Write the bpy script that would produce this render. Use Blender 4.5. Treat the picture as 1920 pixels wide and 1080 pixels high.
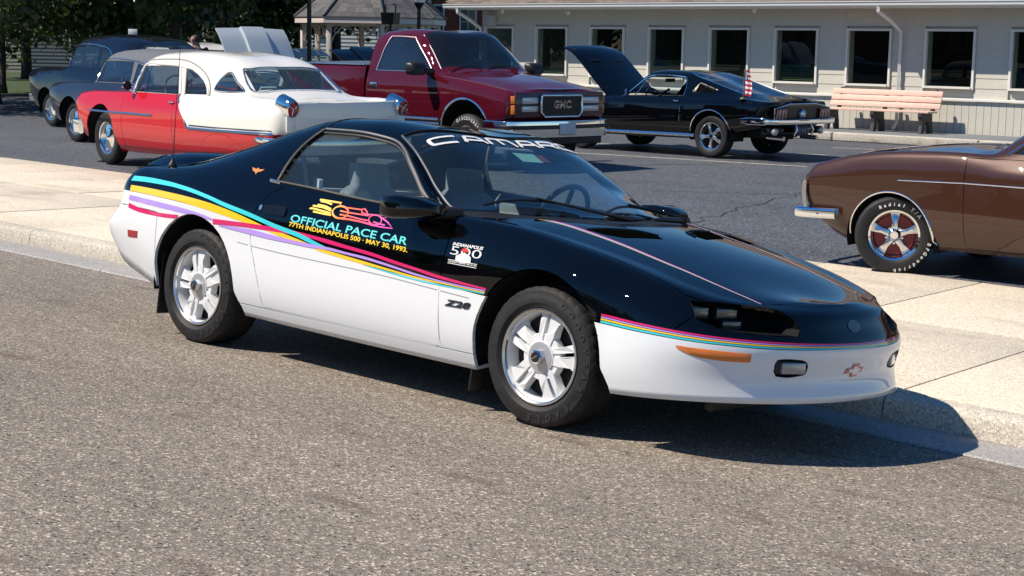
import bpy, bmesh, math, random
import numpy as np
from mathutils import Vector, Matrix, Quaternion
from mathutils.bvhtree import BVHTree
random.seed(7)
PI = math.pi
SC = bpy.context.scene
COL = SC.collection
for _o in list(bpy.data.objects):
    bpy.data.objects.remove(_o)

# ------------------------------------------------------------------ camera
CAM_POS = Vector((4.77499, -6.16328, 1.76563))
CAM_R = Vector((0.7304169, 0.6827701, 0.0177799))
CAM_U = Vector((-0.1134459, 0.0956101, 0.9889331))
CAM_D = Vector((-0.6735140, 0.7243506, -0.1472926))
cam_data = bpy.data.cameras.new('camera')
cam_data.sensor_width = 36.0
cam_data.lens = 36.0 * 3021.82 / 1920.0
cam_data.clip_start = 0.1
cam_data.clip_end = 2000
cam = bpy.data.objects.new('camera', cam_data)
COL.objects.link(cam)
cam.matrix_world = Matrix(((CAM_R.x, CAM_U.x, -CAM_D.x, CAM_POS.x),
                           (CAM_R.y, CAM_U.y, -CAM_D.y, CAM_POS.y),
                           (CAM_R.z, CAM_U.z, -CAM_D.z, CAM_POS.z),
                           (0, 0, 0, 1)))
SC.camera = cam

# ------------------------------------------------------------------ sun and sky
SUN_DIR = Vector((0.46, 0.64, -1.0)).normalized()      # the way the light travels
sun_elev = math.asin(-SUN_DIR.z)
sun_az = math.atan2(-SUN_DIR.x, -SUN_DIR.y)            # from +Y, clockwise
world = bpy.data.worlds.new('World')
SC.world = world
world.use_nodes = True
_nt = world.node_tree
for _n in list(_nt.nodes):
    _nt.nodes.remove(_n)
_sky = _nt.nodes.new('ShaderNodeTexSky')
_sky.sky_type = 'NISHITA'
_sky.sun_disc = False
_sky.sun_elevation = sun_elev
_sky.sun_rotation = sun_az
_sky.altitude = 250
_sky.air_density = 1.0
_sky.dust_density = 0.0
_sky.ozone_density = 5.0
_bg = _nt.nodes.new('ShaderNodeBackground')
_bg.inputs['Strength'].default_value = 0.088
_wo = _nt.nodes.new('ShaderNodeOutputWorld')
_hs = _nt.nodes.new('ShaderNodeHueSaturation')
_hs.inputs['Saturation'].default_value = 1.25
_nt.links.new(_sky.outputs[0], _hs.inputs['Color'])
_nt.links.new(_hs.outputs[0], _bg.inputs[0])
_nt.links.new(_bg.outputs[0], _wo.inputs[0])
sun_data = bpy.data.lights.new('sun', 'SUN')
sun_data.energy = 5.0
sun_data.angle = math.radians(0.53)
sun_data.color = (1.0, 0.90, 0.765)
sun = bpy.data.objects.new('sun', sun_data)
COL.objects.link(sun)
sun.rotation_euler = SUN_DIR.to_track_quat('-Z', 'Y').to_euler()
sun.location = (0, 0, 30)

SC.view_settings.view_transform = 'Standard'
SC.view_settings.look = 'None'
SC.view_settings.exposure = 0.32
SC.view_settings.gamma = 1.0
SC.view_settings.use_curve_mapping = False
SC.render.engine = 'CYCLES'
SC.cycles.max_bounces = 8
SC.cycles.transparent_max_bounces = 16
SC.cycles.caustics_reflective = False
SC.cycles.caustics_refractive = False
SC.cycles.sample_clamp_indirect = 4.0
SC.cycles.use_denoising = True

# ------------------------------------------------------------------ materials
def srgb(r, g, b):
    f = lambda c: (c / 255.0) / 12.92 if c / 255.0 <= 0.04045 else ((c / 255.0 + 0.055) / 1.055) ** 2.4
    return (f(r), f(g), f(b))

MATS = {}
def mat(name, col, rough=0.5, metal=0.0, coat=0.0, coat_rough=0.03, spec=0.5, noise=None, bump=None, emit=None):
    """noise=(scale, amount) varies the colour; bump=(scale, strength, distance)."""
    if name in MATS:
        return MATS[name]
    m = bpy.data.materials.new(name)
    m.use_nodes = True
    nt = m.node_tree
    b = nt.nodes['Principled BSDF']
    b.inputs['Base Color'].default_value = (*col, 1)
    b.inputs['Roughness'].default_value = rough
    b.inputs['Metallic'].default_value = metal
    b.inputs['Coat Weight'].default_value = coat
    b.inputs['Coat Roughness'].default_value = coat_rough
    b.inputs['Specular IOR Level'].default_value = spec
    if emit:
        b.inputs['Emission Color'].default_value = (*emit[0], 1)
        b.inputs['Emission Strength'].default_value = emit[1]
    if noise or bump:
        tc = nt.nodes.new('ShaderNodeTexCoord')
    if noise:
        n = nt.nodes.new('ShaderNodeTexNoise')
        n.inputs['Scale'].default_value = noise[0]
        n.inputs['Detail'].default_value = 6
        n.inputs['Roughness'].default_value = 0.65
        nt.links.new(tc.outputs['Object'], n.inputs['Vector'])
        mr = nt.nodes.new('ShaderNodeMapRange')
        mr.inputs['From Min'].default_value = 0.3
        mr.inputs['From Max'].default_value = 0.7
        mr.inputs['To Min'].default_value = 1 - noise[1]
        mr.inputs['To Max'].default_value = 1 + noise[1]
        nt.links.new(n.outputs['Fac'], mr.inputs['Value'])
        mx = nt.nodes.new('ShaderNodeMix')
        mx.data_type = 'RGBA'
        mx.blend_type = 'MULTIPLY'
        mx.inputs['Factor'].default_value = 1
        mx.inputs['A'].default_value = (*col, 1)
        nt.links.new(mr.outputs[0], mx.inputs['B'])
        nt.links.new(mx.outputs['Result'], b.inputs['Base Color'])
    if bump:
        n2 = nt.nodes.new('ShaderNodeTexNoise')
        n2.inputs['Scale'].default_value = bump[0]
        n2.inputs['Detail'].default_value = 4
        nt.links.new(tc.outputs['Object'], n2.inputs['Vector'])
        bp = nt.nodes.new('ShaderNodeBump')
        bp.inputs['Strength'].default_value = bump[1]
        bp.inputs['Distance'].default_value = bump[2]
        nt.links.new(n2.outputs['Fac'], bp.inputs['Height'])
        nt.links.new(bp.outputs['Normal'], b.inputs['Normal'])
    MATS[name] = m
    return m

def glass_mat(name, tint, refl_boost=1.0, rough=0.0, dust_haze=0.015, film=(.62, .64, .64)):
    """window glass: tinted see-through sheet with a Fresnel reflection"""
    if name in MATS:
        return MATS[name]
    m = bpy.data.materials.new(name)
    m.use_nodes = True
    nt = m.node_tree
    for n in list(nt.nodes):
        nt.nodes.remove(n)
    out = nt.nodes.new('ShaderNodeOutputMaterial')
    tr = nt.nodes.new('ShaderNodeBsdfTransparent')
    tr.inputs[0].default_value = (*tint, 1)
    gl = nt.nodes.new('ShaderNodeBsdfGlossy')
    gl.inputs['Roughness'].default_value = rough
    fr = nt.nodes.new('ShaderNodeFresnel')
    # a pane is a thin sheet: the same reflectance from both sides
    ge = nt.nodes.new('ShaderNodeNewGeometry')
    io = nt.nodes.new('ShaderNodeMapRange')
    io.inputs['To Min'].default_value = 1.52
    io.inputs['To Max'].default_value = 1 / 1.52
    nt.links.new(ge.outputs['Backfacing'], io.inputs['Value'])
    nt.links.new(io.outputs[0], fr.inputs['IOR'])
    mu = nt.nodes.new('ShaderNodeMath')
    mu.operation = 'MULTIPLY'
    mu.use_clamp = True
    mu.inputs[1].default_value = 1.5 * refl_boost
    nt.links.new(fr.outputs[0], mu.inputs[0])
    # thin diffuse film: dusty glass, plus reflected sky haze painted in
    df = nt.nodes.new('ShaderNodeBsdfDiffuse')
    df.inputs[0].default_value = (*film, 1)
    dm = nt.nodes.new('ShaderNodeMixShader')
    dm.inputs[0].default_value = dust_haze
    nt.links.new(tr.outputs[0], dm.inputs[1])
    nt.links.new(df.outputs[0], dm.inputs[2])
    mix = nt.nodes.new('ShaderNodeMixShader')
    nt.links.new(mu.outputs[0], mix.inputs[0])
    nt.links.new(dm.outputs[0], mix.inputs[1])
    nt.links.new(gl.outputs[0], mix.inputs[2])
    nt.links.new(mix.outputs[0], out.inputs[0])
    MATS[name] = m
    return m

# ------------------------------------------------------------------ objects
def tag(o, label=None, cat=None, group=None, kind=None):
    if label: o['label'] = label
    if cat: o['category'] = cat
    if group: o['group'] = group
    if kind: o['kind'] = kind
    return o

def empty(name, loc=(0, 0, 0), rz=0.0, label=None, cat=None, group=None):
    o = bpy.data.objects.new(name, None)
    COL.objects.link(o)
    o.location = loc
    o.rotation_euler = (0, 0, rz)
    o.empty_display_size = 0.1
    tag(o, label, cat, group)
    return o

def link_mesh(name, me, m, parent=None):
    o = bpy.data.objects.new(name, me)
    COL.objects.link(o)
    if m is not None and not me.materials:
        if isinstance(m, (list, tuple)):
            for q in m: me.materials.append(q)
        else:
            me.materials.append(m)
    if parent is not None:
        o.parent = parent
    return o

def pyd(name, V, F, m, parent=None, smooth=False, sharp=None):
    me = bpy.data.meshes.new(name)
    me.from_pydata([tuple(v) for v in V], [], [tuple(f) for f in F])
    if smooth:
        me.shade_smooth()
        if sharp: me.set_sharp_from_angle(angle=math.radians(sharp))
    me.update()
    return link_mesh(name, me, m, parent)

def bmo(name, bm, m, parent=None, smooth=False, sharp=None, recalc=True):
    if recalc:
        bmesh.ops.recalc_face_normals(bm, faces=bm.faces)
    me = bpy.data.meshes.new(name)
    bm.to_mesh(me)
    bm.free()
    if smooth:
        me.shade_smooth()
        if sharp: me.set_sharp_from_angle(angle=math.radians(sharp))
    return link_mesh(name, me, m, parent)

def add_box(bm, c, s, rot=None, bevel=0.0, seg=2):
    mtx = Matrix.Translation(Vector(c))
    if rot is not None: mtx = mtx @ rot.to_4x4()
    r = bmesh.ops.create_cube(bm, size=1.0, matrix=mtx @ Matrix.Diagonal((s[0], s[1], s[2], 1)))
    if bevel > 0:
        es = list({e for v in r['verts'] for e in v.link_edges})
        bmesh.ops.bevel(bm, geom=es, offset=bevel, segments=seg, affect='EDGES', profile=0.5)

def box(name, c, s, m, parent=None, rot=None, bevel=0.0, seg=2):
    bm = bmesh.new()
    add_box(bm, c, s, rot, bevel, seg)
    return bmo(name, bm, m, parent, smooth=bevel > 0, sharp=40)

def add_tube(bm, pts, r, n=8, closed=False, cap=True):
    pts = [Vector(p) for p in pts]
    rs = r if isinstance(r, (list, tuple)) else [r] * len(pts)
    rings = []
    up = Vector((0.0123, 0.0321, 1)).normalized()
    N = len(pts)
    prev = None
    for i, p in enumerate(pts):
        if closed: t = pts[(i + 1) % N] - pts[i - 1]
        else: t = pts[min(i + 1, N - 1)] - pts[max(i - 1, 0)]
        t.normalize()
        if prev is None:
            a = t.cross(up)
            if a.length < 1e-3: a = t.cross(Vector((1, 0, 0)))
        else:
            a = prev - t * prev.dot(t)
        a.normalize()
        prev = a
        b = t.cross(a)
        rings.append([bm.verts.new(p + (a * math.cos(2 * PI * k / n) + b * math.sin(2 * PI * k / n)) * rs[i]) for k in range(n)])
    for i in range(N if closed else N - 1):
        A, B = rings[i], rings[(i + 1) % N]
        for k in range(n):
            bm.faces.new((A[k], A[(k + 1) % n], B[(k + 1) % n], B[k]))
    if cap and not closed:
        bm.faces.new(rings[0][::-1])
        bm.faces.new(rings[-1])

def tube(name, pts, r, m, parent=None, n=8, closed=False):
    bm = bmesh.new()
    add_tube(bm, pts, r, n, closed)
    return bmo(name, bm, m, parent, smooth=True, sharp=50)

def add_lathe(bm, prof, n=32, axis='z', loc=(0, 0, 0), closed_prof=False):
    """prof: list of (radius, height along the axis)"""
    rings = []
    for (r, h) in prof:
        ring = []
        for k in range(n):
            a = 2 * PI * k / n
            c, s = math.cos(a) * r, math.sin(a) * r
            v = (c, s, h) if axis == 'z' else ((c, h, s) if axis == 'y' else (h, c, s))
            ring.append(bm.verts.new(Vector(v) + Vector(loc)))
        rings.append(ring)
    M = len(rings)
    for i in range(M if closed_prof else M - 1):
        A, B = rings[i], rings[(i + 1) % M]
        for k in range(n):
            try: bm.faces.new((A[k], A[(k + 1) % n], B[(k + 1) % n], B[k]))
            except ValueError: pass
    return rings

def lathe(name, prof, m, parent=None, n=32, axis='z', loc=(0, 0, 0), sharp=35, closed_prof=False):
    bm = bmesh.new()
    add_lathe(bm, prof, n, axis, loc, closed_prof)
    bmesh.ops.remove_doubles(bm, verts=bm.verts, dist=1e-6)
    return bmo(name, bm, m, parent, smooth=True, sharp=sharp)

def add_prism(bm, poly, d, o, e1, e2, e3):
    """extrude 2-D polygon (in e1,e2 about o) by d along e3"""
    o, e1, e2, e3 = Vector(o), Vector(e1), Vector(e2), Vector(e3)
    a = [bm.verts.new(o + e1 * p[0] + e2 * p[1]) for p in poly]
    b = [bm.verts.new(o + e1 * p[0] + e2 * p[1] + e3 * d) for p in poly]
    n = len(poly)
    bm.faces.new(a[::-1])
    bm.faces.new(b)
    for i in range(n):
        bm.faces.new((a[i], a[(i + 1) % n], b[(i + 1) % n], b[i]))

def prism(name, poly, d, o, e1, e2, e3, m, parent=None, bevel=0.0, smooth=False):
    bm = bmesh.new()
    add_prism(bm, poly, d, o, e1, e2, e3)
    if bevel > 0:
        bmesh.ops.bevel(bm, geom=list(bm.edges), offset=bevel, segments=2, affect='EDGES', profile=0.5)
    return bmo(name, bm, m, parent, smooth=bevel > 0 or smooth, sharp=40)

def patch(name, rows, m, parent=None, thick=0.0, smooth=True, sharp=40):
    """grid surface from a list of rows of points"""
    V = [tuple(p) for r in rows for p in r]
    w = len(rows[0])
    F = [(i * w + j, i * w + j + 1, (i + 1) * w + j + 1, (i + 1) * w + j) for i in range(len(rows) - 1) for j in range(w - 1)]
    bm = bmesh.new()
    vs = [bm.verts.new(v) for v in V]
    for f in F:
        try: bm.faces.new([vs[i] for i in f])
        except ValueError: pass
    if thick:
        bmesh.ops.recalc_face_normals(bm, faces=bm.faces)
        bmesh.ops.solidify(bm, geom=list(bm.faces), thickness=thick)
    return bmo(name, bm, m, parent, smooth=smooth, sharp=sharp)

def copy_tree(o, parent=None):
    c = o.copy()
    COL.objects.link(c)
    c.parent = parent
    for ch in o.children:
        copy_tree(ch, c)
    return c

_txt_cache = {}
def text_mesh2d(s, size=1.0, bold=0.0, shear=0.0, spacing=1.0, align='LEFT'):
    """flat outline of a text in the built-in font -> (verts2d, faces)"""
    cu = bpy.data.curves.new('lettering', 'FONT')
    cu.body = s
    cu.size = size
    cu.offset = bold
    cu.shear = shear
    cu.space_character = spacing
    cu.align_x = align
    cu.resolution_u = 4
    ob = bpy.data.objects.new('lettering', cu)
    COL.objects.link(ob)
    dg = bpy.context.evaluated_depsgraph_get()
    me = ob.evaluated_get(dg).to_mesh()
    V = [(v.co.x, v.co.y) for v in me.vertices]
    F = [tuple(p.vertices) for p in me.polygons]
    ob.evaluated_get(dg).to_mesh_clear()
    bpy.data.objects.remove(ob)
    bpy.data.curves.remove(cu)
    return V, F

def lettering(name, s, o, e1, e2, m, parent=None, size=0.1, bold=0.0, shear=0.0, spacing=1.0, align='CENTER', sx=1.0):
    V, F = text_mesh2d(s, size, bold, shear, spacing, align)
    o, e1, e2 = Vector(o), Vector(e1).normalized(), Vector(e2).normalized()
    return pyd(name, [o + e1 * x * sx + e2 * y for x, y in V], F, m, parent)

# ------------------------------------------------------------------ car body lofting
def pchip(pts):
    xs = np.array([p[0] for p in pts], float)
    ys = np.array([p[1] for p in pts], float)
    h = np.diff(xs)
    d = np.diff(ys) / h
    n = len(xs)
    m = np.zeros(n)
    if n == 2:
        m[:] = d[0]
    else:
        for i in range(1, n - 1):
            if d[i - 1] * d[i] > 0:
                w1, w2 = 2 * h[i] + h[i - 1], h[i] + 2 * h[i - 1]
                m[i] = (w1 + w2) / (w1 / d[i - 1] + w2 / d[i])
        def endm(h0, h1, d0, d1):
            v = ((2 * h0 + h1) * d0 - h0 * d1) / (h0 + h1)
            if v * d0 <= 0: return 0.0
            if d0 * d1 < 0 and abs(v) > 3 * abs(d0): return 3 * d0
            return v
        m[0] = endm(h[0], h[1], d[0], d[1])
        m[-1] = endm(h[-1], h[-2], d[-1], d[-2])
    def f(x):
        x = np.clip(x, xs[0], xs[-1])
        i = int(np.clip(np.searchsorted(xs, x) - 1, 0, n - 2))
        t = (x - xs[i]) / h[i]
        return float((2 * t**3 - 3 * t**2 + 1) * ys[i] + (t**3 - 2 * t**2 + t) * h[i] * m[i] + (-2 * t**3 + 3 * t**2) * ys[i + 1] + (t**3 - t**2) * h[i] * m[i + 1])
    return f

def spline(pts):
    """natural-looking C2 cubic through the points (not-a-knot free ends)"""
    xs = np.array([p[0] for p in pts], float)
    ys = np.array([p[1] for p in pts], float)
    n = len(xs)
    h = np.diff(xs)
    A = np.zeros((n, n)); r = np.zeros(n)
    A[0, 0] = A[-1, -1] = 1
    for i in range(1, n - 1):
        A[i, i - 1], A[i, i], A[i, i + 1] = h[i - 1], 2 * (h[i - 1] + h[i]), h[i]
        r[i] = 6 * ((ys[i + 1] - ys[i]) / h[i] - (ys[i] - ys[i - 1]) / h[i - 1])
    M = np.linalg.solve(A, r)
    def f(x):
        x = np.clip(x, xs[0], xs[-1])
        i = int(np.clip(np.searchsorted(xs, x) - 1, 0, n - 2))
        a, b = xs[i + 1] - x, x - xs[i]
        return float((M[i] * a**3 + M[i + 1] * b**3) / (6 * h[i]) + (ys[i] / h[i] - M[i] * h[i] / 6) * a + (ys[i + 1] / h[i] - M[i + 1] * h[i] / 6) * b)
    return f

class Loft:
    """half car shell (y<0) from character lines that run tail-centre -> side -> nose-centre.
    line: dict(y=[(x,|y|)..], z=[(x,z)..], nose=(x,z,n), tail=(x,z,n), crease=bool)"""
    def __init__(self, lines, xr, xf, rows, nside=150, nnose=26, ntail=18, extra=()):
        xs = list(np.linspace(xr, xf, nside))
        for e in extra: xs.append(e)
        xs = sorted(set(round(x, 5) for x in xs))
        fy = [pchip(l['y']) if l['y'] else (lambda x: 0.0) for l in lines]
        fz = [(spline if l.get('sp') else pchip)(l['z']) for l in lines]
        st = []
        for k in range(ntail, 0, -1): st.append(('t', k / ntail))
        for x in xs: st.append(('s', x))
        for k in range(1, nnose + 1): st.append(('n', k / nnose))
        grid = []
        for kind, t in st:
            P = []
            for i, l in enumerate(lines):
                if kind == 's':
                    P.append(np.array((t, -fy[i](t), fz[i](t))))
                else:
                    xe, ze, n = l['nose'] if kind == 'n' else l['tail']
                    x0 = xf if kind == 'n' else xr
                    a = t * PI / 2
                    sx = math.sin(a) ** (2.0 / n)
                    cy = max(math.cos(a), 0.0) ** (2.0 / n) if t < 1 else 0.0
                    z0 = fz[i](x0)
                    # keep the side line's slope going into the end
                    sl = (fz[i](x0) - fz[i](x0 - (0.05 if kind == 'n' else -0.05))) / 0.05 * abs(xe - x0)
                    u = sx
                    z = z0 + sl * u * (1 - u) ** 2 + (ze - z0) * (3 * u**2 - 2 * u**3 if l.get('zs', True) else u)
                    P.append(np.array((x0 + (xe - x0) * sx, -fy[i](x0) * cy, z)))
            # section through the line points
            n = len(P)
            S = []
            T = []
            for i in range(n):
                if i == 0: T.append((P[1] - P[0], P[1] - P[0]))
                elif i == n - 1:
                    e = P[n - 1] - P[n - 2]
                    # crowned centre line: flat across
                    T.append((np.array((e[0], e[1], 0.0)), e))
                elif lines[i].get('crease'):
                    T.append((P[i] - P[i - 1], P[i + 1] - P[i]))
                else:
                    d0, d1 = np.linalg.norm(P[i] - P[i - 1]) + 1e-9, np.linalg.norm(P[i + 1] - P[i]) + 1e-9
                    t_ = ((P[i] - P[i - 1]) / d0 * d1 + (P[i + 1] - P[i]) / d1 * d0) / (d0 + d1)
                    T.append((t_ * d0, t_ * d1))
            for i in range(n - 1):
                m = rows[i]
                a, b = T[i][1], T[i + 1][0]
                for j in range(m):
                    v = j / m
                    S.append((2 * v**3 - 3 * v**2 + 1) * P[i] + (v**3 - 2 * v**2 + v) * a + (-2 * v**3 + 3 * v**2) * P[i + 1] + (v**3 - v**2) * b)
            S.append(P[-1])
            grid.append(S)
        bm = bmesh.new()
        self.band = bm.faces.layers.int.new('band')
        self.pan = bm.faces.layers.int.new('pan')
        self.nrm = bm.verts.layers.float_vector.new('nrm')
        bands = []
        for i, m in enumerate(rows): bands += [i] * m
        W = len(grid[0])
        vs = [[bm.verts.new(tuple(p)) for p in S] for S in grid]
        for r in vs:
            for v in r:
                if v.co.y > -1e-6: v.co.y = 0.0
        for i in range(len(grid) - 1):
            for j in range(W - 1):
                q = [vs[i][j], vs[i + 1][j], vs[i + 1][j + 1], vs[i][j + 1]]
                try:
                    f = bm.faces.new(q)
                    f[self.band] = bands[j]
                except ValueError:
                    pass
        bmesh.ops.remove_doubles(bm, verts=bm.verts, dist=1e-5)
        bmesh.ops.dissolve_degenerate(bm, dist=1e-6, edges=bm.edges)
        bm.normal_update()
        for v in bm.verts:
            n = v.normal.copy()
            if abs(v.co.y) < 1e-6:
                n.y = 0
                if n.length > 1e-6: n.normalize()
            v[self.nrm] = n
        self.bm = bm

    def cut(self, poly, pid, axes='xz', bands=None, closed=True, cond=None, inside=True, over=None):
        """cut the shell along a polygon (seen along the remaining axis) and give the faces inside panel id pid"""
        bm = self.bm
        ia, ib = 'xyz'.index(axes[0]), 'xyz'.index(axes[1])
        n = len(poly)
        ok = lambda f: (bands is None or f[self.band] in bands) and (over is None or f[self.pan] in over)
        for i in range(n if closed else n - 1):
            p, q = poly[i], poly[(i + 1) % n]
            dx, dy = q[0] - p[0], q[1] - p[1]
            L = math.hypot(dx, dy)
            if L < 1e-7: continue
            lo = (min(p[0], q[0]) - .003, min(p[1], q[1]) - .003)
            hi = (max(p[0], q[0]) + .003, max(p[1], q[1]) + .003)
            fs = []
            for f in bm.faces:
                if not ok(f): continue
                a = [v.co[ia] for v in f.verts]
                if max(a) < lo[0] or min(a) > hi[0]: continue
                b = [v.co[ib] for v in f.verts]
                if max(b) < lo[1] or min(b) > hi[1]: continue
                if cond and not cond(f): continue
                fs.append(f)
            if not fs: continue
            co = [0, 0, 0]; no = [0, 0, 0]
            co[ia], co[ib] = p
            no[ia], no[ib] = -dy / L, dx / L
            g = set(fs)
            for f in fs:
                g.update(f.edges); g.update(f.verts)
            bmesh.ops.bisect_plane(bm, geom=list(g), dist=1e-5, plane_co=co, plane_no=no)
        if inside:
            for f in bm.faces:
                if ok(f) and (not cond or cond(f)):
                    c = f.calc_center_median()
                    if in_poly(c[ia], c[ib], poly): f[self.pan] = pid

    def extract(self, pids, side='right'):
        bm = self.bm
        V, N, F, idx = [], [], [], {}
        if isinstance(pids, int): pids = (pids,)
        for f in bm.faces:
            if f[self.pan] in pids:
                q = []
                for v in f.verts:
                    if v.index < 0 or v not in idx:
                        idx[v] = len(V)
                        V.append(np.array(v.co)); N.append(np.array(v[self.nrm]))
                    q.append(idx[v])
                F.append(q)
        return V, N, F

def in_poly(x, y, poly):
    r = False
    n = len(poly)
    j = n - 1
    for i in range(n):
        xi, yi = poly[i]; xj, yj = poly[j]
        if (yi > y) != (yj > y) and x < (xj - xi) * (y - yi) / (yj - yi) + xi: r = not r
        j = i
    return r

def mirror_geo(V, N, F):
    s = np.array((1, -1, 1))
    return [v * s for v in V], [n * s for n in N], [f[::-1] for f in F]

def weld_mirror(V, N, F):
    V2, N2, F2 = list(V), list(N), [list(f) for f in F]
    mp = {}
    s = np.array((1, -1, 1))
    for i in range(len(V)):
        if abs(V[i][1]) < 1e-5: mp[i] = i
        else:
            mp[i] = len(V2); V2.append(V[i] * s); N2.append(N[i] * s)
    for f in F: F2.append([mp[i] for i in f[::-1]])
    return V2, N2, F2

def panel(name, geo, m, parent, gap=0.0026, flange=0.018, inset=0.0, flip=False):
    """one body panel with turned-in edges; geo=(V,N,F)"""
    V, N, F = geo
    if not F: return None
    V = [np.array(v, float) for v in V]
    N = [np.array(n, float) for n in N]
    # outward orientation test by normals
    V0 = V
    cnt = {}
    for fi, f in enumerate(F):
        for k in range(len(f)):
            a, b = f[k], f[(k + 1) % len(f)]
            cnt.setdefault((min(a, b), max(a, b)), []).append((a, b, fi))
    bd = [e[0] for e in cnt.values() if len(e) == 1]
    V = [v - n * inset for v, n in zip(V, N)]
    if gap and bd:
        acc = {}
        cen = [sum(V[i] for i in f) / len(f) for f in F]
        for a, b, fi in bd:
            for i in (a, b): acc.setdefault(i, []).append(cen[fi])
        for i, cs in acc.items():
            d = sum(c - V[i] for c in cs)
            d = d - N[i] * d.dot(N[i])
            l = np.linalg.norm(d)
            if l > 1e-6: V[i] = V[i] + d / l * gap
    nmain = len(F)
    F = [list(f) for f in F]
    if flange and bd:
        new = {}
        for a, b, fi in bd:
            for i in (a, b):
                if i not in new:
                    new[i] = len(V)
                    V.append(V[i] - N[i] * flange); N.append(N[i])
            F.append([b, a, new[a], new[b]])
    me = bpy.data.meshes.new(name)
    me.from_pydata([tuple(v) for v in V], [], F)
    me.shade_smooth()
    me.update()
    nl = []
    for p in me.polygons:
        if p.index < nmain:
            fn = np.array(p.normal)
            for vi in p.vertices:
                n = N[vi]
                if fn.dot(n) < 0: n = -n
                nl.append(tuple(n))
        else:
            nl += [tuple(p.normal)] * len(p.vertices)
    me.normals_split_custom_set(nl)
    return link_mesh(name, me, m, parent)

def arc(cx, cz, r, a0, a1, n=28):
    return [(cx + r * math.cos(math.radians(a0 + (a1 - a0) * i / n)), cz + r * math.sin(math.radians(a0 + (a1 - a0) * i / n))) for i in range(n + 1)]

class Skin:
    """ray-cast helper over finished panels of one car (car coordinates)"""
    def __init__(self, objs):
        V, F = [], []
        for o in objs:
            b = len(V)
            V += [tuple(v.co) for v in o.data.vertices]
            F += [tuple(i + b for i in p.vertices) for p in o.data.polygons]
        self.t = BVHTree.FromPolygons(V, F)
    def hit(self, o, d):
        r = self.t.ray_cast(Vector(o), Vector(d).normalized())
        return r[0], r[1]
    def whole(self, lo_, hole):
        """also keep the uncut half shell, so that prints run straight over panel gaps"""
        lo_.bm.faces.ensure_lookup_table()
        lo_.bm.faces.index_update()
        self.half = BVHTree.FromBMesh(lo_.bm)
        self.hole = {f.index for f in lo_.bm.faces if f[lo_.pan] == hole}
    def half_hit(self, o, d):
        r = self.half.ray_cast(Vector(o), Vector(d).normalized())
        if r[0] is None or r[2] in self.hole: return None, None
        return r[0], r[1]
    def side(self, x, z, off=0.0015, s=-1):
        p, n = self.half_hit((x, -3, z), (0, 1, 0))
        if p is None: return None
        if s > 0: p, n = Vector((p.x, -p.y, p.z)), Vector((n.x, -n.y, n.z))
        if n.y * s < 0: n = -n
        return p + n * off
    def top(self, x, y, off=0.0015):
        p, n = self.hit((x, y, 3), (0, 0, -1))
        if p is None: return None
        if n.z < 0: n = -n
        return p + n * off
    def front(self, y, z, off=0.0015):
        p, n = self.hit((4, y, z), (-1, 0, 0))
        if p is None: return None
        if n.x < 0: n = -n
        return p + n * off
    def back(self, y, z, off=0.0015):
        p, n = self.hit((-9, y, z), (1, 0, 0))
        if p is None: return None
        if n.x > 0: n = -n
        return p + n * off

def ribbon(name, fn, top, bot, m, parent, off=0.0015):
    """decal strip: two polylines (same length) projected with fn"""
    V, F = [], []
    for a, b in zip(top, bot):
        for q in (a, ((a[0] + b[0]) / 2, (a[1] + b[1]) / 2), b):
            p = fn(q[0], q[1], off)
            V.append(p if p is not None else Vector((0, 0, -1)))
    ok = [v.z > -0.5 for v in V]
    for i in range(len(top) - 1):
        for k in range(2):
            f = (i * 3 + k, (i + 1) * 3 + k, (i + 1) * 3 + k + 1, i * 3 + k + 1)
            if all(ok[j] for j in f): F.append(f)
    o = pyd(name, V, F, m, parent, smooth=True)
    return o

def decal(name, fn, V2, F, m, parent, off=0.002):
    V = [fn(x, y, off) for x, y in V2]
    F = [f for f in F if all(V[i] is not None for i in f)]
    V = [v if v is not None else Vector((0, 0, 0)) for v in V]
    return pyd(name, V, F, m, parent)

# ------------------------------------------------------------------ shared materials
M_BLACKPAINT = mat('black_car_paint', (0.0016, 0.0019, 0.0028), 0.5, 0, 1.0, 0.006, spec=0.0)
M_CHROME = mat('chrome', (0.78, 0.79, 0.80), 0.06, 1.0, bump=(9, 0.05, 0.002))
M_CHROME_SOFT = mat('polished_alloy', (0.72, 0.73, 0.74), 0.22, 1.0)
M_RUBBER = mat('tyre_rubber', (0.017, 0.017, 0.018), 0.62, spec=0.35, noise=(18, 0.35), bump=(60, 0.25, 0.002))
M_TRIM = mat('black_trim', (0.012, 0.012, 0.013), 0.45, noise=(30, 0.2))
M_DARK = mat('underbody_black', (0.008, 0.008, 0.008), 0.8, noise=(8, 0.4))
M_LINER = mat('wheel_well_liner', (0.006, 0.006, 0.006), 0.9)
M_GLASS = glass_mat('car_glass', (0.76, 0.86, 0.87), 1.0, dust_haze=.028, film=(.42, .60, .64))  # teal film puts the sky's sheen into the glass colour
M_GLASS_DARK = glass_mat('dark_car_glass', (0.16, 0.20, 0.22), 1.0)
M_GLASS_CLEAR = glass_mat('clear_glass', (0.82, 0.86, 0.86), 1.0)
M_INTERIOR = mat('grey_car_interior', (0.22, 0.23, 0.24), 0.75, noise=(14, 0.2))
M_INTERIOR_DARK = mat('dark_car_interior', (0.02, 0.021, 0.023), 0.75)
M_RED_LENS = mat('red_lens', (0.35, 0.01, 0.015), 0.12, 0, 1.0)
M_AMBER = mat('amber_lens', (0.62, 0.16, 0.012), 0.15, 0, 1.0, bump=(70, 0.3, 0.003))
M_CLEAR_LENS = mat('headlamp_lens', (0.55, 0.56, 0.56), 0.10, 0.35, 1.0, bump=(90, 0.35, 0.004))
M_WHITE_LETTER = mat('white_lettering', (0.75, 0.75, 0.75), 0.5)
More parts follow.
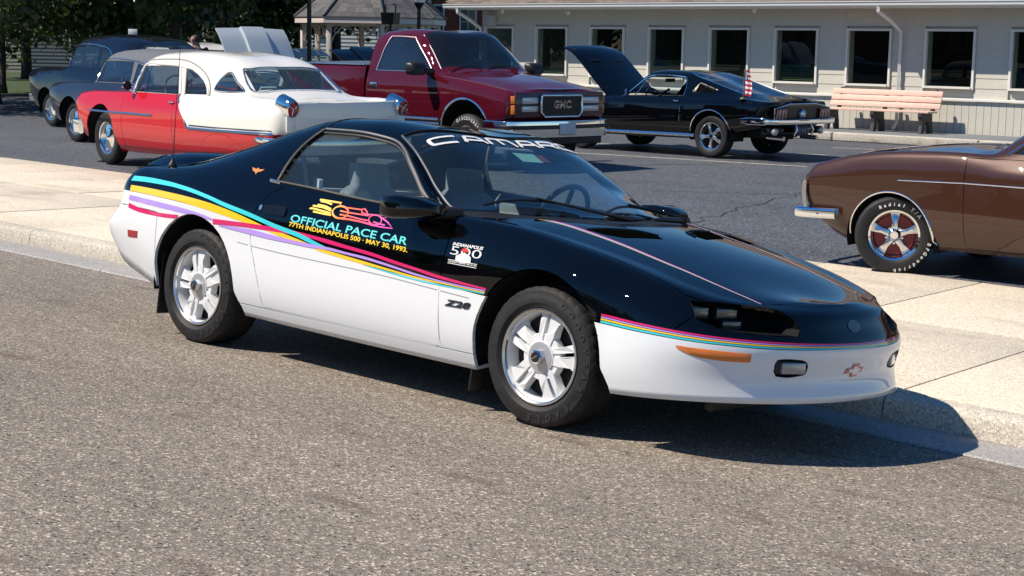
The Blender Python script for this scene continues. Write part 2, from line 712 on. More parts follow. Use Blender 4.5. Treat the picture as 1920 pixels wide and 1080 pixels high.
M_PLATE = mat('licence_plate', (0.55, 0.57, 0.60), 0.45, noise=(20, 0.06))
M_GAP = mat('panel_gap', (0.002, 0.002, 0.002), 0.9)

# ================================================================== ground
RN = Vector((0.01281182, 0.08191418, 0.99655704))
def road_z(x, y):
    """the street falls towards the kerb and gently along the kerb"""
    return -(RN.x * max(x, -15.0) + RN.y * max(y, -9.0)) / RN.z
LOT_Z = 0.104

def speckle_mat(name, dark, light, stone, scale, patch_amt, rough, bump, stain=None, big=True):
    """aggregate: pale and dark stones in a binder, with slow patches and oil marks"""
    m = bpy.data.materials.new(name)
    m.use_nodes = True
    nt = m.node_tree
    b = nt.nodes['Principled BSDF']
    N = nt.nodes.new
    tc = N('ShaderNodeTexCoord')
    vo = N('ShaderNodeTexVoronoi'); vo.inputs['Scale'].default_value = scale
    nt.links.new(tc.outputs['Object'], vo.inputs['Vector'])
    sep = N('ShaderNodeSeparateColor')
    nt.links.new(vo.outputs['Color'], sep.inputs[0])
    cr = N('ShaderNodeValToRGB')
    e = cr.color_ramp.elements
    e[0].position = 0.0; e[0].color = (*dark, 1)
    e[1].position = 1.0; e[1].color = (*stone, 1)
    q = e.new(.30); q.color = (*[(a + c) / 2 for a, c in zip(dark, light)], 1)
    q = e.new(.62); q.color = (*light, 1)
    q = e.new(.90); q.color = (*[c * 1.18 for c in light], 1)
    nt.links.new(sep.outputs[0], cr.inputs[0])
    # sparse larger stones
    v2 = N('ShaderNodeTexVoronoi'); v2.inputs['Scale'].default_value = scale * .52
    nt.links.new(tc.outputs['Object'], v2.inputs['Vector'])
    s2 = N('ShaderNodeSeparateColor'); nt.links.new(v2.outputs['Color'], s2.inputs[0])
    g2 = N('ShaderNodeMath'); g2.operation = 'GREATER_THAN'; g2.inputs[1].default_value = .84
    nt.links.new(s2.outputs[1], g2.inputs[0])
    l2 = N('ShaderNodeMath'); l2.operation = 'LESS_THAN'; l2.inputs[1].default_value = .42
    nt.links.new(v2.outputs['Distance'], l2.inputs[0])
    m2 = N('ShaderNodeMath'); m2.operation = 'MULTIPLY'; nt.links.new(g2.outputs[0], m2.inputs[0]); nt.links.new(l2.outputs[0], m2.inputs[1])
    sm = N('ShaderNodeMix'); sm.data_type = 'RGBA'
    nt.links.new(m2.outputs[0], sm.inputs['Factor']); nt.links.new(cr.outputs[0], sm.inputs['A'])
    cs_ = N('ShaderNodeValToRGB'); cs_.color_ramp.elements[0].color = (*([c * .35 for c in dark] if big else [c * .9 for c in dark]), 1); cs_.color_ramp.elements[1].color = (*stone, 1)
    cs_.color_ramp.elements[0].position = .35; cs_.color_ramp.elements[1].position = .5
    nt.links.new(s2.outputs[2], cs_.inputs[0]); nt.links.new(cs_.outputs[0], sm.inputs['B'])
    n1 = N('ShaderNodeTexNoise'); n1.inputs['Scale'].default_value = scale * 1.7; n1.inputs['Detail'].default_value = 3
    nt.links.new(tc.outputs['Object'], n1.inputs['Vector'])
    mr1 = N('ShaderNodeMapRange'); mr1.inputs['From Min'].default_value = .32; mr1.inputs['From Max'].default_value = .68
    mr1.inputs['To Min'].default_value = .68; mr1.inputs['To Max'].default_value = 1.32
    nt.links.new(n1.outputs['Fac'], mr1.inputs['Value'])
    mx1 = N('ShaderNodeMix'); mx1.data_type = 'RGBA'; mx1.blend_type = 'MULTIPLY'; mx1.inputs['Factor'].default_value = 1
    nt.links.new(sm.outputs['Result'], mx1.inputs['A']); nt.links.new(mr1.outputs[0], mx1.inputs['B'])
    n2 = N('ShaderNodeTexNoise'); n2.inputs['Scale'].default_value = .55; n2.inputs['Detail'].default_value = 5; n2.inputs['Roughness'].default_value = .6
    mp = N('ShaderNodeMapping'); mp.inputs['Scale'].default_value = (.55, 1.5, 1)
    nt.links.new(tc.outputs['Object'], mp.inputs['Vector']); nt.links.new(mp.outputs[0], n2.inputs['Vector'])
    mr2 = N('ShaderNodeMapRange'); mr2.inputs['From Min'].default_value = .3; mr2.inputs['From Max'].default_value = .7
    mr2.inputs['To Min'].default_value = 1 - patch_amt; mr2.inputs['To Max'].default_value = 1 + patch_amt
    nt.links.new(n2.outputs['Fac'], mr2.inputs['Value'])
    mx2 = N('ShaderNodeMix'); mx2.data_type = 'RGBA'; mx2.blend_type = 'MULTIPLY'; mx2.inputs['Factor'].default_value = 1
    nt.links.new(mx1.outputs['Result'], mx2.inputs['A']); nt.links.new(mr2.outputs[0], mx2.inputs['B'])
    last = mx2.outputs['Result']
    if stain:
        n3 = N('ShaderNodeTexNoise'); n3.inputs['Scale'].default_value = stain[0]; n3.inputs['Detail'].default_value = 3
        nt.links.new(mp.outputs[0], n3.inputs['Vector'])
        mr3 = N('ShaderNodeMapRange'); mr3.inputs['From Min'].default_value = stain[1]; mr3.inputs['From Max'].default_value = stain[1] + .08
        mr3.inputs['To Min'].default_value = 0; mr3.inputs['To Max'].default_value = stain[2]
        nt.links.new(n3.outputs['Fac'], mr3.inputs['Value'])
        mx3 = N('ShaderNodeMix'); mx3.data_type = 'RGBA'
        nt.links.new(mr3.outputs[0], mx3.inputs['Factor']); nt.links.new(last, mx3.inputs['A'])
        mx3.inputs['B'].default_value = (*stain[3], 1)
        last = mx3.outputs['Result']
    nt.links.new(last, b.inputs['Base Color'])
    b.inputs['Roughness'].default_value = rough
    b.inputs['Specular IOR Level'].default_value = .35
    bp = N('ShaderNodeBump'); bp.inputs['Strength'].default_value = bump; bp.inputs['Distance'].default_value = .006
    nt.links.new(vo.outputs['Distance'], bp.inputs['Height'])
    nt.links.new(bp.outputs['Normal'], b.inputs['Normal'])
    return m
M_ROAD = speckle_mat('street_asphalt', (.105, .090, .074), (.250, .214, .176), (.56, .49, .40), 120, .17, .85, .55, (2.6, .625, .5, (.095, .066, .048)))
M_LOT = speckle_mat('car_park_asphalt', (.046, .050, .058), (.094, .102, .117), (.21, .222, .24), 60, .16, .7, .3, (1.3, .64, .35, (.10, .105, .115)))
M_CONC = speckle_mat('pavement_concrete', (.48, .42, .33), (.645, .575, .46), (.73, .655, .54), 120, .13, .85, .15, (1.5, .58, .38, (.36, .31, .25)), big=False)
M_CURB = speckle_mat('kerb_concrete', (.36, .33, .28), (.52, .475, .40), (.62, .57, .49), 110, .22, .85, .25, (3.0, .60, .45, (.15, .11, .085)), big=False)
M_GUTTER = speckle_mat('gutter_concrete', (.26, .25, .24), (.36, .35, .33), (.46, .44, .42), 110, .15, .85, .2, (2.0, .6, .4, (.17, .15, .13)), big=False)
M_JOINT = mat('joint_filler', (.05, .045, .04), .95)

GUT_Y, CURB_Y = .60, 1.06
xs = [x for x in range(-60, 41, 1)]
ys = [-60, -30, -20, -14, -11, -9.5, -9, -8.5, -7, -5, -3, -1.5, 0, GUT_Y]
V = [(x, y, road_z(x, y) if y > -12 else road_z(x, -9) - .0) for y in ys for x in xs]
w = len(xs)
F = [(j * w + i, j * w + i + 1, (j + 1) * w + i + 1, (j + 1) * w + i) for j in range(len(ys) - 1) for i in range(w - 1)]
tag(pyd('road', V, F, M_ROAD, smooth=True), kind='structure')
def gz_(x): return road_z(x, CURB_Y) + .008
def strip(name, xs, prof, m):
    V = [(x, y, f(x)) for y, f in prof for x in xs]
    w = len(xs)
    F = [(j * w + i, j * w + i + 1, (j + 1) * w + i + 1, (j + 1) * w + i) for j in range(len(prof) - 1) for i in range(w - 1)]
    return pyd(name, V, F, m)
gutter = tag(strip('gutter', xs, [(GUT_Y - .004, lambda x: road_z(x, GUT_Y) + .002), (GUT_Y + .012, lambda x: road_z(x, GUT_Y) + .009), (CURB_Y + .02, gz_)], M_GUTTER), kind='structure')
# kerb in three-metre lengths
kerb = empty('kerb'); tag(kerb, kind='structure')
CT = .122
for k in range(-14, 5):
    x0, x1 = k * 2.76 + .66 + .004, (k + 1) * 2.76 + .66 - .004
    V, F = [], []
    prof = [(CURB_Y, -.12), (CURB_Y + .004, .0), (CURB_Y + .018, CT - .035), (CURB_Y + .030, CT - .012), (CURB_Y + .052, CT), (CURB_Y + .165, CT + .003), (CURB_Y + .165, -.12)]
    n = len(prof)
    for x in (x0, (x0 + x1) / 2, x1):
        V += [(x, y, gz_(x) + h) for y, h in prof]
    for a in range(2):
        F += [(a * n + i, a * n + i + 1, (a + 1) * n + i + 1, (a + 1) * n + i) for i in range(n - 1)]
    F += [tuple(range(n)), tuple(range(3 * n - 1, 2 * n - 1, -1))]
    bm = bmesh.new(); vs = [bm.verts.new(v) for v in V]
    for f in F: bm.faces.new([vs[i] for i in f])
    bmo('kerb_stone', bm, M_CURB, kerb, smooth=True, sharp=40)
# pavement slabs
def far_y(x): return 4.87 + (-1.3 - x) * .049
def far_z(x): return LOT_Z + .006
def near_z(x): return gz_(x) + CT + .003
walk = empty('sidewalk'); tag(walk, kind='structure')
rs = random.Random(3)
joints = [.66 + 1.38 * k for k in range(-26, 9)]
Y0 = CURB_Y + .171
for a, b in zip(joints[:-1], joints[1:]):
    for r0, r1 in ((0, .5), (.5, 1)):
        g = .006
        dz = rs.uniform(-.003, .003)
        V = []
        for h in (0, -.09):
            for (x, t) in ((a + g, r0), (b - g, r0), (b - g, r1), (a + g, r1)):
                y0, y1 = Y0, far_y(x)
                tt = t + (g / (y1 - y0) if t == r0 else -g / (y1 - y0))
                y = y0 + (y1 - y0) * tt
                V.append((x, y, near_z(x) + (far_z(x) - near_z(x)) * tt + h + dz))
        bm = bmesh.new(); vs = [bm.verts.new(v) for v in V]
        for f in ((0, 1, 2, 3), (7, 6, 5, 4), (0, 4, 5, 1), (1, 5, 6, 2), (2, 6, 7, 3), (3, 7, 4, 0)): bm.faces.new([vs[i] for i in f])
        top = [e for e in bm.edges if all(v.index < 4 or v in vs[:4] for v in e.verts)]
        bmesh.ops.bevel(bm, geom=top, offset=.008, segments=2, affect='EDGES', profile=.5)
        bmo('paving_slab', bm, M_CONC, walk, smooth=True, sharp=40)
xs2 = [-36, -20, -15, -10, -5, 0, 5, 10, 20]
V, F = [], []
for x in xs2:
    V += [(x, CURB_Y + .1, gz_(x) + CT - .02), (x, far_y(x) + .05, far_z(x) - .03)]
F = [(2 * i, 2 * i + 2, 2 * i + 3, 2 * i + 1) for i in range(len(xs2) - 1)]
tag(pyd('sidewalk_base', V, F, M_JOINT), kind='structure')
# car park
tag(pyd('car_park', [(-120, far_y(-36), LOT_Z), (-36, far_y(-36), LOT_Z), (30, far_y(30), LOT_Z), (60, 5, LOT_Z), (60, 120, LOT_Z), (-120, 120, LOT_Z)], [(0, 1, 2, 3, 4, 5)], M_LOT), kind='structure')
tag(pyd('ground', [(-700, -700, -1.2), (700, -700, -1.2), (700, 700, -1.2), (-700, 700, -1.2)], [(0, 1, 2, 3)], mat('far_grass', (.05, .075, .025), .95, noise=(.4, .3))), kind='structure')
# painted bay lines
M_LINE = mat('worn_line_paint', (.50, .48, .40), .8, noise=(6, .35))
bl_ = empty('parking_line_set'); tag(bl_, kind='structure')
bl_.name = 'parking_lines'
def bay(a, b, wd=.085):
    a, b = Vector((*a, LOT_Z + .004)), Vector((*b, LOT_Z + .004))
    n = (b - a).cross(Vector((0, 0, 1))).normalized() * wd / 2
    pyd('parking_line', [a + n, b + n, b - n, a - n], [(0, 1, 2, 3)], M_LINE, bl_)
bay((-14.2, 13.33), (-8.3, 14.25)); bay((-15.5, 15.6), (-9.6, 16.9)); bay((-10.75, 18.9), (-10.0, 19.05)); bay((-16.0, 10.9), (-10.2, 11.5), .07)
# cracks, sealed dark
def crack(pts, wd=.012):
    V, F = [], []
    for i, p in enumerate(pts):
        q = pts[min(i + 1, len(pts) - 1)]; o = pts[max(i - 1, 0)]
        d = Vector((q[0] - o[0], q[1] - o[1], 0)).normalized()
        n = Vector((-d.y, d.x, 0)) * wd * (1 if 0 < i < len(pts) - 1 else .2)
        V += [Vector((p[0], p[1], LOT_Z + .003)) + n, Vector((p[0], p[1], LOT_Z + .003)) - n]
    F = [(2 * i, 2 * i + 1, 2 * i + 3, 2 * i + 2) for i in range(len(pts) - 1)]
    pyd('crack', V, F, mat('crack_dark', (.008, .008, .009), .9), bl_)
def wander(a, b, n, amp, seed):
    r = random.Random(seed); o = []
    for i in range(n + 1):
        t = i / n
        o.append((a[0] + (b[0] - a[0]) * t + r.uniform(-amp, amp), a[1] + (b[1] - a[1]) * t + r.uniform(-amp, amp)))
    return o
crack(wander((-10.3, 11.6), (-9.3, 13.8), 14, .06, 1), .014)
crack(wander((-7.2, 9.0), (-3.2, 12.2), 20, .08, 2), .009)
crack(wander((-4.6, 6.3), (-5.9, 10.5), 18, .08, 5), .008)

# grit and litter lying in the gutter and along the kerb
rs = random.Random(21)
V, F = [], []
for k in range(700):
    x = rs.uniform(-9, 3.2)
    if rs.random() < .65: y = CURB_Y - abs(rs.gauss(0, .07)) - .01; z = gz_(x) + .002
    else: y = GUT_Y + rs.gauss(0, .05); z = road_z(x, y) + .004 + (.006 if y > GUT_Y else 0)
    r_ = rs.uniform(.002, .007)
    a = rs.uniform(0, 6.28)
    i0 = len(V)
    V += [(x + r_ * math.cos(a + t), y + r_ * .8 * math.sin(a + t), z) for t in (0, 2.1, 4.2)] + [(x, y, z + r_ * .9)]
    F += [(i0, i0 + 1, i0 + 3), (i0 + 1, i0 + 2, i0 + 3), (i0 + 2, i0, i0 + 3)]
tag(pyd('gutter_grit', V, F, mat('grit', (.22, .18, .14), .9, noise=(30, .5))), 'loose grit and crumbs lying along the kerb and gutter', 'grit', kind='stuff')

# ================================================================== long low building
M_SIDING = mat('grey_clapboard', (.55, .525, .46), .7, noise=(3.5, .05), bump=(40, .08, .003))
M_TRIMW = mat('off_white_trim', (.74, .72, .67), .55, noise=(5, .04))
M_GUT = mat('white_gutter', (.72, .72, .70), .4)
M_SHINGLE = [mat('shingle_%s' % n, c, .95, noise=(9, .25), bump=(50, .5, .01)) for n, c in (('tan', (.20, .155, .125)), ('brown', (.15, .115, .10)), ('rose', (.235, .175, .15)), ('grey', (.175, .15, .14)))]
M_WINGLASS = glass_mat('window_glass', (.50, .58, .52), .6, dust_haze=.004)
M_BLIND = mat('green_grey_blind', (.16, .24, .15), .7)
FY = 22.84
BX0, BX1 = -23.35, 3.0
BZ = .27
bld = empty('office_building', (0, FY, 0), label='long single-storey building with grey clapboard siding, dark windows and white gutter', cat='building')
def bpart(name, c, s, m, parent=bld, bevel=0):
    return box(name, (c[0], c[1] - FY, c[2]), s, m, parent, bevel=bevel)
wins = [(-23.2,-22.3),(-21.5,-20.57),(-19.8,-18.84),(-18.07,-17.14),(-16.38,-15.4),(-14.68,-13.68),(-12.92,-11.97),(-11.15,-10.15),(-9.35,-8.35),(-7.55,-6.55),(-5.75,-4.75),(-3.9,-2.9)]
WZ0, WZ1 = 1.175, 2.235
EAVE = 2.70
# core wall with openings: piers, apron and head
edges = [BX0] + [e for w_ in wins for e in w_] + [BX1]
for i in range(0, len(edges), 2):
    a, b = edges[i], edges[i + 1]
    if b - a > .02: bpart('wall', ((a + b) / 2, FY + .12, (WZ0 + WZ1) / 2), (b - a, .16, WZ1 - WZ0), M_SIDING)
bpart('wall', ((BX0 + BX1) / 2, FY + .12, (BZ + WZ0) / 2), (BX1 - BX0, .16, WZ0 - BZ), M_SIDING)
bpart('wall', ((BX0 + BX1) / 2, FY + .12, (WZ1 + 3.0) / 2), (BX1 - BX0, .16, 3.0 - WZ1), M_SIDING)
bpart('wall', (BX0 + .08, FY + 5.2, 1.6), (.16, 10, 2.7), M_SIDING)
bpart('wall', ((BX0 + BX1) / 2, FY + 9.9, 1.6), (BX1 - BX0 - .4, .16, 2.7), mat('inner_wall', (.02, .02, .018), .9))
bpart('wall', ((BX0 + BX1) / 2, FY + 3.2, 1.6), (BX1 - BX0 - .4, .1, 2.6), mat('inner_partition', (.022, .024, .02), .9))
# lap boards: one board per run between openings
me_cache = {}
def lap(a, b, z, h):
    key = (round(b - a, 3), round(h, 3))
    if key not in me_cache:
        L = b - a
        V = [(0, -.014, 0), (L, -.014, 0), (L, -.004, h + .012), (0, -.004, h + .012), (0, .036, 0), (L, .036, 0), (L, .036, h + .012), (0, .036, h + .012)]
        me = bpy.data.meshes.new('lap_board')
        me.from_pydata(V, [], [(0, 1, 2, 3), (4, 7, 6, 5), (0, 4, 5, 1), (0, 3, 7, 4), (1, 5, 6, 2), (3, 2, 6, 7)])
        me_cache[key] = me
    o = link_mesh('lap_board', me_cache[key], M_SIDING, bld)
    o.location = (a, 0, z)
z = .955
EXP = .196
while z < EAVE - .02:
    h = min(EXP, EAVE - z)
    if z + h <= WZ0 - .07 or z >= WZ1 + .05:
        runs = [(BX0, -13.0), (-13.0, -4.0), (-4.0, BX1)]
    else:
        runs = []
        e2 = [BX0] + [e for w_ in wins for e in (w_[0] - .05, w_[1] + .05)] + [BX1]
        runs = [(e2[i], e2[i + 1]) for i in range(0, len(e2), 2) if e2[i + 1] - e2[i] > .03]
    for a, b in runs: lap(a + .002, b - .002, z, h)
    z += EXP
# vertical boards below the belt rail
vb = bpy.data.meshes.new('wainscot_board')
vb.from_pydata([(0, -.012, 0), (.146, -.012, 0), (.146, -.012, .62), (0, -.012, .62), (-.003, .02, 0), (.149, .02, 0), (.149, .02, .62), (-.003, .02, .62)], [], [(0, 1, 2, 3), (0, 4, 5, 1), (1, 5, 6, 2), (3, 2, 6, 7), (0, 3, 7, 4)])
M_WAINS = mat('taupe_board', (.52, .50, .44), .75, noise=(4, .08))
x = BX0
while x < BX1 - .15:
    o = link_mesh('wainscot_board', vb, M_WAINS, bld); o.location = (x, 0, BZ)
    x += .155
bpart('belt_rail', ((BX0 + BX1) / 2, FY - .035, .925), (BX1 - BX0, .07, .055), M_TRIMW, bevel=.006)
# windows
for i, (a, b) in enumerate(wins):
    wp = bpy.data.objects.new('window', None); COL.objects.link(wp); wp.parent = bld
    xc = (a + b) / 2
    for c, s in (((a - .02, FY - .02, (WZ0 + WZ1) / 2), (.045, .07, WZ1 - WZ0 + .09)), ((b + .02, FY - .02, (WZ0 + WZ1) / 2), (.045, .07, WZ1 - WZ0 + .09))):
        bpart('window_jamb', c, s, M_TRIMW, wp)
    bpart('window_head', (xc, FY - .022, WZ1 + .022), (b - a - .006, .066, .04), M_TRIMW, wp)
    bpart('window_sill', (xc, FY - .035, WZ0 - .022), (b - a - .006, .10, .04), M_TRIMW, wp)
    pyd('pane', [(a, .03, WZ0), (b, .03, WZ0), (b, .03, WZ1), (a, .03, WZ1)], [(0, 1, 2, 3)], M_WINGLASS, wp)
    lo_ = {4: .62, 5: .42, 3: .35, 1: .0, 6: .0}.get(i, .3)
    # blind slats hanging inside
    zz = WZ0 + .03
    zt = WZ0 + {3: .38, 4: .30, 5: .34, 1: .16}.get(i, .2)
    n = 0
    sl = bpy.data.meshes.new('blind_slat')
    sl.from_pydata([(a + .03, .10, 0), (b - .03, .10, 0), (b - .03, .13, .022), (a + .03, .13, .022)], [], [(0, 1, 2, 3)])
    while zz < zt and i in (1, 3, 4, 5):
        o = link_mesh('blind_slat', sl, M_BLIND, wp); o.location = (0, 0, zz)
        zz += .036
# eaves: soffit, fascia, gutter, downspouts
OV = .74
bpart('soffit', ((BX0 + BX1) / 2, FY - OV / 2 + .02, EAVE - .01), (BX1 - BX0 + .9, OV + .06, .02), M_TRIMW)
gut = []
for x in (BX0 - .55, BX1 + .5):
    gut.append([(x, -OV - .01, EAVE - .01), (x, -OV - .075, EAVE - .01), (x, -OV - .10, EAVE + .02), (x, -OV - .105, EAVE + .055), (x, -OV - .125, EAVE + .085), (x, -OV - .125, EAVE + .10), (x, -OV - .115, EAVE + .10), (x, -OV - .09, EAVE + .05), (x, -OV - .01, EAVE + .05)])
patch('gutter_run', gut, M_GUT, bld, smooth=False)
bpart('fascia', ((BX0 + BX1) / 2, FY - OV, EAVE + .045), (BX1 - BX0 + .9, .022, .13), M_TRIMW)
for xd in (-11.70, -23.32):
    dp = [(xd - .12, -OV - .06, EAVE - .0), (xd - .12, -OV - .06, EAVE - .09), (xd - .05, -OV * .6, EAVE - .26), (xd, -.10, EAVE - .46), (xd, -.085, EAVE - .62), (xd, -.085, 1.3), (xd, -.085, .95), (xd, -.085, .42), (xd, -.20, .31)]
    bm = bmesh.new(); add_tube(bm, dp, .043, n=4)
    bmo('downspout', bm, M_GUT, bld, smooth=False)
# roof in shingle courses
pitch = math.radians(20)
tabm = bpy.data.meshes.new('shingle')
tabm.from_pydata([(0, 0, .012), (.30, 0, .012), (.30, .16, .004), (0, .16, .004), (0, 0, 0), (.30, 0, 0)], [], [(0, 1, 2, 3), (0, 4, 5, 1)])
roof = bpy.data.objects.new('roof', None); COL.objects.link(roof); roof.parent = bld
Rr_ = Matrix.Rotation(pitch, 3, 'X')
o0 = Vector((BX0 - .5, -OV - .07, EAVE + .105))
pyd('roof_deck', [o0 + Rr_ @ Vector(p) for p in ((0, 0, -.01), (BX1 - BX0 + 1, 0, -.01), (BX1 - BX0 + 1, 6.3, -.01), (0, 6.3, -.01))], [(0, 1, 2, 3)], M_SHINGLE[1], roof)
rs = random.Random(11)
cs = 0.145
big = {i: ([], []) for i in range(4)}
cnt_ = 0
tab_me = []
for mi in range(4):
    t_ = tabm.copy(); t_.materials.append(M_SHINGLE[mi]); tab_me.append(t_)
for r in range(20):
    x = -(r % 2) * .15
    while x < BX1 - BX0 + 1:
        mi = rs.choice((0, 0, 1, 1, 2, 3))
        p = Vector((x, r * cs, 0))
        if r < 4 and -24 < BX0 - .5 + x < -10:
            o = link_mesh('shingle', tab_me[mi], None, roof)
            o.matrix_local = Matrix.Translation(o0 + Rr_ @ p) @ Rr_.to_4x4()
            cnt_ += 1
        else:
            V, F = big[mi]
            bI = len(V)
            V += [o0 + Rr_ @ (p + Vector(q)) for q in ((.002, 0, .012), (.298, 0, .012), (.298, .16, .004), (.002, .16, .004), (.002, 0, 0), (.298, 0, 0))]
            F += [(bI, bI + 1, bI + 2, bI + 3), (bI, bI + 4, bI + 5, bI + 1)]
        x += .30
V, F, mi_ = [], [], []
for i in range(4):
    bI = len(V); V += big[i][0]; F += [tuple(k + bI for k in f) for f in big[i][1]]; mi_ += [i] * len(big[i][1])
so = pyd('shingle_field', V, F, M_SHINGLE, roof)
so.data.polygons.foreach_set('material_index', mi_)
tag(so, kind='stuff')
# small fittings under the eaves
for xx in (-22.3, -15.0):
    lathe('security_light', [(.001, .05), (.05, .05), (.055, .0), (.03, -.05), (.001, -.06)], M_GUT, bld, n=16, loc=(xx, -.4, EAVE - .06))
tube('floodlight', [(-20.35, -.30, EAVE - .02), (-20.25, -.33, EAVE - .12)], [.03, .05], M_GUT, bld, n=10)
bpart('meter_box', (-22.97, FY - .09, 2.42), (.30, .16, .26), mat('grey_box', (.45, .46, .47), .5), bevel=.01)
bpart('outlet_box', (-13.19, FY - .045, .62), (.07, .06, .12), mat('dark_outlet', (.05, .05, .05), .5), bevel=.008)
# raised walk in front of the building
bw = empty('building_walk'); tag(bw, kind='structure')
for k in range(-6, 5):
    x0, x1 = -12.0 + k * 3.05, -12.0 + (k + 1) * 3.05
    box('walk_slab', ((x0 + x1) / 2, 21.95, BZ - .08), (x1 - x0 - .012, 1.75, .16), mat('grey_walk', (.17, .185, .20), .85, noise=(6, .15)), bw)
    bm = bmesh.new()
    add_box(bm, ((x0 + x1) / 2, 20.96, BZ - .082), (x1 - x0 - .03, .20, .165), None, .025, 3)
    bmo('kerb_stone', bm, M_CURB, bw, smooth=True, sharp=40)

# ------------------------------------------------------------------ benches
M_PLANK = mat('pink_recycled_plank', srgb(222, 184, 168), .6, noise=(8, .08), bump=(40, .1, .002))
M_BENCHLEG = mat('dark_bench_leg', (.035, .034, .034), .55, noise=(12, .2))
def bench(x0, L, y, label, rz=0):
    b = empty('park_bench', (x0, y, BZ), rz, label, 'bench', 'benches along the building wall')
    for i in range(3):
        box('seat_plank', (L / 2, -.02 + i * .125, .415), (L, .115, .035), M_PLANK, b, bevel=.005)
    for i in range(3):
        box('back_plank', (L / 2, .40 + i * .035, .52 + i * .118), (L, .035, .105), M_PLANK, b, rot=Matrix.Rotation(math.radians(-14), 3, 'X'), bevel=.005)
    for k in range(3):
        xx = .18 + (L - .36) * k / 2
        leg = [(-.06,0),(.05,0),(.075,.14),(.12,.22),(.17,.24),(.22,.22),(.265,.14),(.29,0),(.40,0),(.385,.16),(.35,.30),(.345,.40),(-.07,.40),(-.075,.33),(-.03,.26),(-.02,.16)]
        prism('leg', leg, .075, (xx - .037, 0, 0), (0, 1, 0), (0, 0, 1), (1, 0, 0), M_BENCHLEG, b)
        prism('back_support', [(.36,.39),(.44,.39),(.53,.84),(.49,.84)], .06, (xx - .03, 0.02, 0), (0, 1, 0), (0, 0, 1), (1, 0, 0), M_BENCHLEG, b)
    return b
bench(-12.98, 2.45, 21.95, 'pink plank bench with dark moulded legs near the right downspout')

# ================================================================== black and white pace car
RW = Matrix(((0.99991737, -0.00105301, 0.01281182), (0.0, 0.99663939, 0.08191418), (-0.01285502, -0.08190741, 0.99655704)))
car = empty('sports_coupe', label='black over white two-door coupe with coloured side stripes parked at the kerb', cat='car')
car.matrix_world = RW.to_4x4()
pace = car
WBC = 2.568
AR = 0.382      # wheel arch radius
lines = [
 dict(y=[(-3.15,.74),(-2.2,.74),(-.4,.74),(.42,.76)], z=[(-3.15,.33),(-2.95,.29),(-2.2,.225),(-.4,.21),(.42,.235)], nose=(1.00,.285,2.3), tail=(-3.55,.44,3), crease=True),
 dict(y=[(-3.15,.86),(-2.9,.875),(-2.2,.868),(-.4,.868),(.42,.885)], z=[(-3.15,.315),(-2.9,.262),(-2.2,.213),(-.4,.198),(.42,.228)], nose=(1.128,.262,2.3), tail=(-3.66,.43,3), crease=True),
 dict(y=[(-3.15,.905),(-2.9,.912),(-2.2,.902),(-.4,.902),(.42,.905)], z=[(-3.15,.50),(-2.9,.40),(-2.2,.285),(-.4,.275),(.42,.315)], nose=(1.094,.350,2.3), tail=(-3.77,.565,3.2)),
 dict(y=[(-3.15,.905),(-2.6,.932),(-1.9,.93),(-1.2,.928),(-.6,.926),(0,.926),(.42,.905)], z=[(-3.15,.70),(-2.6,.655),(-1.85,.61),(-1.05,.585),(-.62,.56),(.0,.54),(.42,.52)], nose=(1.112,.49,2.3), tail=(-3.57,.70,3.4), crease=False),
 dict(y=[(-3.15,.885),(-2.5,.925),(-1.9,.918),(-1.2,.914),(-.6,.913),(0,.922),(.42,.885)], z=[(-3.15,.84),(-2.5,.82),(-1.9,.79),(-1.2,.755),(-.6,.735),(0,.715),(.42,.64)], nose=(1.078,.565,2.3), tail=(-3.50,.85,3.6)),
 dict(y=[(-3.15,.80),(-2.6,.84),(-2.1,.83),(-1.9,.825),(-1.2,.83),(-.75,.84),(-.3,.825),(0,.812),(.42,.785)], z=[(-3.15,.93),(-2.6,.945),(-2.1,.95),(-1.9,.945),(-1.2,.905),(-.8,.895),(-.5,.892),(-.3,.880),(0,.838),(.42,.752)], nose=(1.045,.632,2.3), tail=(-3.48,.925,3.6)),
 dict(y=[(-3.15,.70),(-2.85,.70),(-2.5,.675),(-2.1,.635),(-1.87,.605),(-1.6,.60),(-1.36,.61),(-1.15,.665),(-1.0,.715),(-.86,.765),(-.72,.80),(-.6,.805),(-.3,.745),(0,.69),(.42,.62)],
      z=[(-3.15,.955),(-2.9,.985),(-2.5,1.082),(-2.1,1.205),(-1.87,1.262),(-1.6,1.27),(-1.36,1.245),(-1.15,1.175),(-1.0,1.085),(-.86,.99),(-.72,.918),(-.6,.904),(-.3,.892),(0,.852),(.42,.77)], nose=(1.0,.662,2.3), tail=(-3.47,.945,3.6)),
 dict(y=[], z=[(-3.15,.975),(-2.9,1.012),(-2.5,1.128),(-2.1,1.24),(-1.8,1.294),(-1.5,1.308),(-1.2,1.285),(-.8,1.13),(-.42,.968),(-.33,.932),(-.12,.906),(.1,.873),(.42,.802)], nose=(.985,.672,2.3), tail=(-3.46,.955,3.6)),
]
lo = Loft(lines, -3.15, .42, [2, 3, 8, 6, 6, 10, 12], nside=170, nnose=34, ntail=20)
FR = 0; P_FASCIA, P_HOOD, P_FENDER, P_DOOR, P_ROCKER, P_QUARTER, P_RBUMP, P_SHIELD, P_ROOF, P_SGLASS, P_HATCH, P_COWL, P_LAMP, P_HOLE, P_QGLASS, P_DECK, P_FOG = range(1, 18)
zfloor = 0.05
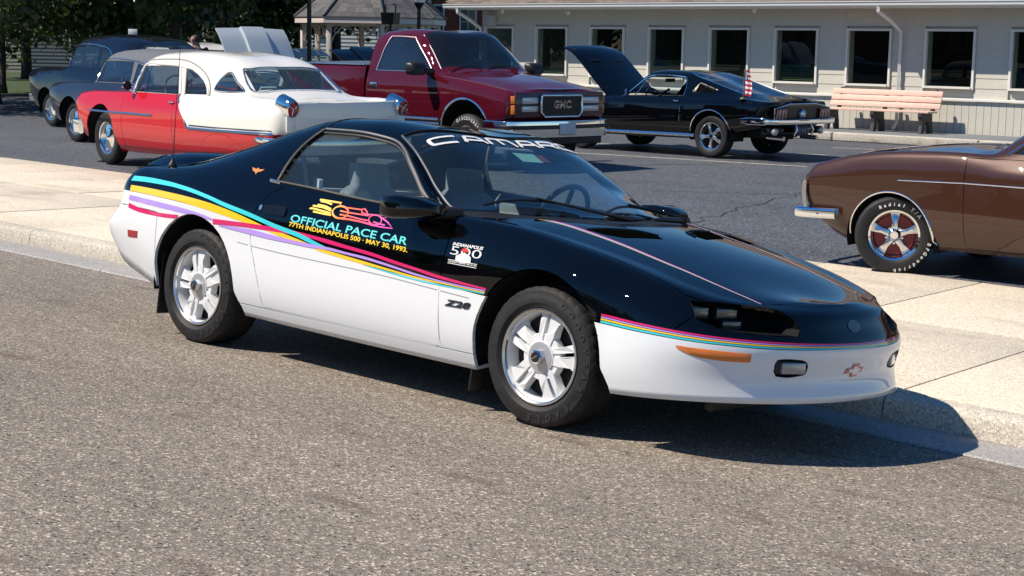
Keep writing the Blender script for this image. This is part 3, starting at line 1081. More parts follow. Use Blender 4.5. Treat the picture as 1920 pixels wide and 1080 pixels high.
# assign large regions
for f in lo.bm.faces: f[lo.pan] = P_QUARTER
lo.cut([(-.62,zfloor),(-.62,.95),(-.3,.99),(3,.99),(3,zfloor)], P_FENDER, bands=(0,1,2,3,4,5))
lo.cut([(-2.2,.05),(-2.2,.278),(-.2,.272),(-.2,.05)], P_ROCKER, bands=(0,1,2))
door = [(-.598,.272),(-.621,.56),(-.60,.85),(-.62,.93),(-.80,.97),(-1.84,.99),(-1.915,.935),(-1.99,.885),(-2.03,.825),(-2.053,.775),(-2.062,.70),(-2.06,.62),(-2.03,.55),(-1.995,.47),(-1.965,.38),(-1.945,.275)]
lo.cut(door, P_DOOR, bands=(2,3,4))
# top side: hood, cowl, windshield, roof, hatch
hood = [(.955,0),(.95,-.12),(.93,-.28),(.895,-.42),(.84,-.55),(.78,-.66),(.72,-.745),(.60,-.735),(.2,-.75),(-.2,-.775),(-.40,-.79),(-.46,-.74),(-.34,-.58),(-.20,-.364),(-.14,-.246),(-.12,-.1),(-.12,0),(-.12,.1),(.955,.1)]
lo.cut(hood, P_HOOD, axes='xy', bands=(5,6))
cowl = [(-.12,.1),(-.12,0),(-.12,-.1),(-.14,-.246),(-.20,-.364),(-.34,-.58),(-.46,-.74),(-.54,-.80),(-.66,-.83),(-.72,-.79),(-.60,-.70),(-.50,-.60),(-.42,-.50),(-.355,-.30),(-.335,-.15),(-.33,0),(-.33,.1)]
lo.cut(cowl, P_COWL, axes='xy', bands=(5,6))
shield = [(-.33,.1),(-.33,0),(-.335,-.15),(-.355,-.30),(-.42,-.50),(-.50,-.60),(-.60,-.70),(-.70,-.775),(-.86,-.74),(-1.0,-.692),(-1.15,-.642),(-1.30,-.59),(-1.235,-.40),(-1.185,-.2),(-1.165,0),(-1.165,.1)]
lo.cut(shield, P_SHIELD, axes='xy', bands=(6,))
hatch = [(-1.93,.1),(-1.93,-.40),(-1.95,-.50),(-2.1,-.56),(-2.5,-.60),(-2.8,-.62),(-2.87,-.58),(-2.90,-.3),(-2.91,0),(-2.91,.1)]
lo.cut(hatch, P_HATCH, axes='xy', bands=(6,))
lo.cut([(-1.165,.1),(-1.165,0),(-1.185,-.2),(-1.235,-.40),(-1.30,-.59),(-1.15,-.642),(-1.0,-.692),(-.86,-.74),(-.70,-.775),(-.66,-.85),(-1.93,-.9),(-1.93,.1)], P_ROOF, axes='xy', bands=(6,))
sg = [(-.80,.912),(-.93,.985),(-1.03,1.058),(-1.10,1.107),(-1.185,1.163),(-1.29,1.205),(-1.43,1.225),(-1.605,1.237),(-1.80,1.235),(-1.853,1.235),(-1.905,1.185),(-1.95,1.12),(-1.975,1.04),(-1.975,.955),(-1.5,.928),(-1.2,.915)]
lo.cut(sg, P_SGLASS, bands=(4,5))
lo.cut([(-.74,.89),(-.86,.978),(-1.0,1.075),(-1.15,1.172),(-1.36,1.26),(-1.87,1.30),(-1.895,1.25),(-1.93,1.17),(-1.965,1.10),(-2.0,1.03),(-2.03,.965),(-2.03,.90)], P_ROOF, bands=(5,), over=(P_QUARTER,P_FENDER))
fas = [(.15,.05),(.15,.552),(.36,.546),(.70,.532),(.755,.60),(.80,.70),(.83,.9),(3,.9),(3,.05)]
lo.cut(fas, P_FASCIA, bands=(0,1,2,3,4,5), over=(P_FENDER,P_QUARTER))
for f in lo.bm.faces:
    if f[lo.pan] == P_QUARTER and f.calc_center_median().x > .4: f[lo.pan] = P_FASCIA
lo.cut([(-5,.05),(-5,.715),(-3.35,.71),(-2.93,.695),(-2.93,.05)], P_RBUMP, bands=(0,1,2,3))
lo.cut([(-2.91,.1),(-2.91,0),(-2.90,-.3),(-2.87,-.58),(-2.9,-.70),(-3.15,-.70),(-5,-.72),(-5,.1)], P_DECK, axes='xy', bands=(6,))
# wheel openings
for xc, zc in ((0, .335), (-WBC, .335)):
    a = arc(xc, zc, AR, 0, 180, 40)
    lo.cut([(xc + AR + .075, .0), (xc + AR + .045, .25)] + a + [(xc - AR - .004, .2), (xc - AR - .01, .0)], P_HOLE, bands=(0,1,2,3,4))
# headlamp pocket in the nose
HL = [(-.745,.667),(-.60,.666),(-.44,.655),(-.385,.61),(-.375,.575),(-.40,.548),(-.55,.551),(-.66,.558),(-.72,.568),(-.775,.60)]
HLC = [(y, z) for y, z in HL]
lo.cut(HLC, P_LAMP, axes='yz', bands=(3,4,5,6), cond=lambda f: f.calc_center_median().x > .45)
FG = [(-.515,.452),(-.385,.449),(-.345,.43),(-.345,.385),(-.45,.371),(-.50,.38),(-.52,.41)]
lo.cut(FG, P_FOG, axes='yz', bands=(1,2,3), cond=lambda f: f.calc_center_median().x > .45)

# two-tone paint: the white lower half is masked along a line that runs down the side
def zsplit(x):
    return _zs(x)
_zs = pchip([(-3.9,.80),(-3.24,.79),(-2.79,.777),(-2.374,.749),(-2.132,.719),(-1.934,.694),(-1.58,.646),(-1.351,.621),(-1.089,.598),(-.618,.573),(-.339,.556),(.348,.526),(.64,.512),(.86,.50),(1.2,.488)])

def twotone_mat():
    m = bpy.data.materials.new('two_tone_paint')
    m.use_nodes = True
    nt = m.node_tree
    b = nt.nodes['Principled BSDF']
    at = nt.nodes.new('ShaderNodeAttribute')
    at.attribute_name = 'split'
    gt = nt.nodes.new('ShaderNodeMath')
    gt.operation = 'GREATER_THAN'
    gt.inputs[1].default_value = 0
    nt.links.new(at.outputs['Fac'], gt.inputs[0])
    mx = nt.nodes.new('ShaderNodeMix')
    mx.data_type = 'RGBA'
    mx.inputs['A'].default_value = (0.745, 0.765, 0.785, 1)
    mx.inputs['B'].default_value = (0.0016, 0.0019, 0.0028, 1)
    nt.links.new(gt.outputs[0], mx.inputs['Factor'])
    nt.links.new(mx.outputs['Result'], b.inputs['Base Color'])
    b.inputs['Roughness'].default_value = 0.5
    b.inputs['Specular IOR Level'].default_value = 0.0
    b.inputs['Coat Weight'].default_value = 1.0
    b.inputs['Coat Roughness'].default_value = 0.006
    # faint orange peel
    tc = nt.nodes.new('ShaderNodeTexCoord')
    n2 = nt.nodes.new('ShaderNodeTexNoise')
    n2.inputs['Scale'].default_value = 55
    nt.links.new(tc.outputs['Object'], n2.inputs['Vector'])
    bp = nt.nodes.new('ShaderNodeBump')
    bp.inputs['Strength'].default_value = 0.02
    bp.inputs['Distance'].default_value = 0.002
    nt.links.new(n2.outputs['Fac'], bp.inputs['Height'])
    nt.links.new(bp.outputs['Normal'], b.inputs['Coat Normal'])
    return m
M_TWOTONE = twotone_mat()

def add_split(o):
    me = o.data
    at = me.attributes.new('split', 'FLOAT', 'POINT')
    at.data.foreach_set('value', [v.co.z - zsplit(v.co.x) for v in me.vertices])

def both(name, pid, m, **k):
    g = lo.extract(pid)
    out = []
    for q in (g, mirror_geo(*g)):
        o = panel(name, q, m, car, **k)
        if o: out.append(o)
    return out

cam_panels = []
for nm, pid in (('front_fender', P_FENDER), ('door', P_DOOR), ('rocker_panel', P_ROCKER), ('quarter_panel', P_QUARTER)):
    cam_panels += both(nm, pid, M_TWOTONE, gap=.0034)
for nm, pid in (('front_fascia', P_FASCIA), ('hood', P_HOOD), ('roof', P_ROOF), ('rear_bumper', P_RBUMP), ('rear_deck', P_DECK)):
    cam_panels.append(panel(nm, weld_mirror(*lo.extract(pid)), M_TWOTONE, car, gap=.0036))
for o in cam_panels: add_split(o)
rt_panels = [o for o in cam_panels]
skin = Skin(cam_panels)
skin.whole(lo, P_HOLE)
cowl_o = panel('cowl_panel', weld_mirror(*lo.extract(P_COWL)), M_TRIM, car, inset=.012)
M_SHIELD = glass_mat('windscreen_glass', (0.74, 0.85, 0.86), 1.05, dust_haze=.014, film=(.42, .58, .64))  # teal film: sky haze put into the colour
shield_o = panel('windscreen', weld_mirror(*lo.extract(P_SHIELD)), M_SHIELD, car, gap=0, flange=0, inset=.004)
hatch_o = panel('hatch_glass', weld_mirror(*lo.extract(P_HATCH)), M_GLASS, car, gap=0, flange=0, inset=.003)
sgl = both('side_window', P_SGLASS, M_GLASS, gap=0, flange=0, inset=.010)

# ------------------------------------------------------------------ wheels
def make_tyre(name, R, W, rin, m, parent, grooves=True, n=48):
    """R outer radius, W section width, axis along y, centred on the wheel plane, outer face at -y"""
    h = W / 2
    p = [(rin, -h * .72), (rin + .012, -h * .86), (rin + (R - rin) * .35, -h * 1.0), (rin + (R - rin) * .6, -h * 1.0),
         (rin + (R - rin) * .64, -h * 1.005), (rin + (R - rin) * .82, -h * .96), (R - .012, -h * .86), (R - .004, -h * .76)]
    if grooves:
        for g in (-.5, -.17, .17, .5):
            p += [(R, h * g - .008), (R - .008, h * g - .006), (R - .008, h * g + .006), (R, h * g + .008)]
    p += [(R - .004, h * .76), (R - .012, h * .86), (rin + (R - rin) * .5, h), (rin + .012, h * .86), (rin, h * .72)]
    return lathe(name, p, m, parent, n=n, axis='y', sharp=32)

def add_tread(bm, R, W, n=44):
    """tread shoulder blocks with thin slanted cuts between them"""
    h = W / 2
    for k in range(n):
        a = 2 * PI * k / n
        for s in (-1, 1):
            c = Vector((math.cos(a) * (R - .0045), s * h * .70, math.sin(a) * (R - .0045)))
            rot = Matrix.Rotation(-a, 3, 'Y') @ Matrix.Rotation(s * .32, 3, 'X')
            add_box(bm, c, (.010, h * .46, 2 * PI * R / n * .885), rot)

def ring_prof(r0, r1, y0, y1):
    return [(r0, y0), (r1, y0), (r1, y1), (r0, y1)]

M_WHITEWHEEL = mat('white_wheel_enamel', (0.72, 0.73, 0.74), 0.28, 0, 0.6, 0.05)
M_BRAKE = mat('brake_iron', (0.05, 0.045, 0.04), 0.5, 0.7)
def make_camaro_wheel():
    w = bpy.data.objects.new('wheel', None)
    COL.objects.link(w)
    w.parent = car
    R, h, rin = .3235, .1225, .212
    prof = [(rin, -h * .72), (rin + .012, -h * .86), (.245, -h * 1.0), (.268, -h * 1.005), (.272, -h * .99), (.300, -h * .955), (.3105, -h * .87), (.3185, -h * .79), (.3222, -h * .66), (.3232, -h * .50)]
    for g in (-.40, -.13, .13, .40):
        prof += [(R, h * g - .009), (R - .007, h * g - .0065), (R - .007, h * g + .0065), (R, h * g + .009)]
    prof += [(.3232, h * .50), (.3222, h * .66), (.3185, h * .79), (.3105, h * .87), (.272, h), (rin + .012, h * .86), (rin, h * .72)]
    NS = 180
    bm = bmesh.new()
    rings_ = []
    for q, (r, y) in enumerate(prof):
        ring = []
        for k in range(NS):
            rr = r
            if r > .3095:
                # slanted cuts across the shoulders and ribs
                sh = int(round(abs(y) / h * 3))
                if (k + sh) % 5 == 0: rr = r - (.0035 if abs(y) > h * .45 else .0025)
            a = 2 * PI * k / NS
            ring.append(bm.verts.new((math.cos(a) * rr, y, math.sin(a) * rr)))
        rings_.append(ring)
    for A, B in zip(rings_[:-1], rings_[1:]):
        for k in range(NS): bm.faces.new((A[k], A[(k + 1) % NS], B[(k + 1) % NS], B[k]))
    bmo('tyre', bm, M_RUBBER, w, smooth=True, sharp=28)
    # barrel and machined lip
    lathe('rim_barrel', [(.207, .10), (.195, .09), (.193, -.02), (.197, -.085), (.205, -.100), (.212, -.106)], M_WHITEWHEEL, w, n=64, axis='y')
    lathe('rim_lip', [(.2035, -.094), (.205, -.108), (.212, -.1125), (.2195, -.112), (.2215, -.106), (.2205, -.098)], M_CHROME_SOFT, w, n=72, axis='y', closed_prof=False)
    # five pairs of swept spokes
    for k in range(5):
        bm = bmesh.new()
        a = -(2 * PI * k / 5 + math.radians(83))
        M = Matrix.Rotation(a, 3, 'Y')
        def spoke(pts, y0, y1):
            A = [bm.verts.new(M @ Vector((x, y0[i], z))) for i, (x, z) in enumerate(pts)]
            B = [bm.verts.new(M @ Vector((x * .985, y1, z))) for x, z in pts]
            n = len(pts)
            bm.faces.new(A); bm.faces.new(B[::-1])
            for i in range(n):
                bm.faces.new((A[i], A[(i + 1) % n], B[(i + 1) % n], B[i]))
        yi, yo = -.096, -.086
        # the wider spoke of the pair lies clockwise of the slit
        spoke([(.060, .007), (.100, .0075), (.150, .008), (.200, .009), (.198, .048), (.185, .044), (.150, .039), (.110, .037), (.066, .030)],
              [yi, yi, yi + .002, yo, yo, yo, yi + .002, yi, yi], -.045)
        spoke([(.060, -.007), (.100, -.0075), (.150, -.008), (.200, -.009), (.186, -.082), (.172, -.076), (.158, -.062), (.130, -.055), (.100, -.053), (.062, -.042)],
              [yi, yi, yi + .002, yo, yo + .004, yo + .002, yo, yi + .002, yi, yi], -.045)
        bmesh.ops.recalc_face_normals(bm, faces=bm.faces)
        bmesh.ops.bevel(bm, geom=list(bm.edges), offset=.0018, segments=1, affect='EDGES', profile=.6)
        bmo('spoke', bm, M_WHITEWHEEL, w, smooth=False)
    lathe('spoke_web', [(.05, -.0905), (.104, -.0905), (.108, -.087), (.108, -.05)], M_WHITEWHEEL, w, n=60, axis='y')
    lathe('hub_ring', [(.04, -.098), (.070, -.1005), (.0735, -.099), (.0735, -.06)], M_WHITEWHEEL, w, n=48, axis='y')
    lathe('hub_disc', [(.001, -.104), (.060, -.104), (.0675, -.1025), (.068, -.095)], mat('machined_hub', (.62, .62, .62), .38, .7), w, n=48, axis='y')
    lathe('centre_nut', [(.034, -.103), (.034, -.128), (.0255, -.136), (.024, -.136)], M_CHROME, w, n=6, axis='y', sharp=20)
    lathe('centre_cap', [(.0245, -.1355), (.023, -.1385), (.001, -.140)], mat('black_cap', (.01, .01, .011), .25, 0, .5), w, n=28, axis='y')
    box('cap_mark', (0, -.1405, 0), (.036, .001, .004), M_CHROME_SOFT, w, rot=Matrix.Rotation(math.radians(-35), 3, 'Y'))
    lathe('brake_disc', [(.05, -.02), (.145, -.02), (.145, .005), (.05, .005)], M_BRAKE, w, n=40, axis='y')
    lathe('shade_disc', [(.190, -.028), (.05, -.024), (.001, -.024)], M_DARK, w, n=32, axis='y')  # added dark disc, stands in for the shade behind the spokes
    return w

w0 = make_camaro_wheel()
YW = .771
ws = [w0] + [copy_tree(w0, car) for _ in range(3)]
for w, (x, y, rz, sp) in zip(ws, ((0, -YW, 0, 0), (-WBC, -YW, 0, .5), (0, YW, PI, .3), (-WBC, YW, PI, .9))):
    w.location = (x, y, .3205)
    w.rotation_euler = (0, sp, rz)
ws[0].rotation_euler = (0, 0, math.radians(1.5)); ws[1].rotation_euler = (0, math.radians(-22), 0)
# embossed tyre lettering
for w in ws[:2]:
    for k, ch in enumerate('GOODYEAR EAGLE'):
        if ch == ' ': continue
        a = math.radians(62 - k * 12)
        r = .262
        c = Vector((math.cos(a) * r, -.1237, math.sin(a) * r))
        e1 = Vector((math.sin(a), 0, -math.cos(a))); e2 = Vector((math.cos(a), 0, math.sin(a)))
        lettering('tyre_letter', ch, c, e1, e2, mat('tyre_letter', (.03, .03, .031), .45), w, size=.042, bold=.001)

# wheel wells, floor, mud flaps
for xc in (0, -WBC):
    for s in (-1, 1):
        pts = arc(xc, .335, AR + .02, -12, 192, 24)
        patch('wheel_liner', [[(x, s * .89, z) for x, z in pts], [(x, s * .50, z) for x, z in pts]], M_LINER, car)
        prism('wheel_well_wall', [(a, b) for a, b in pts], .01, (0, s * .50, 0), (1, 0, 0), (0, 0, 1), (0, 1, 0), M_LINER, car)
box('floor_pan', (-1.28, 0, .27), (1.75, 1.60, .10), M_DARK, car)
box('nose_pan', (.62, 0, .31), (.42, 1.30, .06), M_DARK, car)
box('air_dam', (.70, 0, .225), (.05, 1.05, .11), M_TRIM, car, bevel=.01)
box('engine_block', (.1, 0, .5), (1.0, .95, .30), M_DARK, car)
box('tail_pan', (-3.2, 0, .50), (.5, 1.2, .12), M_DARK, car)
for s in (-1, 1):
    pass
    box('mud_flap', (-.412, s * .765, .29), (.012, .20, .40), M_TRIM, car, rot=Matrix.Rotation(math.radians(6), 3, 'Y'), bevel=.004)
    box('mud_flap', (-WBC - .375, s * .755, .295), (.012, .22, .37), M_TRIM, car, rot=Matrix.Rotation(math.radians(4), 3, 'Y'), bevel=.004)

# ------------------------------------------------------------------ lamps in the nose
def pocket(name, pts, depth, m, dirv):
    """sleeve behind an opening: pts = rim on the surface, swept along dirv"""
    d = Vector(dirv) * depth
    V = [Vector(p) for p in pts]
    n = len(V)
    V2 = [p + d for p in V]
    F = [(i, (i + 1) % n, n + (i + 1) % n, n + i) for i in range(n)] + [tuple(range(2 * n - 1, n - 1, -1))]
    return pyd(name, V + V2, F, m, car)
full = BVHTree.FromBMesh(lo.bm)
def nose_pt(y, z):
    r = full.ray_cast(Vector((4, y, z)), Vector((-1, 0, 0)))
    return r[0]
def dense(poly, n=5):
    o = []
    for i in range(len(poly)):
        a, b = poly[i], poly[(i + 1) % len(poly)]
        for k in range(n): o.append((a[0] + (b[0] - a[0]) * k / n, a[1] + (b[1] - a[1]) * k / n))
    return o
M_POCKET = mat('headlamp_pocket', (.004, .004, .005), .7, spec=.15)
for s in (-1, 1):
    rim = [nose_pt(y, z) for y, z in dense(HL)]
    rim = [Vector((p.x, -s * p.y, p.z)) for p in rim if p is not None]
    pocket('lamp_pocket', rim, .17, M_POCKET, (-1, 0, 0))
    for yy, zz, xx, w_ in ((-.705, .617, .735, .085), (-.585, .616, .790, .105), (-.575, .570, .815, .095)):
        h = .046 if zz > .6 else .034
        Rz = Matrix.Rotation(math.radians(s * 20), 3, 'Z')
        c = Vector((xx, -s * yy, zz))
        box('headlamp_housing', c + Rz @ Vector((-.035, 0, 0)), (.07, w_ + .022, h + .02), M_POCKET, car, rot=Rz, bevel=.006)
        o_ = box('headlamp', c + Rz @ Vector((.001, 0, 0)), (.008, w_, h), mat('dim_lamp_lens', (.06, .065, .07), .12, .2, 1.0, bump=(90, .35, .004)), car, rot=Rz, bevel=.003)
    rim = [nose_pt(y, z) for y, z in dense(FG)]
    rim = [Vector((p.x, -s * p.y, p.z)) for p in rim if p is not None]
    pocket('fog_lamp_pocket', rim, .08, mat('fog_pocket', (.01, .01, .01), .6), (-1, 0, 0))
    box('fog_lamp', (1.038, -s * -.415, .412), (.03, .125, .052), mat('fog_lamp_lens', (.30, .31, .31), .12, .3, 1.0, bump=(90, .35, .004)), car, rot=Matrix.Rotation(math.radians(s * 22), 3, 'Z'), bevel=.008)
    box('fog_lamp_bezel', (1.012, -s * -.415, .412), (.04, .15, .066), M_TRIM, car, rot=Matrix.Rotation(math.radians(s * 22), 3, 'Z'), bevel=.008)

def radial(s_, z, off=.0015):
    """surface point on the nose: s_ is the plan angle in degrees from the side (0) to the centre line (90)"""
    a = math.radians(s_)
    o = Vector((.35, 0, z))
    d = Vector((math.sin(a), -math.cos(a), 0))
    r = skin.half_hit(o + d * 3 + Vector((0, -.0002, 0)), -d)
    if r[0] is None: return None
    n = r[1] if r[1].dot(d) > 0 else -r[1]
    return r[0] + n * off

# amber side repeater, sunk into the bumper
def fit_nose(px, py, pz):
    return math.degrees(math.atan2(px - .35, -py))
def solid_decal(name, outline, fn, thick, m, parent=car):
    """raised piece: outline (list of 2-D points) projected and extruded along the local normal"""
    a = [fn(u, v, -.003) for u, v in outline]
    b = [fn(u, v, thick) for u, v in outline]
    if any(p is None for p in a + b): return None
    n = len(a)
    cb = fn(sum(q[0] for q in outline) / n, sum(q[1] for q in outline) / n, thick) or sum(b, Vector()) / n
    V = a + b + [cb]
    F = [(i, (i + 1) % n, n + (i + 1) % n, n + i) for i in range(n)] + [(n + i, n + (i + 1) % n, 2 * n) for i in range(n)]
    return pyd(name, V, F, m, parent, smooth=True, sharp=35)
for s in (-1, 1):
    a0, a1 = fit_nose(.722, -.85, .48), fit_nose(.972, -.617, .45)
    zt = pchip([(0, .484), (.3, .482), (.7, .478), (1, .474)]); zb = pchip([(0, .478), (.14, .454), (.35, .437), (.7, .430), (.95, .431), (1, .434)])
    rows = []
    for v in (0, .12, .5, .88, 1):
        row = []
        for k in range(19):
            t = k / 18
            q = radial(a0 + (a1 - a0) * t, zb(t) + (zt(t) - zb(t)) * v, -.004 if v in (0, 1) or k in (0, 18) else .0035)
            row.append(Vector((q.x, -s * q.y, q.z)))
        rows.append(row)
    patch('marker_lamp', rows, M_AMBER, car, sharp=60)
    P = [(-3.229,.566),(-3.125,.568),(-3.128,.530),(-3.226,.527)]
    fn2 = lambda x, z, off, s=s: skin.side(x, z, off, s)
    solid_decal('rear_marker_lamp', dense(P, 3), fn2, .004, M_RED_LENS)

# ------------------------------------------------------------------ stripes
M_TEAL = mat('turquoise_stripe', srgb(60, 205, 215), .4, 0, .8)
M_YEL = mat('yellow_stripe', srgb(250, 200, 30), .4, 0, .8)
M_LAV = mat('lavender_stripe', srgb(182, 150, 235), .4, 0, .8)
M_MAG = mat('magenta_stripe', srgb(215, 25, 105), .4, 0, .8)
def lip(x):
    """height of the wheel-arch edge above x, so that stripes stop at it"""
    for xc in (0, -WBC):
        if abs(x - xc) < AR: return .337 + math.sqrt(AR * AR - (x - xc) ** 2)
    return 0.0
def side_stripe(name, top, bot, m, off, line=False):
    ft, fb = pchip(sorted(top)), pchip(sorted(bot))
    x0 = max(min(p[0] for p in top), min(p[0] for p in bot)) - (0.012 if line else 0)
    x1 = min(max(p[0] for p in top), max(p[0] for p in bot))
    n = max(4, int((x1 - x0) / .012))
    xs = [x0 + (x1 - x0) * i / n for i in range(n + 1)]
    for s in (-1, 1):
        ribbon(name, lambda x, z, o, s=s: skin.side(x, z, o, s), [(x, max(ft(x), lip(x))) for x in xs], [(x, max(fb(x), lip(x))) for x in xs], m, car, off)
side_stripe('magenta_stripe', [(-3.247,.723),(-3.111,.703),(-2.910,.695),(-2.703,.702)], [(-3.243,.694),(-3.106,.677),(-2.906,.672),(-2.715,.678)], M_MAG, .0010)
side_stripe('lavender_stripe', [(-3.246,.768),(-3.019,.759),(-2.725,.746),(-2.547,.732),(-2.38,.708)], [(-3.245,.739),(-3.014,.728),(-2.722,.716),(-2.545,.707),(-2.38,.698)], M_LAV, .0010)
side_stripe('yellow_stripe', [(-3.256,.825),(-3.043,.823),(-2.745,.814),(-2.476,.797),(-2.226,.765),(-2.057,.735),(-1.962,.717),(-1.815,.696),(-1.68,.677),(-1.58,.660),(-1.494,.646),(-1.386,.639),(-1.28,.630),(-1.166,.621),(-.97,.604),(-.781,.590),(-.616,.583),(-.45,.578),(-.319,.574)],
            [(-3.247,.793),(-3.026,.787),(-2.73,.777),(-2.465,.756),(-2.219,.728),(-2.06,.710),(-1.935,.693),(-1.812,.673),(-1.68,.657),(-1.575,.645),(-1.492,.632),(-1.384,.621),(-1.278,.613),(-1.164,.605),(-.969,.594),(-.78,.582),(-.615,.577),(-.449,.573),(-.319,.5695)], M_YEL, .0014)
side_stripe('magenta_stripe', [(-2.444,.709),(-2.297,.713),(-2.061,.717),(-1.909,.718),(-1.745,.716),(-1.612,.710),(-1.448,.699),(-1.288,.684),(-1.094,.668),(-.977,.653),(-.786,.632),(-.62,.614),(-.452,.601),(-.312,.593)],
            [(-2.39,.681),(-2.296,.686),(-2.059,.693),(-1.905,.694),(-1.792,.694),(-1.67,.694),(-1.554,.689),(-1.444,.678),(-1.285,.666),(-1.092,.651),(-.974,.637),(-.784,.618),(-.618,.599),(-.451,.590),(-.312,.585)], M_MAG, .0019)
side_stripe('turquoise_stripe', [(-3.315,.876),(-3.103,.880),(-2.891,.875),(-2.688,.861),(-2.498,.838),(-2.32,.809),(-2.073,.772),(-1.874,.737),(-1.667,.708),(-1.497,.670),(-1.458,.662)],
            [(-3.27,.849),(-3.069,.853),(-2.865,.851),(-2.669,.839),(-2.484,.817),(-2.31,.786),(-2.066,.748),(-1.87,.714),(-1.662,.683),(-1.572,.665),(-1.458,.655)], M_TEAL, .0024)
side_stripe('lavender_stripe', [(-2.336,.682),(-2.058,.686),(-1.886,.676),(-1.715,.666),(-1.572,.662),(-1.442,.660),(-1.283,.650),(-1.169,.645),(-.973,.626),(-.783,.605),(-.617,.592),(-.45,.585),(-.317,.583)],
            [(-2.34,.678),(-2.254,.671),(-2.056,.660),(-1.883,.651),(-1.713,.647),(-1.569,.643),(-1.44,.645),(-1.281,.638),(-1.167,.632),(-.971,.615),(-.782,.595),(-.616,.585),(-.45,.579),(-.317,.577)], M_LAV, .0029)
side_stripe('turquoise_stripe', [(-1.164,.603),(-.968,.591),(-.779,.578),(-.615,.573),(-.449,.5705),(-.324,.5685)], [(-1.164,.602),(-.967,.584),(-.778,.571),(-.614,.566),(-.448,.565),(-.324,.563)], M_TEAL, .0014)
# body-side crease moulding
M_CREASE = mat('crease_grey', (.30, .30, .31), .5)
fc = pchip([(-2.28,.634),(-1.85,.610),(-1.05,.588),(-.62,.564),(-.40,.552)])
for x0, x1 in ((-2.17, -2.075), (-2.045, -.63), (-.61, -.42)):
    n_ = max(2, int((x1 - x0) / .03))
    xs = [x0 + (x1 - x0) * i / n_ for i in range(n_ + 1)]
    for s in (-1, 1):
        ribbon('crease_line', lambda x, z, o, s=s: skin.side(x, z, o, s), [(x, fc(x) - .018) for x in xs], [(x, fc(x) - .022) for x in xs], M_CREASE, car, .0012)
# fine stripes round the nose
nose_st = [('turquoise_stripe', .004, .0125, M_TEAL), ('yellow_stripe', .0155, .0225, M_YEL), ('lavender_stripe', .0255, .031, M_LAV), ('magenta_stripe', .034, .042, M_MAG)]
for nm, a, b, m in nose_st:
    T, B = [], []
    xs = [.365 + .055 * k / 4 for k in range(5)]
    for s in (-1, 1):
        ribbon(nm, lambda x, z, o, s=s: skin.side(x, z, o, s), [(x, zsplit(x) + b) for x in xs], [(x, zsplit(x) + a) for x in xs], m, car, .0012)
    V, F = [], []
    prof = []
    for k in range(0, 91):
        ang = 4.5 + (90 - 4.5) * k / 90
        q = radial(ang, .51)
        if q is None: continue
        zz = zsplit(q.x)
        for h in (a, b):
            V.append(radial(ang, zz + h * (1 - .45 * (k / 90) ** .8), .0012) or Vector((0, 0, 0)))
    for i in range(len(V) - 4, -1, -2):
        V += [Vector((V[i].x, -V[i].y, V[i].z)), Vector((V[i + 1].x, -V[i + 1].y, V[i + 1].z))]
    for i in range(0, len(V) - 2, 2): F.append((i, i + 1, i + 3, i + 2))
    pyd(nm, V, F, m, car, smooth=True)
# hood pin stripes
def hood_stripe(nm, y0, y1, m, off):
    for s in (-1, 1):
        T, B = [], []
        for k in range(60):
            x = -.335 + (.875 + .335) * k / 59
            w = 1 - .85 * (k / 59)
            yc = pchip([(-.34,-.565),(-.12,-.530),(.06,-.520),(.3,-.515),(.51,-.495),(.72,-.470),(.88,-.455)])(x)
            T.append((x, s * -(yc + y1 * w))); B.append((x, s * -(yc + y0 * w)))
        ribbon(nm, skin.top, T, B, m, car, off)
hood_stripe('yellow_stripe', -.018, -.011, M_YEL, .0012)
hood_stripe('turquoise_stripe', -.009, -.002, M_TEAL, .0012)
hood_stripe('lavender_stripe', .001, .016, mat('pale_stripe', srgb(225, 205, 240), .4, 0, .8), .0012)
hood_stripe('magenta_stripe', .019, .031, M_MAG, .0012)

# ------------------------------------------------------------------ lettering and emblems on the right side
fn = lambda x, z, off: skin.side(x, z, off, -1)
def side_text(name, s, x0, z0, x1, z1, m, size, bold, shear=0.0, off=.0022):
    V, F = text_mesh2d(s, size, bold, shear)
    w = max(v[0] for v in V) - min(v[0] for v in V)
    mn = min(v[0] for v in V)
    k = math.hypot(x1 - x0, z1 - z0) / w
    dx, dz = (x1 - x0) / w, (z1 - z0) / w
    decal(name, fn, [(x0 + (u - mn) * dx, z0 + (u - mn) * dz + v) for u, v in V], F, m, car, off)
side_text('door_lettering', 'OFFICIAL PACE CAR', -1.75, .760, -.872, .731, mat('turquoise_lettering', srgb(95, 215, 215), .4, 0, .8), .052, .0009)
side_text('door_lettering', '77TH INDIANAPOLIS 500 · MAY 30, 1993.', -1.752, .735, -.857, .698, mat('yellow_lettering', srgb(250, 210, 50), .4, 0, .8), .031, .0007)
def strokes(name, lines_, m, w, off=.0024):
    V, F = [], []
    for P in lines_:
        b = len(V)
        n = len(P)
        for i, p in enumerate(P):
            a_, c_ = P[max(i - 1, 0)], P[min(i + 1, n - 1)]
            dx, dz = c_[0] - a_[0], c_[1] - a_[1]
            l = math.hypot(dx, dz) or 1
            V += [(p[0] - dz / l * w / 2, p[1] + dx / l * w / 2), (p[0] + dz / l * w / 2, p[1] - dx / l * w / 2)]
        for i in range(n - 1): F.append((b + 2 * i, b + 2 * i + 1, b + 2 * i + 3, b + 2 * i + 2))
    decal(name, fn, V, F, m, car, off)
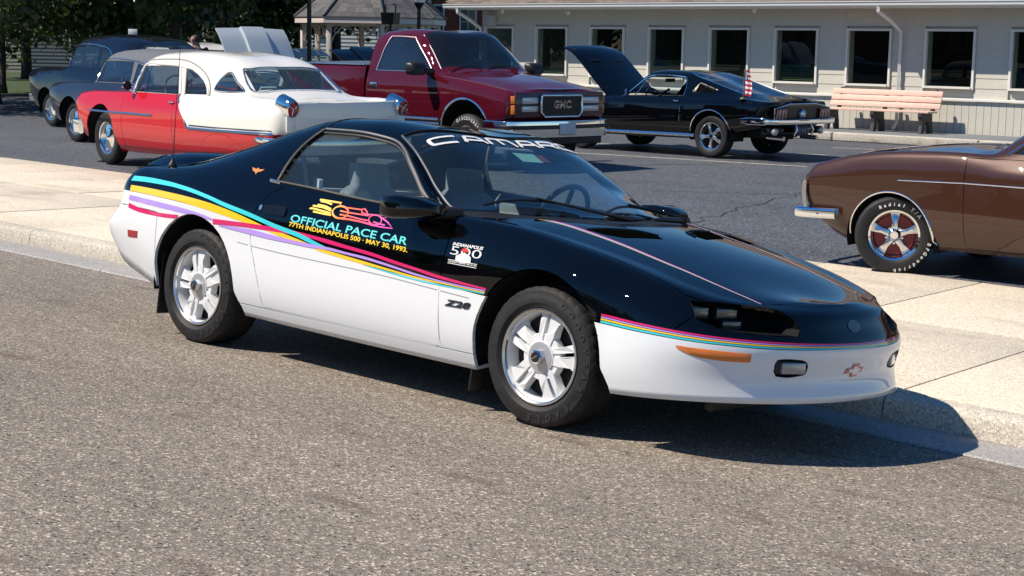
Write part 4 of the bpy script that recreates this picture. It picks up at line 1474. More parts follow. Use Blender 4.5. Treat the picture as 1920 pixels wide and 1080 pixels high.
def logo_mat():
    m = bpy.data.materials.new('racer_logo_print')
    m.use_nodes = True
    nt = m.node_tree
    b = nt.nodes['Principled BSDF']
    tc = nt.nodes.new('ShaderNodeTexCoord')
    sp = nt.nodes.new('ShaderNodeSeparateXYZ')
    mr = nt.nodes.new('ShaderNodeMapRange')
    mr.inputs['From Min'].default_value = -1.65
    mr.inputs['From Max'].default_value = -1.0
    cr = nt.nodes.new('ShaderNodeValToRGB')
    e = cr.color_ramp.elements
    e[0].position = .2; e[0].color = (*srgb(252, 212, 70), 1)
    e[1].position = .95; e[1].color = (*srgb(225, 70, 185), 1)
    q = e.new(.42); q.color = (*srgb(245, 95, 40), 1)
    q = e.new(.62); q.color = (*srgb(235, 60, 90), 1)
    nt.links.new(tc.outputs['Object'], sp.inputs[0])
    nt.links.new(sp.outputs['X'], mr.inputs['Value'])
    nt.links.new(mr.outputs[0], cr.inputs[0])
    nt.links.new(cr.outputs[0], b.inputs['Base Color'])
    b.inputs['Roughness'].default_value = .4
    return m
M_LOGO = logo_mat()
def ring(cx, cz, rx, rz, n=26, tilt=-.10, a0=0, a1=360):
    o = []
    for k in range(n + 1):
        t = math.radians(a0 + (a1 - a0) * k / n)
        u = rx * math.cos(t)
        o.append((cx + u, cz + rz * math.sin(t) + u * tilt))
    return o
strokes('racer_logo', [ring(-1.413, .839, .058, .029), [(-1.605,.887),(-1.441,.884),(-1.444,.871)], [(-1.606,.825),(-1.536,.821),(-1.465,.819)],
        [(-1.642,.838),(-1.61,.839),(-1.506,.83),(-1.477,.828)], [(-1.63,.853),(-1.55,.851),(-1.48,.840)], [(-1.60,.861),(-1.54,.858),(-1.49,.848)], [(-1.592,.880),(-1.547,.878),(-1.501,.871)],
        [(-1.385,.809),(-1.328,.811),(-1.237,.808),(-1.176,.803),(-1.142,.799)]], M_LOGO, .0085)
strokes('racer_logo', [[(-1.419,.868),(-1.389,.865),(-1.282,.865),(-1.259,.871),(-1.23,.857),(-1.223,.848)], [(-1.274,.863),(-1.263,.85),(-1.222,.847),(-1.149,.849)],
        [(-1.419,.846),(-1.371,.843),(-1.285,.842),(-1.205,.841)], [(-1.409,.828),(-1.347,.827),(-1.255,.82),(-1.195,.818)], ring(-1.148, .826, .047, .023),
        [(-1.144,.849),(-1.099,.837),(-1.053,.823),(-1.002,.798),(-1.07,.797),(-1.142,.799)], [(-1.154,.816),(-1.115,.811),(-1.065,.808)]], M_LOGO, .0065)
side_text('fender_lettering', 'INDIANAPOLIS', -.571, .764, -.372, .762, M_WHITE_LETTER, .020, .0006, .2)
side_text('fender_lettering', '500', -.574, .722, -.372, .720, M_WHITE_LETTER, .056, -.0004)
decal('fender_emblem', fn, [(-.530,.694),(-.532,.719),(-.510,.728),(-.481,.737),(-.442,.725),(-.433,.718),(-.429,.693),(-.478,.690)], [(0,1,2,3,4,5,6,7)], M_WHITE_LETTER, car, .0026)
decal('fender_emblem', fn, [(-.482 + .022 * math.cos(t), .748 + .010 * math.sin(t)) for t in [2 * PI * k / 14 for k in range(14)]], [tuple(range(14))], mat('red_print', srgb(200, 60, 50), .4), car, .0030)
strokes('fender_emblem', [[(-.577,.696),(-.385,.694)], [(-.577,.680),(-.387,.677)]], M_WHITE_LETTER, .003)
side_text('fender_lettering', 'THE SEVENTY SEVENTH · MAY 30, 1993', -.576, .6855, -.387, .6835, M_WHITE_LETTER, .0085, .0003)
# raised badge on the white fender
def raised_text(name, s, x0, z0, x1, z1, m, size, bold, shear, thick):
    V, F = text_mesh2d(s, size, bold, shear)
    mn = min(v[0] for v in V); w = max(v[0] for v in V) - mn
    dx, dz = (x1 - x0) / w, (z1 - z0) / w
    P = [(x0 + (u - mn) * dx, z0 + (u - mn) * dz + v) for u, v in V]
    o = decal(name, fn, P, F, m, car, .0012)
    bm = bmesh.new(); bm.from_mesh(o.data)
    r = bmesh.ops.extrude_face_region(bm, geom=list(bm.faces))
    bmesh.ops.translate(bm, verts=[e for e in r['geom'] if isinstance(e, bmesh.types.BMVert)], vec=(0, -thick, 0))
    bm.to_mesh(o.data); bm.free()
    return o
raised_text('model_badge', 'Z28', -.571, .481, -.402, .483, mat('black_badge', (.012, .012, .012), .35), .040, .0009, .25, .004)
wing = [(-2.255,1.007),(-2.215,1.000),(-2.200,1.008),(-2.188,1.000),(-2.144,1.003),(-2.165,.990),(-2.188,.985),(-2.195,.972),(-2.207,.983),(-2.235,.990)]
solid_decal('wing_emblem', wing, fn, .003, mat('gold_emblem', srgb(235, 150, 90), .3, .6))

# ------------------------------------------------------------------ emblems on the nose
def nose_fn(y, z, off): return skin.front(y, z, off)
solid_decal('nose_emblem', [(.050 * math.cos(t), .585 + .026 * math.sin(t)) for t in [2 * PI * k / 20 for k in range(20)]], nose_fn, .004, mat('dark_emblem', (.02, .022, .025), .2, .5, 1))
bt = [(-.06,.012),(-.024,.012),(-.024,.030),(.024,.030),(.024,.012),(.06,.012),(.048,-.012),(.022,-.012),(.022,-.030),(-.026,-.030),(-.026,-.012),(-.072,-.012)]
solid_decal('bow_tie_emblem', dense([(u * 1.12, .392 + v * 1.0) for u, v in bt], 2), nose_fn, .004, mat('red_outline', srgb(170, 25, 40), .3, 0, 1))
solid_decal('bow_tie_emblem', dense([(u * .76 - .001, .392 + v * .60) for u, v in bt], 2), nose_fn, .006, mat('white_emblem', (.75, .75, .76), .3, 0, 1))

# ------------------------------------------------------------------ door mirrors
def skinned(name, rings, m, parent, cap=True, sub=1):
    bm = bmesh.new()
    R = [[bm.verts.new(p) for p in r] for r in rings]
    n = len(R[0])
    for i in range(len(R) - 1):
        for k in range(n): bm.faces.new((R[i][k], R[i][(k + 1) % n], R[i + 1][(k + 1) % n], R[i + 1][k]))
    if cap:
        bm.faces.new(R[0][::-1]); bm.faces.new(R[-1])
    bmesh.ops.recalc_face_normals(bm, faces=bm.faces)
    if sub: bmesh.ops.subdivide_edges(bm, edges=list(bm.edges), cuts=sub, use_grid_fill=True, smooth=.6)
    return bmo(name, bm, m, parent, smooth=True, sharp=60)
def rrect(c, u, v, a, b, r=.35, n=4):
    """rounded rectangle ring about c spanned by unit vectors u,v with half sizes a,b"""
    c, u, v = Vector(c), Vector(u), Vector(v)
    o = []
    rr = min(a, b) * r
    for sx, sy, a0 in ((1, 1, 0), (-1, 1, 90), (-1, -1, 180), (1, -1, 270)):
        for k in range(n + 1):
            t = math.radians(a0 + 90 * k / n)
            o.append(c + u * (sx * (a - rr) + rr * math.cos(t)) + v * (sy * (b - rr) + rr * math.sin(t)))
    return o
for s in (-1, 1):
    U, Vv = Vector((0, s, 0)), Vector((0, 0, 1))
    rings = [rrect((-.905, s * .985, .915), U, Vv, .095, .047, .5), rrect((-.89, s * .987, .915), U, Vv, .108, .056, .55),
             rrect((-.80, s * .99, .920), U, Vv, .110, .056, .7), rrect((-.70, s * .975, .922), U, Vv, .092, .046, .9), rrect((-.635, s * .955, .92), U, Vv, .055, .026, .95)]
    skinned('door_mirror', rings, M_BLACKPAINT, car, sub=0)
    pyd('mirror_glass', rrect((-.9065, s * .985, .915), U, Vv, .086, .040, .4), [tuple(range(20))], mat('mirror_glass', (.6, .63, .65), .02, 1), car)
    skinned('mirror_arm', [rrect((-.75, s * .91, .905), (1, 0, 0), Vv, .085, .026, .7), rrect((-.74, s * .84, .905), (1, 0, 0), Vv, .10, .03, .7), rrect((-.73, s * .80, .905), (1, 0, 0), Vv, .11, .03, .7)], M_TRIM, car, sub=0)

# ------------------------------------------------------------------ window trim
def rail_line(pts, off=.004, s=-1):
    out = []
    for x, z in pts:
        r = full.ray_cast(Vector((x, -3, z)), Vector((0, 1, 0)))
        if r[0] is None: continue
        n = r[1] if r[1].y < 0 else -r[1]
        p = r[0] + n * off
        out.append(Vector((p.x, -s * p.y, p.z)))
    return out
M_GREYTRIM = mat('grey_weatherstrip', (.14, .14, .145), .35, .4)
def smooth_pts(P, n=6):
    """Catmull-Rom resample of 2-D points"""
    o = []
    for i in range(len(P) - 1):
        p0, p1, p2, p3 = P[max(i - 1, 0)], P[i], P[i + 1], P[min(i + 2, len(P) - 1)]
        for k in range(n):
            t = k / n
            o.append(tuple(.5 * (2 * p1[j] + (p2[j] - p0[j]) * t + (2 * p0[j] - 5 * p1[j] + 4 * p2[j] - p3[j]) * t * t + (3 * p1[j] - p0[j] - 3 * p2[j] + p3[j]) * t**3) for j in range(len(p1))))
    o.append(tuple(P[-1]))
    return o
top_edge = [(-1.865,1.247),(-1.605,1.249),(-1.43,1.237),(-1.29,1.216),(-1.185,1.172),(-1.10,1.115),(-1.03,1.065),(-.93,.992),(-.80,.918),(-.735,.885)]
rear_edge = [(-1.865,1.247),(-1.915,1.19),(-1.96,1.12),(-1.985,1.04),(-1.99,.955)]
for s in (-1, 1):
    tube('roof_rail_trim', rail_line(smooth_pts(top_edge), .001, s), .009, M_GREYTRIM, car, n=6)
    tube('window_frame', rail_line(smooth_pts([(x + .012, z - .018) for x, z in top_edge[:-1]]), -.001, s), .007, M_TRIM, car, n=6)
    tube('window_frame', rail_line(smooth_pts(rear_edge), .003, s), .010, M_TRIM, car, n=6)
    tube('belt_moulding', rail_line(smooth_pts([(-1.99,.95),(-1.7,.937),(-1.45,.922),(-1.2,.910),(-.95,.904),(-.78,.903)]), .002, s), .0085, M_TRIM, car, n=6)
    box('pillar_cap', rail_line([(-2.005, .948)], .004, s)[0] if rail_line([(-2.005, .948)], .004, s) else (-2, s * .83, .95), (.085, .012, .018), M_CHROME_SOFT, car, rot=Matrix.Rotation(math.radians(4), 3, 'Y'), bevel=.003)
    # windscreen surround
def top_pt(x, y, off=.003):
    r = full.ray_cast(Vector((x, -max(abs(y), .0005), 3)), Vector((0, 0, -1)))
    n = r[1] if r[1].z > 0 else -r[1]
    p = r[0] + n * off
    if y > 0: p.y = -p.y
    return p
for s in (-1, 1):
    P = [top_pt(x, y, .003) for x, y in smooth_pts([(-.70,-.785),(-.86,-.748),(-1.0,-.70),(-1.15,-.65),(-1.30,-.597)])]
    tube('windscreen_trim', [Vector((p.x, -s * p.y, p.z)) for p in P], .0065, M_GREYTRIM, car, n=6)
P = [top_pt(x, y, .001) for x, y in smooth_pts([(-1.30,-.592),(-1.235,-.40),(-1.185,-.2),(-1.165,-.001)])]
tube('windscreen_trim', P + [Vector((p.x, -p.y, p.z)) for p in P[::-1][1:]], .005, M_TRIM, car, n=6)
# removable roof panel seams
for s in (-1, 1):
    seam = [(-1.285,-.36),(-1.30,-.20),(-1.34,-.165),(-1.5,-.16),(-1.74,-.16),(-1.80,-.20),(-1.845,-.4),(-1.875,-.60)]
    P = [top_pt(x, y, .0005) for x, y in smooth_pts(seam, 5)]
    tube('roof_panel_seam', [Vector((p.x, -s * p.y, p.z)) for p in P], .004, M_GAP, car, n=5)

# ------------------------------------------------------------------ hood scoops
for s in (-1, 1):
    sc_ = [(-.098,-.482),(-.085,-.36),(-.03,-.215),(.06,-.16),(.105,-.175),(.085,-.25),(.05,-.40),(-.02,-.46)]
    sc_ = [(x, s * -y) for x, y in sc_]
    V = [skin.top(x, y, .0015) for x, y in sc_]
    c = sum(V, Vector()) / len(V)
    pyd('hood_scoop', V + [c - Vector((0, 0, .0))], [(i, (i + 1) % len(V), len(V)) for i in range(len(V))], mat('scoop_black', (.002, .002, .002), .9, spec=0), car)
    lip = [(-.108,-.487),(-.098,-.36),(-.045,-.205),(.055,-.148)]
    P = [skin.top(x, s * -y, .002) for x, y in smooth_pts(lip, 5)]
    tube('scoop_lip', P, .006, M_BLACKPAINT, car, n=8)

# ------------------------------------------------------------------ wipers and cowl
for y0, y1, x0, x1 in ((-.69, -.12, -.60, -.335), (-.10, .50, -.34, -.42)):
    bl = [top_pt(x0 + (x1 - x0) * t - .055 * math.sin(PI * t), y0 + (y1 - y0) * t, .018) for t in [k / 10 for k in range(11)]]
    tube('wiper_blade', bl, .007, M_TRIM, car, n=6)
    tube('wiper_arm', [bl[5] + Vector((0, 0, .012)), top_pt(x1 + .04, y1 - .05, .03), top_pt(x1 + .12, y1 + .06, .02)], [.006, .009, .013], M_TRIM, car, n=6)
for yy, ln in ((-.02, .30), (.42, .42)):
    P = [top_pt(-.26 - .10 * (abs(yy + t * ln / 2) / .7) ** 2, yy + t * ln / 2, .012) for t in (-1, -.6, -.2, .2, .6, 1)]
    tube('cowl_vent', P, [.006, .012, .015, .015, .012, .006], M_TRIM, car, n=8)

# ------------------------------------------------------------------ door handle, lock, aerial, wing
h = [(-1.985,.823),(-1.83,.829),(-1.805,.822),(-1.80,.782),(-1.815,.777),(-1.955,.776),(-1.972,.79)]
for s in (-1, 1):
    f2 = lambda x, z, off, s=s: skin.side(x, z, off, s)
    solid_decal('door_handle', dense(h, 2), f2, .007, mat('handle_black', (.004, .004, .005), .3, 0, .6, spec=.1))
    solid_decal('door_lock', [(-2.005 + .012 * math.cos(t), .808 + .014 * math.sin(t)) for t in [2 * PI * k / 14 for k in range(14)]], f2, .006, M_CHROME_SOFT)
    # lower body crease moulding
ab = skin.top(-3.06, -.745, 0)
lathe('aerial_base', [(.028, 0), (.026, .012), (.012, .03), (.008, .045), (.001, .05)], M_TRIM, car, n=16, loc=ab)
tube('aerial', [ab + Vector((0, 0, .03)), ab + Vector((.004, 0, .8))], [.0028, .0016], mat('aerial_black', (.03, .03, .03), .4, .5), car, n=6)
# raised tail spoiler
sp = []
for k in range(33):
    t = -1 + 2 * k / 32
    y = t * .74
    e = 1 - abs(t) ** 5
    x = -3.36 + .10 * abs(t) ** 2.5
    zb = .965 - .03 * abs(t) ** 4
    sp.append([(x + .13, y, zb + .005), (x + .08, y, zb + .028 * e + .012), (x - .02, y, zb + .058 * e + .012), (x - .085, y, zb + .058 * e + .006), (x - .095, y, zb + .04 * e), (x - .02, y, zb + .022 * e), (x + .09, y, zb - .006)])
skinned('rear_spoiler', sp, M_BLACKPAINT, car, sub=0)
for s in (-1, 1):
    box('spoiler_foot', (-3.32, s * .55, .955), (.16, .10, .05), M_BLACKPAINT, car, bevel=.012)
box('tail_lamp', (-3.478, .5, .80), (.05, .42, .11), M_RED_LENS, car, bevel=.012)
box('tail_lamp', (-3.478, -.5, .80), (.05, .42, .11), M_RED_LENS, car, bevel=.012)

# ------------------------------------------------------------------ windscreen lettering
letters = {
 'C': [[(1, 1), (.2, 1), (.05, .85), (0, .5), (0, .15), (.1, 0), (.85, 0)]],
 'A': [[(0, 0), (.22, .9), (.3, 1), (.75, 1), (.85, .9), (1, 0)], [(.12, .38), (.92, .38)]],
 'M': [[(0, 0), (.1, .9), (.18, 1), (.85, 1), (.93, .9), (1, 0)], [(.5, 1), (.5, .12)]],
 'R': [[(0, 0), (.12, .9), (.2, 1), (.88, 1), (.95, .8), (.9, .5), (.8, .42), (.1, .42)], [(.62, .42), (1, 0)]],
 'O': [[(.15, 1), (.85, 1), (1, .8), (1, .2), (.88, 0), (.12, 0), (0, .2), (0, .8), (.15, 1)]]}
def glass_pt(u, v, off=.0012):
    """u across (-1..1), v up the text band (0..1)"""
    y = u * .57
    x = (-1.040 - .052 * abs(u) ** 2) - v * (.082 - .022 * abs(u))
    r = full.ray_cast(Vector((x, y if y < 0 else -y, 3)), Vector((0, 0, -1)))
    n = r[1] if r[1].z > 0 else -r[1]
    p = r[0] + n * off
    if y > 0: p.y = -p.y
    return p
pos = -1.0
for ch, wd in zip('CAMARO', (.34, .29, .38, .29, .29, .33)):
    V, F = [], []
    for L in letters[ch]:
        L = smooth_pts(L, 3) if ch in 'CO' else [(a_[0] + (b_[0] - a_[0]) * k_ / 3, a_[1] + (b_[1] - a_[1]) * k_ / 3) for a_, b_ in zip(L[:-1], L[1:]) for k_ in range(3)] + [L[-1]]
        b = len(V)
        for i, p in enumerate(L):
            a_, c_ = L[max(i - 1, 0)], L[min(i + 1, len(L) - 1)]
            du, dv = (c_[0] - a_[0]) * wd * .57 * .9, (c_[1] - a_[1]) * .075
            l = math.hypot(du, dv) or 1
            for sg_ in (1, -1):
                V.append(glass_pt(pos + p[0] * wd * .9 - sg_ * dv / l * .0110 / .57, p[1] + sg_ * du / l * .0098 / .075))
        for i in range(len(L) - 1): F.append((b + 2 * i, b + 2 * i + 1, b + 2 * i + 3, b + 2 * i + 2))
    pyd('windscreen_letter', V, F, M_WHITE_LETTER, car)
    pos += wd * 1.045
def glass_rect(name, x0, x1, y0, y1, m, off=-.008):
    g = [[top_pt(x0 + (x1 - x0) * i / 3, y0 + (y1 - y0) * j / 3, off) for j in range(4)] for i in range(4)]
    patch(name, g, m, car)
glass_rect('windscreen_sticker', -.985, -.90, -.10, .06, mat('pale_green_sticker', srgb(150, 200, 180), .6))
glass_rect('windscreen_sticker', -.975, -.91, .065, .125, mat('stamp_red', srgb(120, 60, 60), .6))

# ------------------------------------------------------------------ cabin
M_SEAT = mat('grey_seat_cloth', (.22, .23, .25), .85, noise=(25, .2))
def seat(y):
    skinned('seat_cushion', [rrect((-1.62, y, .42), (0, 1, 0), (0, 0, 1), .22, .09, .6), rrect((-1.35, y, .44), (0, 1, 0), (0, 0, 1), .25, .10, .6), rrect((-1.08, y, .45), (0, 1, 0), (0, 0, 1), .22, .07, .6)], M_SEAT, car, sub=0)
    skinned('seat_back', [rrect((-1.58, y, .45), (0, 1, 0), (1, 0, 0), .24, .08, .6), rrect((-1.68, y, .70), (0, 1, 0), (1, 0, 0), .25, .075, .6), rrect((-1.76, y, .92), (0, 1, 0), (1, 0, 0), .19, .055, .6), rrect((-1.77, y, .96), (0, 1, 0), (1, 0, 0), .13, .045, .6), rrect((-1.79, y, 1.08), (0, 1, 0), (1, 0, 0), .12, .04, .7)], M_SEAT, car, sub=0)
seat(-.37); seat(.37)
skinned('rear_seat', [rrect((-2.22, 0, .45), (0, 1, 0), (1, 0, 0), .58, .10, .5), rrect((-2.34, 0, .70), (0, 1, 0), (1, 0, 0), .58, .09, .5), rrect((-2.42, 0, .90), (0, 1, 0), (1, 0, 0), .55, .06, .5)], M_SEAT, car, sub=0)
skinned('dashboard', [rrect((-.86, 0, .72), (0, 1, 0), (0, 0, 1), .70, .13, .5), rrect((-.70, 0, .77), (0, 1, 0), (0, 0, 1), .70, .11, .5), rrect((-.52, 0, .80), (0, 1, 0), (0, 0, 1), .62, .08, .5), rrect((-.36, 0, .82), (0, 1, 0), (0, 0, 1), .50, .05, .5)], M_INTERIOR_DARK, car, sub=0)
box('parcel_shelf', (-2.72, 0, .80), (.55, 1.2, .03), M_INTERIOR, car)
box('cabin_floor', (-1.4, 0, .34), (2.2, 1.5, .03), M_INTERIOR_DARK, car)
for s in (-1, 1):
    box('door_card', (-1.35, s * .795, .68), (1.2, .04, .42), M_INTERIOR, car, bevel=.015)
    tube('seat_belt', [(-1.95, s * .70, 1.10), (-1.93, s * .66, .85), (-1.80, s * .60, .62)], .012, mat('belt_grey', (.12, .12, .125), .8), car, n=6)
swc = Vector((-1.02, .37, .865))
Rm = Matrix.Rotation(math.radians(-68), 3, 'Y')
tube('steering_wheel', [swc + Rm @ Vector((.20 * math.cos(t), .20 * math.sin(t), 0)) for t in [2 * PI * k / 32 for k in range(32)]], .015, M_INTERIOR_DARK, car, n=8, closed=True)
for a in (20, 160, 270):
    t = math.radians(a)
    tube('wheel_spoke', [swc, swc + Rm @ Vector((.18 * math.sin(t) * -1, .18 * math.cos(t), -.0))], .014, M_INTERIOR_DARK, car, n=6)
box('interior_mirror', (-1.03, 0, 1.19), (.03, .22, .06), M_INTERIOR_DARK, car, bevel=.01)
box('paper_sheet', (-1.93, -.60, .93), (.02, .34, .10), mat('white_paper', (.65, .68, .68), .7), car, rot=Matrix.Rotation(math.radians(55), 3, 'Z'))

# ================================================================== shared builders for the other cars
class Car:
    def __init__(self, name, pose, lines, xr, xf, rows, label, group=None, **k):
        x, y, h, z = pose
        self.root = empty(name, (x, y, z), math.radians(h), label, 'car', group)
        self.lo = Loft(lines, xr, xf, rows, **k)
        self.full = BVHTree.FromBMesh(self.lo.bm)
        self.outer = []
    def cut(self, *a, **k): self.lo.cut(*a, **k)
    def side(self, name, pid, m, **k):
        g = self.lo.extract(pid)
        out = [panel(name, q, m, self.root, **k) for q in (g, mirror_geo(*g))]
        return [o for o in out if o]
    def mid(self, name, pid, m, **k):
        return panel(name, weld_mirror(*self.lo.extract(pid)), m, self.root, **k)
    def sp(self, x, z, s=1, off=.003):
        """point on the side surface; s=+1 left, -1 right"""
        r = self.full.ray_cast(Vector((x, -3, z)), Vector((0, 1, 0)))
        if r[0] is None: return None
        n = r[1] if r[1].y < 0 else -r[1]
        p = r[0] + n * off
        return Vector((p.x, -s * p.y, p.z))
    def tp(self, x, y, off=.003):
        r = self.full.ray_cast(Vector((x, -max(abs(y), .0005), 4)), Vector((0, 0, -1)))
        if r[0] is None: return None
        n = r[1] if r[1].z > 0 else -r[1]
        p = r[0] + n * off
        if y > 0: p.y = -p.y
        return p
    def trim(self, name, pts, r, m, off=.002, sides=(1, -1), n=6, sm=5):
        for s in sides:
            P = [self.sp(x, z, s, off) for x, z in (smooth_pts(pts, sm) if sm else pts)]
            P = [p for p in P if p is not None]
            if len(P) > 1: tube(name, P, r, m, self.root, n=n)
    def ttrim(self, name, pts, r, m, off=.002, mirror=True, n=6, sm=5):
        P = [self.tp(x, y, off) for x, y in (smooth_pts(pts, sm) if sm else pts)]
        P = [p for p in P if p is not None]
        tube(name, P, r, m, self.root, n=n)
        if mirror: tube(name, [Vector((p.x, -p.y, p.z)) for p in P], r, m, self.root, n=n)
    def flat(self, name, outline, thick, m, s=1):
        a = [self.sp(x, z, s, -.003) for x, z in outline]
        b = [self.sp(x, z, s, thick) for x, z in outline]
        if any(p is None for p in a + b): return
        n = len(a)
        V = a + b + [sum(b, Vector()) / n]
        pyd(name, V, [(i, (i + 1) % n, n + (i + 1) % n, n + i) for i in range(n)] + [(n + i, n + (i + 1) % n, 2 * n) for i in range(n)], m, self.root, smooth=True, sharp=35)

def paint(name, col, flake=0.0, rough=.3):
    return mat(name, col, .5 if not flake else rough, flake, 1.0, .008, spec=(0.0 if not flake else .2))

def make_wheel(parent, R, W, rin, style, letters=None, n=40):
    w = bpy.data.objects.new('wheel', None); COL.objects.link(w); w.parent = parent
    make_tyre('tyre', R, W, rin, M_RUBBER, w, n=n)
    h = W / 2
    lathe('rim', [(rin - .012, h * .7), (rin - .022, 0), (rin - .020, -h * .45), (rin - .006, -h * .62), (rin - .003, -h * .80), (rin + .012, -h * .86), (rin + .014, -h * .80), (rin + .010, -h * .70)], M_CHROME, w, n=n, axis='y')
    lathe('shade_disc', [(rin - .02, h * .1), (.001, h * .12)], M_DARK, w, n=24, axis='y')  # dark disc added for the shade inside the wheel
    if style == 'five':        # cast five-spoke
        for k in range(5):
            a = 2 * PI * k / 5 + PI / 2
            M = Matrix.Rotation(-a, 3, 'Y')
            bm = bmesh.new()
            pts = [(.03, -.028), (rin * .55, -.021), (rin - .02, -.036), (rin - .02, .036), (rin * .55, .021), (.03, .028)]
            y0 = [-h * .62, -h * .60, -h * .42, -h * .42, -h * .60, -h * .62]
            A = [bm.verts.new(M @ Vector((x, y0[i], z))) for i, (x, z) in enumerate(pts)]
            B = [bm.verts.new(M @ Vector((x, -h * .15, z * .8))) for x, z in pts]
            bm.faces.new(A); bm.faces.new(B[::-1])
            for i in range(6): bm.faces.new((A[i], A[(i + 1) % 6], B[(i + 1) % 6], B[i]))
            bmesh.ops.recalc_face_normals(bm, faces=bm.faces)
            bmesh.ops.bevel(bm, geom=list(bm.edges), offset=.004, segments=2, affect='EDGES', profile=.5)
            bmo('spoke', bm, M_CHROME_SOFT, w, smooth=True, sharp=50)
        lathe('hub', [(.001, -h * .78), (.030, -h * .78), (.036, -h * .72), (.052, -h * .60), (.055, -h * .3)], M_CHROME, w, n=24, axis='y')
    elif style == 'disc':
        lathe('hub_cap', [(.001, -h * .85), (.03, -h * .84), (.05, -h * .7), (rin * .7, -h * .62), (rin - .02, -h * .5)], M_CHROME, w, n=30, axis='y')
    return w

def wheels(c, pts, maker, sides=(1, -1), steer=0.0):
    w0 = maker(c.root)
    out = [w0]
    for _ in range(len(pts) * 2 - 1): out.append(copy_tree(w0, c.root))
    i = 0
    for x, y, z in pts:
        for s in (1, -1):
            o = out[i]; i += 1
            o.location = (x, s * y, z)
            st = math.radians(steer) if x > -.5 else 0
            o.rotation_euler = (0, i * .7, (PI if s > 0 else 0) + st)
    return out

def wells(c, xcs, zc, R, yo, yi):
    for xc in xcs:
        for s in (-1, 1):
            pts = arc(xc, zc, R, -15, 195, 18)
            patch('wheel_liner', [[(x, s * yo, z) for x, z in pts], [(x, s * yi, z) for x, z in pts]], M_LINER, c.root)
            prism('wheel_well_wall', pts, .01, (0, s * yi, 0), (1, 0, 0), (0, 0, 1), (0, 1, 0), M_LINER, c.root)

def bench_seat(c, x, y, w, z, m, name='seat', h=.45, lean=.12):
    skinned(name + '_cushion', [rrect((x - .05, y, z), (0, 1, 0), (0, 0, 1), w, .09, .6), rrect((x + .45, y, z + .02), (0, 1, 0), (0, 0, 1), w, .08, .6)], m, c.root, sub=0)
    skinned(name + '_back', [rrect((x, y, z + .05), (0, 1, 0), (1, 0, 0), w, .08, .6), rrect((x - lean * .7, y, z + h * .75), (0, 1, 0), (1, 0, 0), w, .075, .6), rrect((x - lean, y, z + h), (0, 1, 0), (1, 0, 0), w * .95, .05, .7)], m, c.root, sub=0)

def steering(c, pos, R=.19, tilt=-62, m=None):
    m = m or M_INTERIOR_DARK
    Rm = Matrix.Rotation(math.radians(tilt), 3, 'Y')
    p = Vector(pos)
    tube('steering_wheel', [p + Rm @ Vector((R * math.cos(t), R * math.sin(t), 0)) for t in [2 * PI * k / 28 for k in range(28)]], .012, m, c.root, n=6, closed=True)
    tube('steering_column', [p, p + Rm @ Vector((0, 0, .35))], .02, M_INTERIOR_DARK, c.root, n=6)
    tube('wheel_spoke', [p + Rm @ Vector((0, -R, 0)), p, p + Rm @ Vector((0, R, 0))], .009, m, c.root, n=6)

# ================================================================== black fastback with its hood up
L_MUS = [
 dict(y=[(-3.3,.60),(.45,.60)], z=[(-3.3,.44),(-2.4,.30),(-.4,.28),(.45,.38)], nose=(.66,.42,5), tail=(-3.66,.50,5), crease=True),
 dict(y=[(-3.3,.80),(-2.3,.81),(-.4,.81),(.45,.80)], z=[(-3.3,.42),(-2.4,.275),(-.4,.262),(.45,.38)], nose=(.74,.42,5), tail=(-3.70,.49,5), crease=True),
 dict(y=[(-3.3,.85),(-2.4,.875),(-.4,.872),(.45,.85)], z=[(-3.3,.54),(-2.4,.42),(-.4,.40),(.45,.48)], nose=(.80,.50,5), tail=(-3.74,.56,5)),
 dict(y=[(-3.3,.875),(-2.4,.905),(-1.2,.895),(.45,.88)], z=[(-3.3,.70),(-2.4,.64),(-1.2,.62),(.45,.66)], nose=(.86,.66,6), tail=(-3.76,.68,6)),
 dict(y=[(-3.3,.85),(-2.6,.88),(-1.5,.875),(-.5,.87),(.45,.865)], z=[(-3.3,.86),(-2.6,.865),(-2.1,.85),(-1.2,.835),(.45,.80)], nose=(.86,.78,7), tail=(-3.84,.83,7), crease=True),
 dict(y=[(-3.3,.80),(-2.6,.79),(-2.1,.80),(-1.2,.80),(-.7,.80),(.45,.80)], z=[(-3.3,.905),(-2.6,.93),(-2.1,.922),(-1.2,.892),(-.7,.882),(.45,.835)], nose=(.84,.81,7), tail=(-3.84,.88,7)),
 dict(y=[(-3.3,.64),(-2.9,.60),(-2.4,.565),(-2.0,.555),(-1.5,.555),(-1.27,.57),(-1.0,.65),(-.78,.715),(-.5,.70),(.45,.66)],
      z=[(-3.3,.945),(-2.9,1.05),(-2.4,1.19),(-2.0,1.262),(-1.5,1.28),(-1.27,1.255),(-1.0,1.06),(-.78,.905),(-.5,.895),(.45,.85)], nose=(.82,.83,7), tail=(-3.85,.89,7)),
 dict(y=[], z=[(-3.3,.965),(-2.9,1.07),(-2.4,1.225),(-2.0,1.305),(-1.6,1.325),(-1.25,1.30),(-.9,1.10),(-.62,.945),(-.4,.935),(.45,.885)], nose=(.84,.845,7), tail=(-3.86,.90,7)),
]
mus = Car('fastback_coupe', (-12.988, 15.435, 178.56, .122), L_MUS, -3.3, .45, [1, 2, 4, 4, 2, 6, 8], 'glossy black fastback coupe with raised hood and small flag parked by the building', 'parked cars', nside=90, nnose=8, ntail=8)
for f in mus.lo.bm.faces: f[mus.lo.pan] = 1
mus.cut([(-.62, .2), (-.58, .55), (-.60, .84), (-.66, .93), (-2.10, .95), (-2.12, .80), (-2.10, .5), (-2.02, .285), (-.66, .27)], 2, bands=(1, 2, 3, 4))
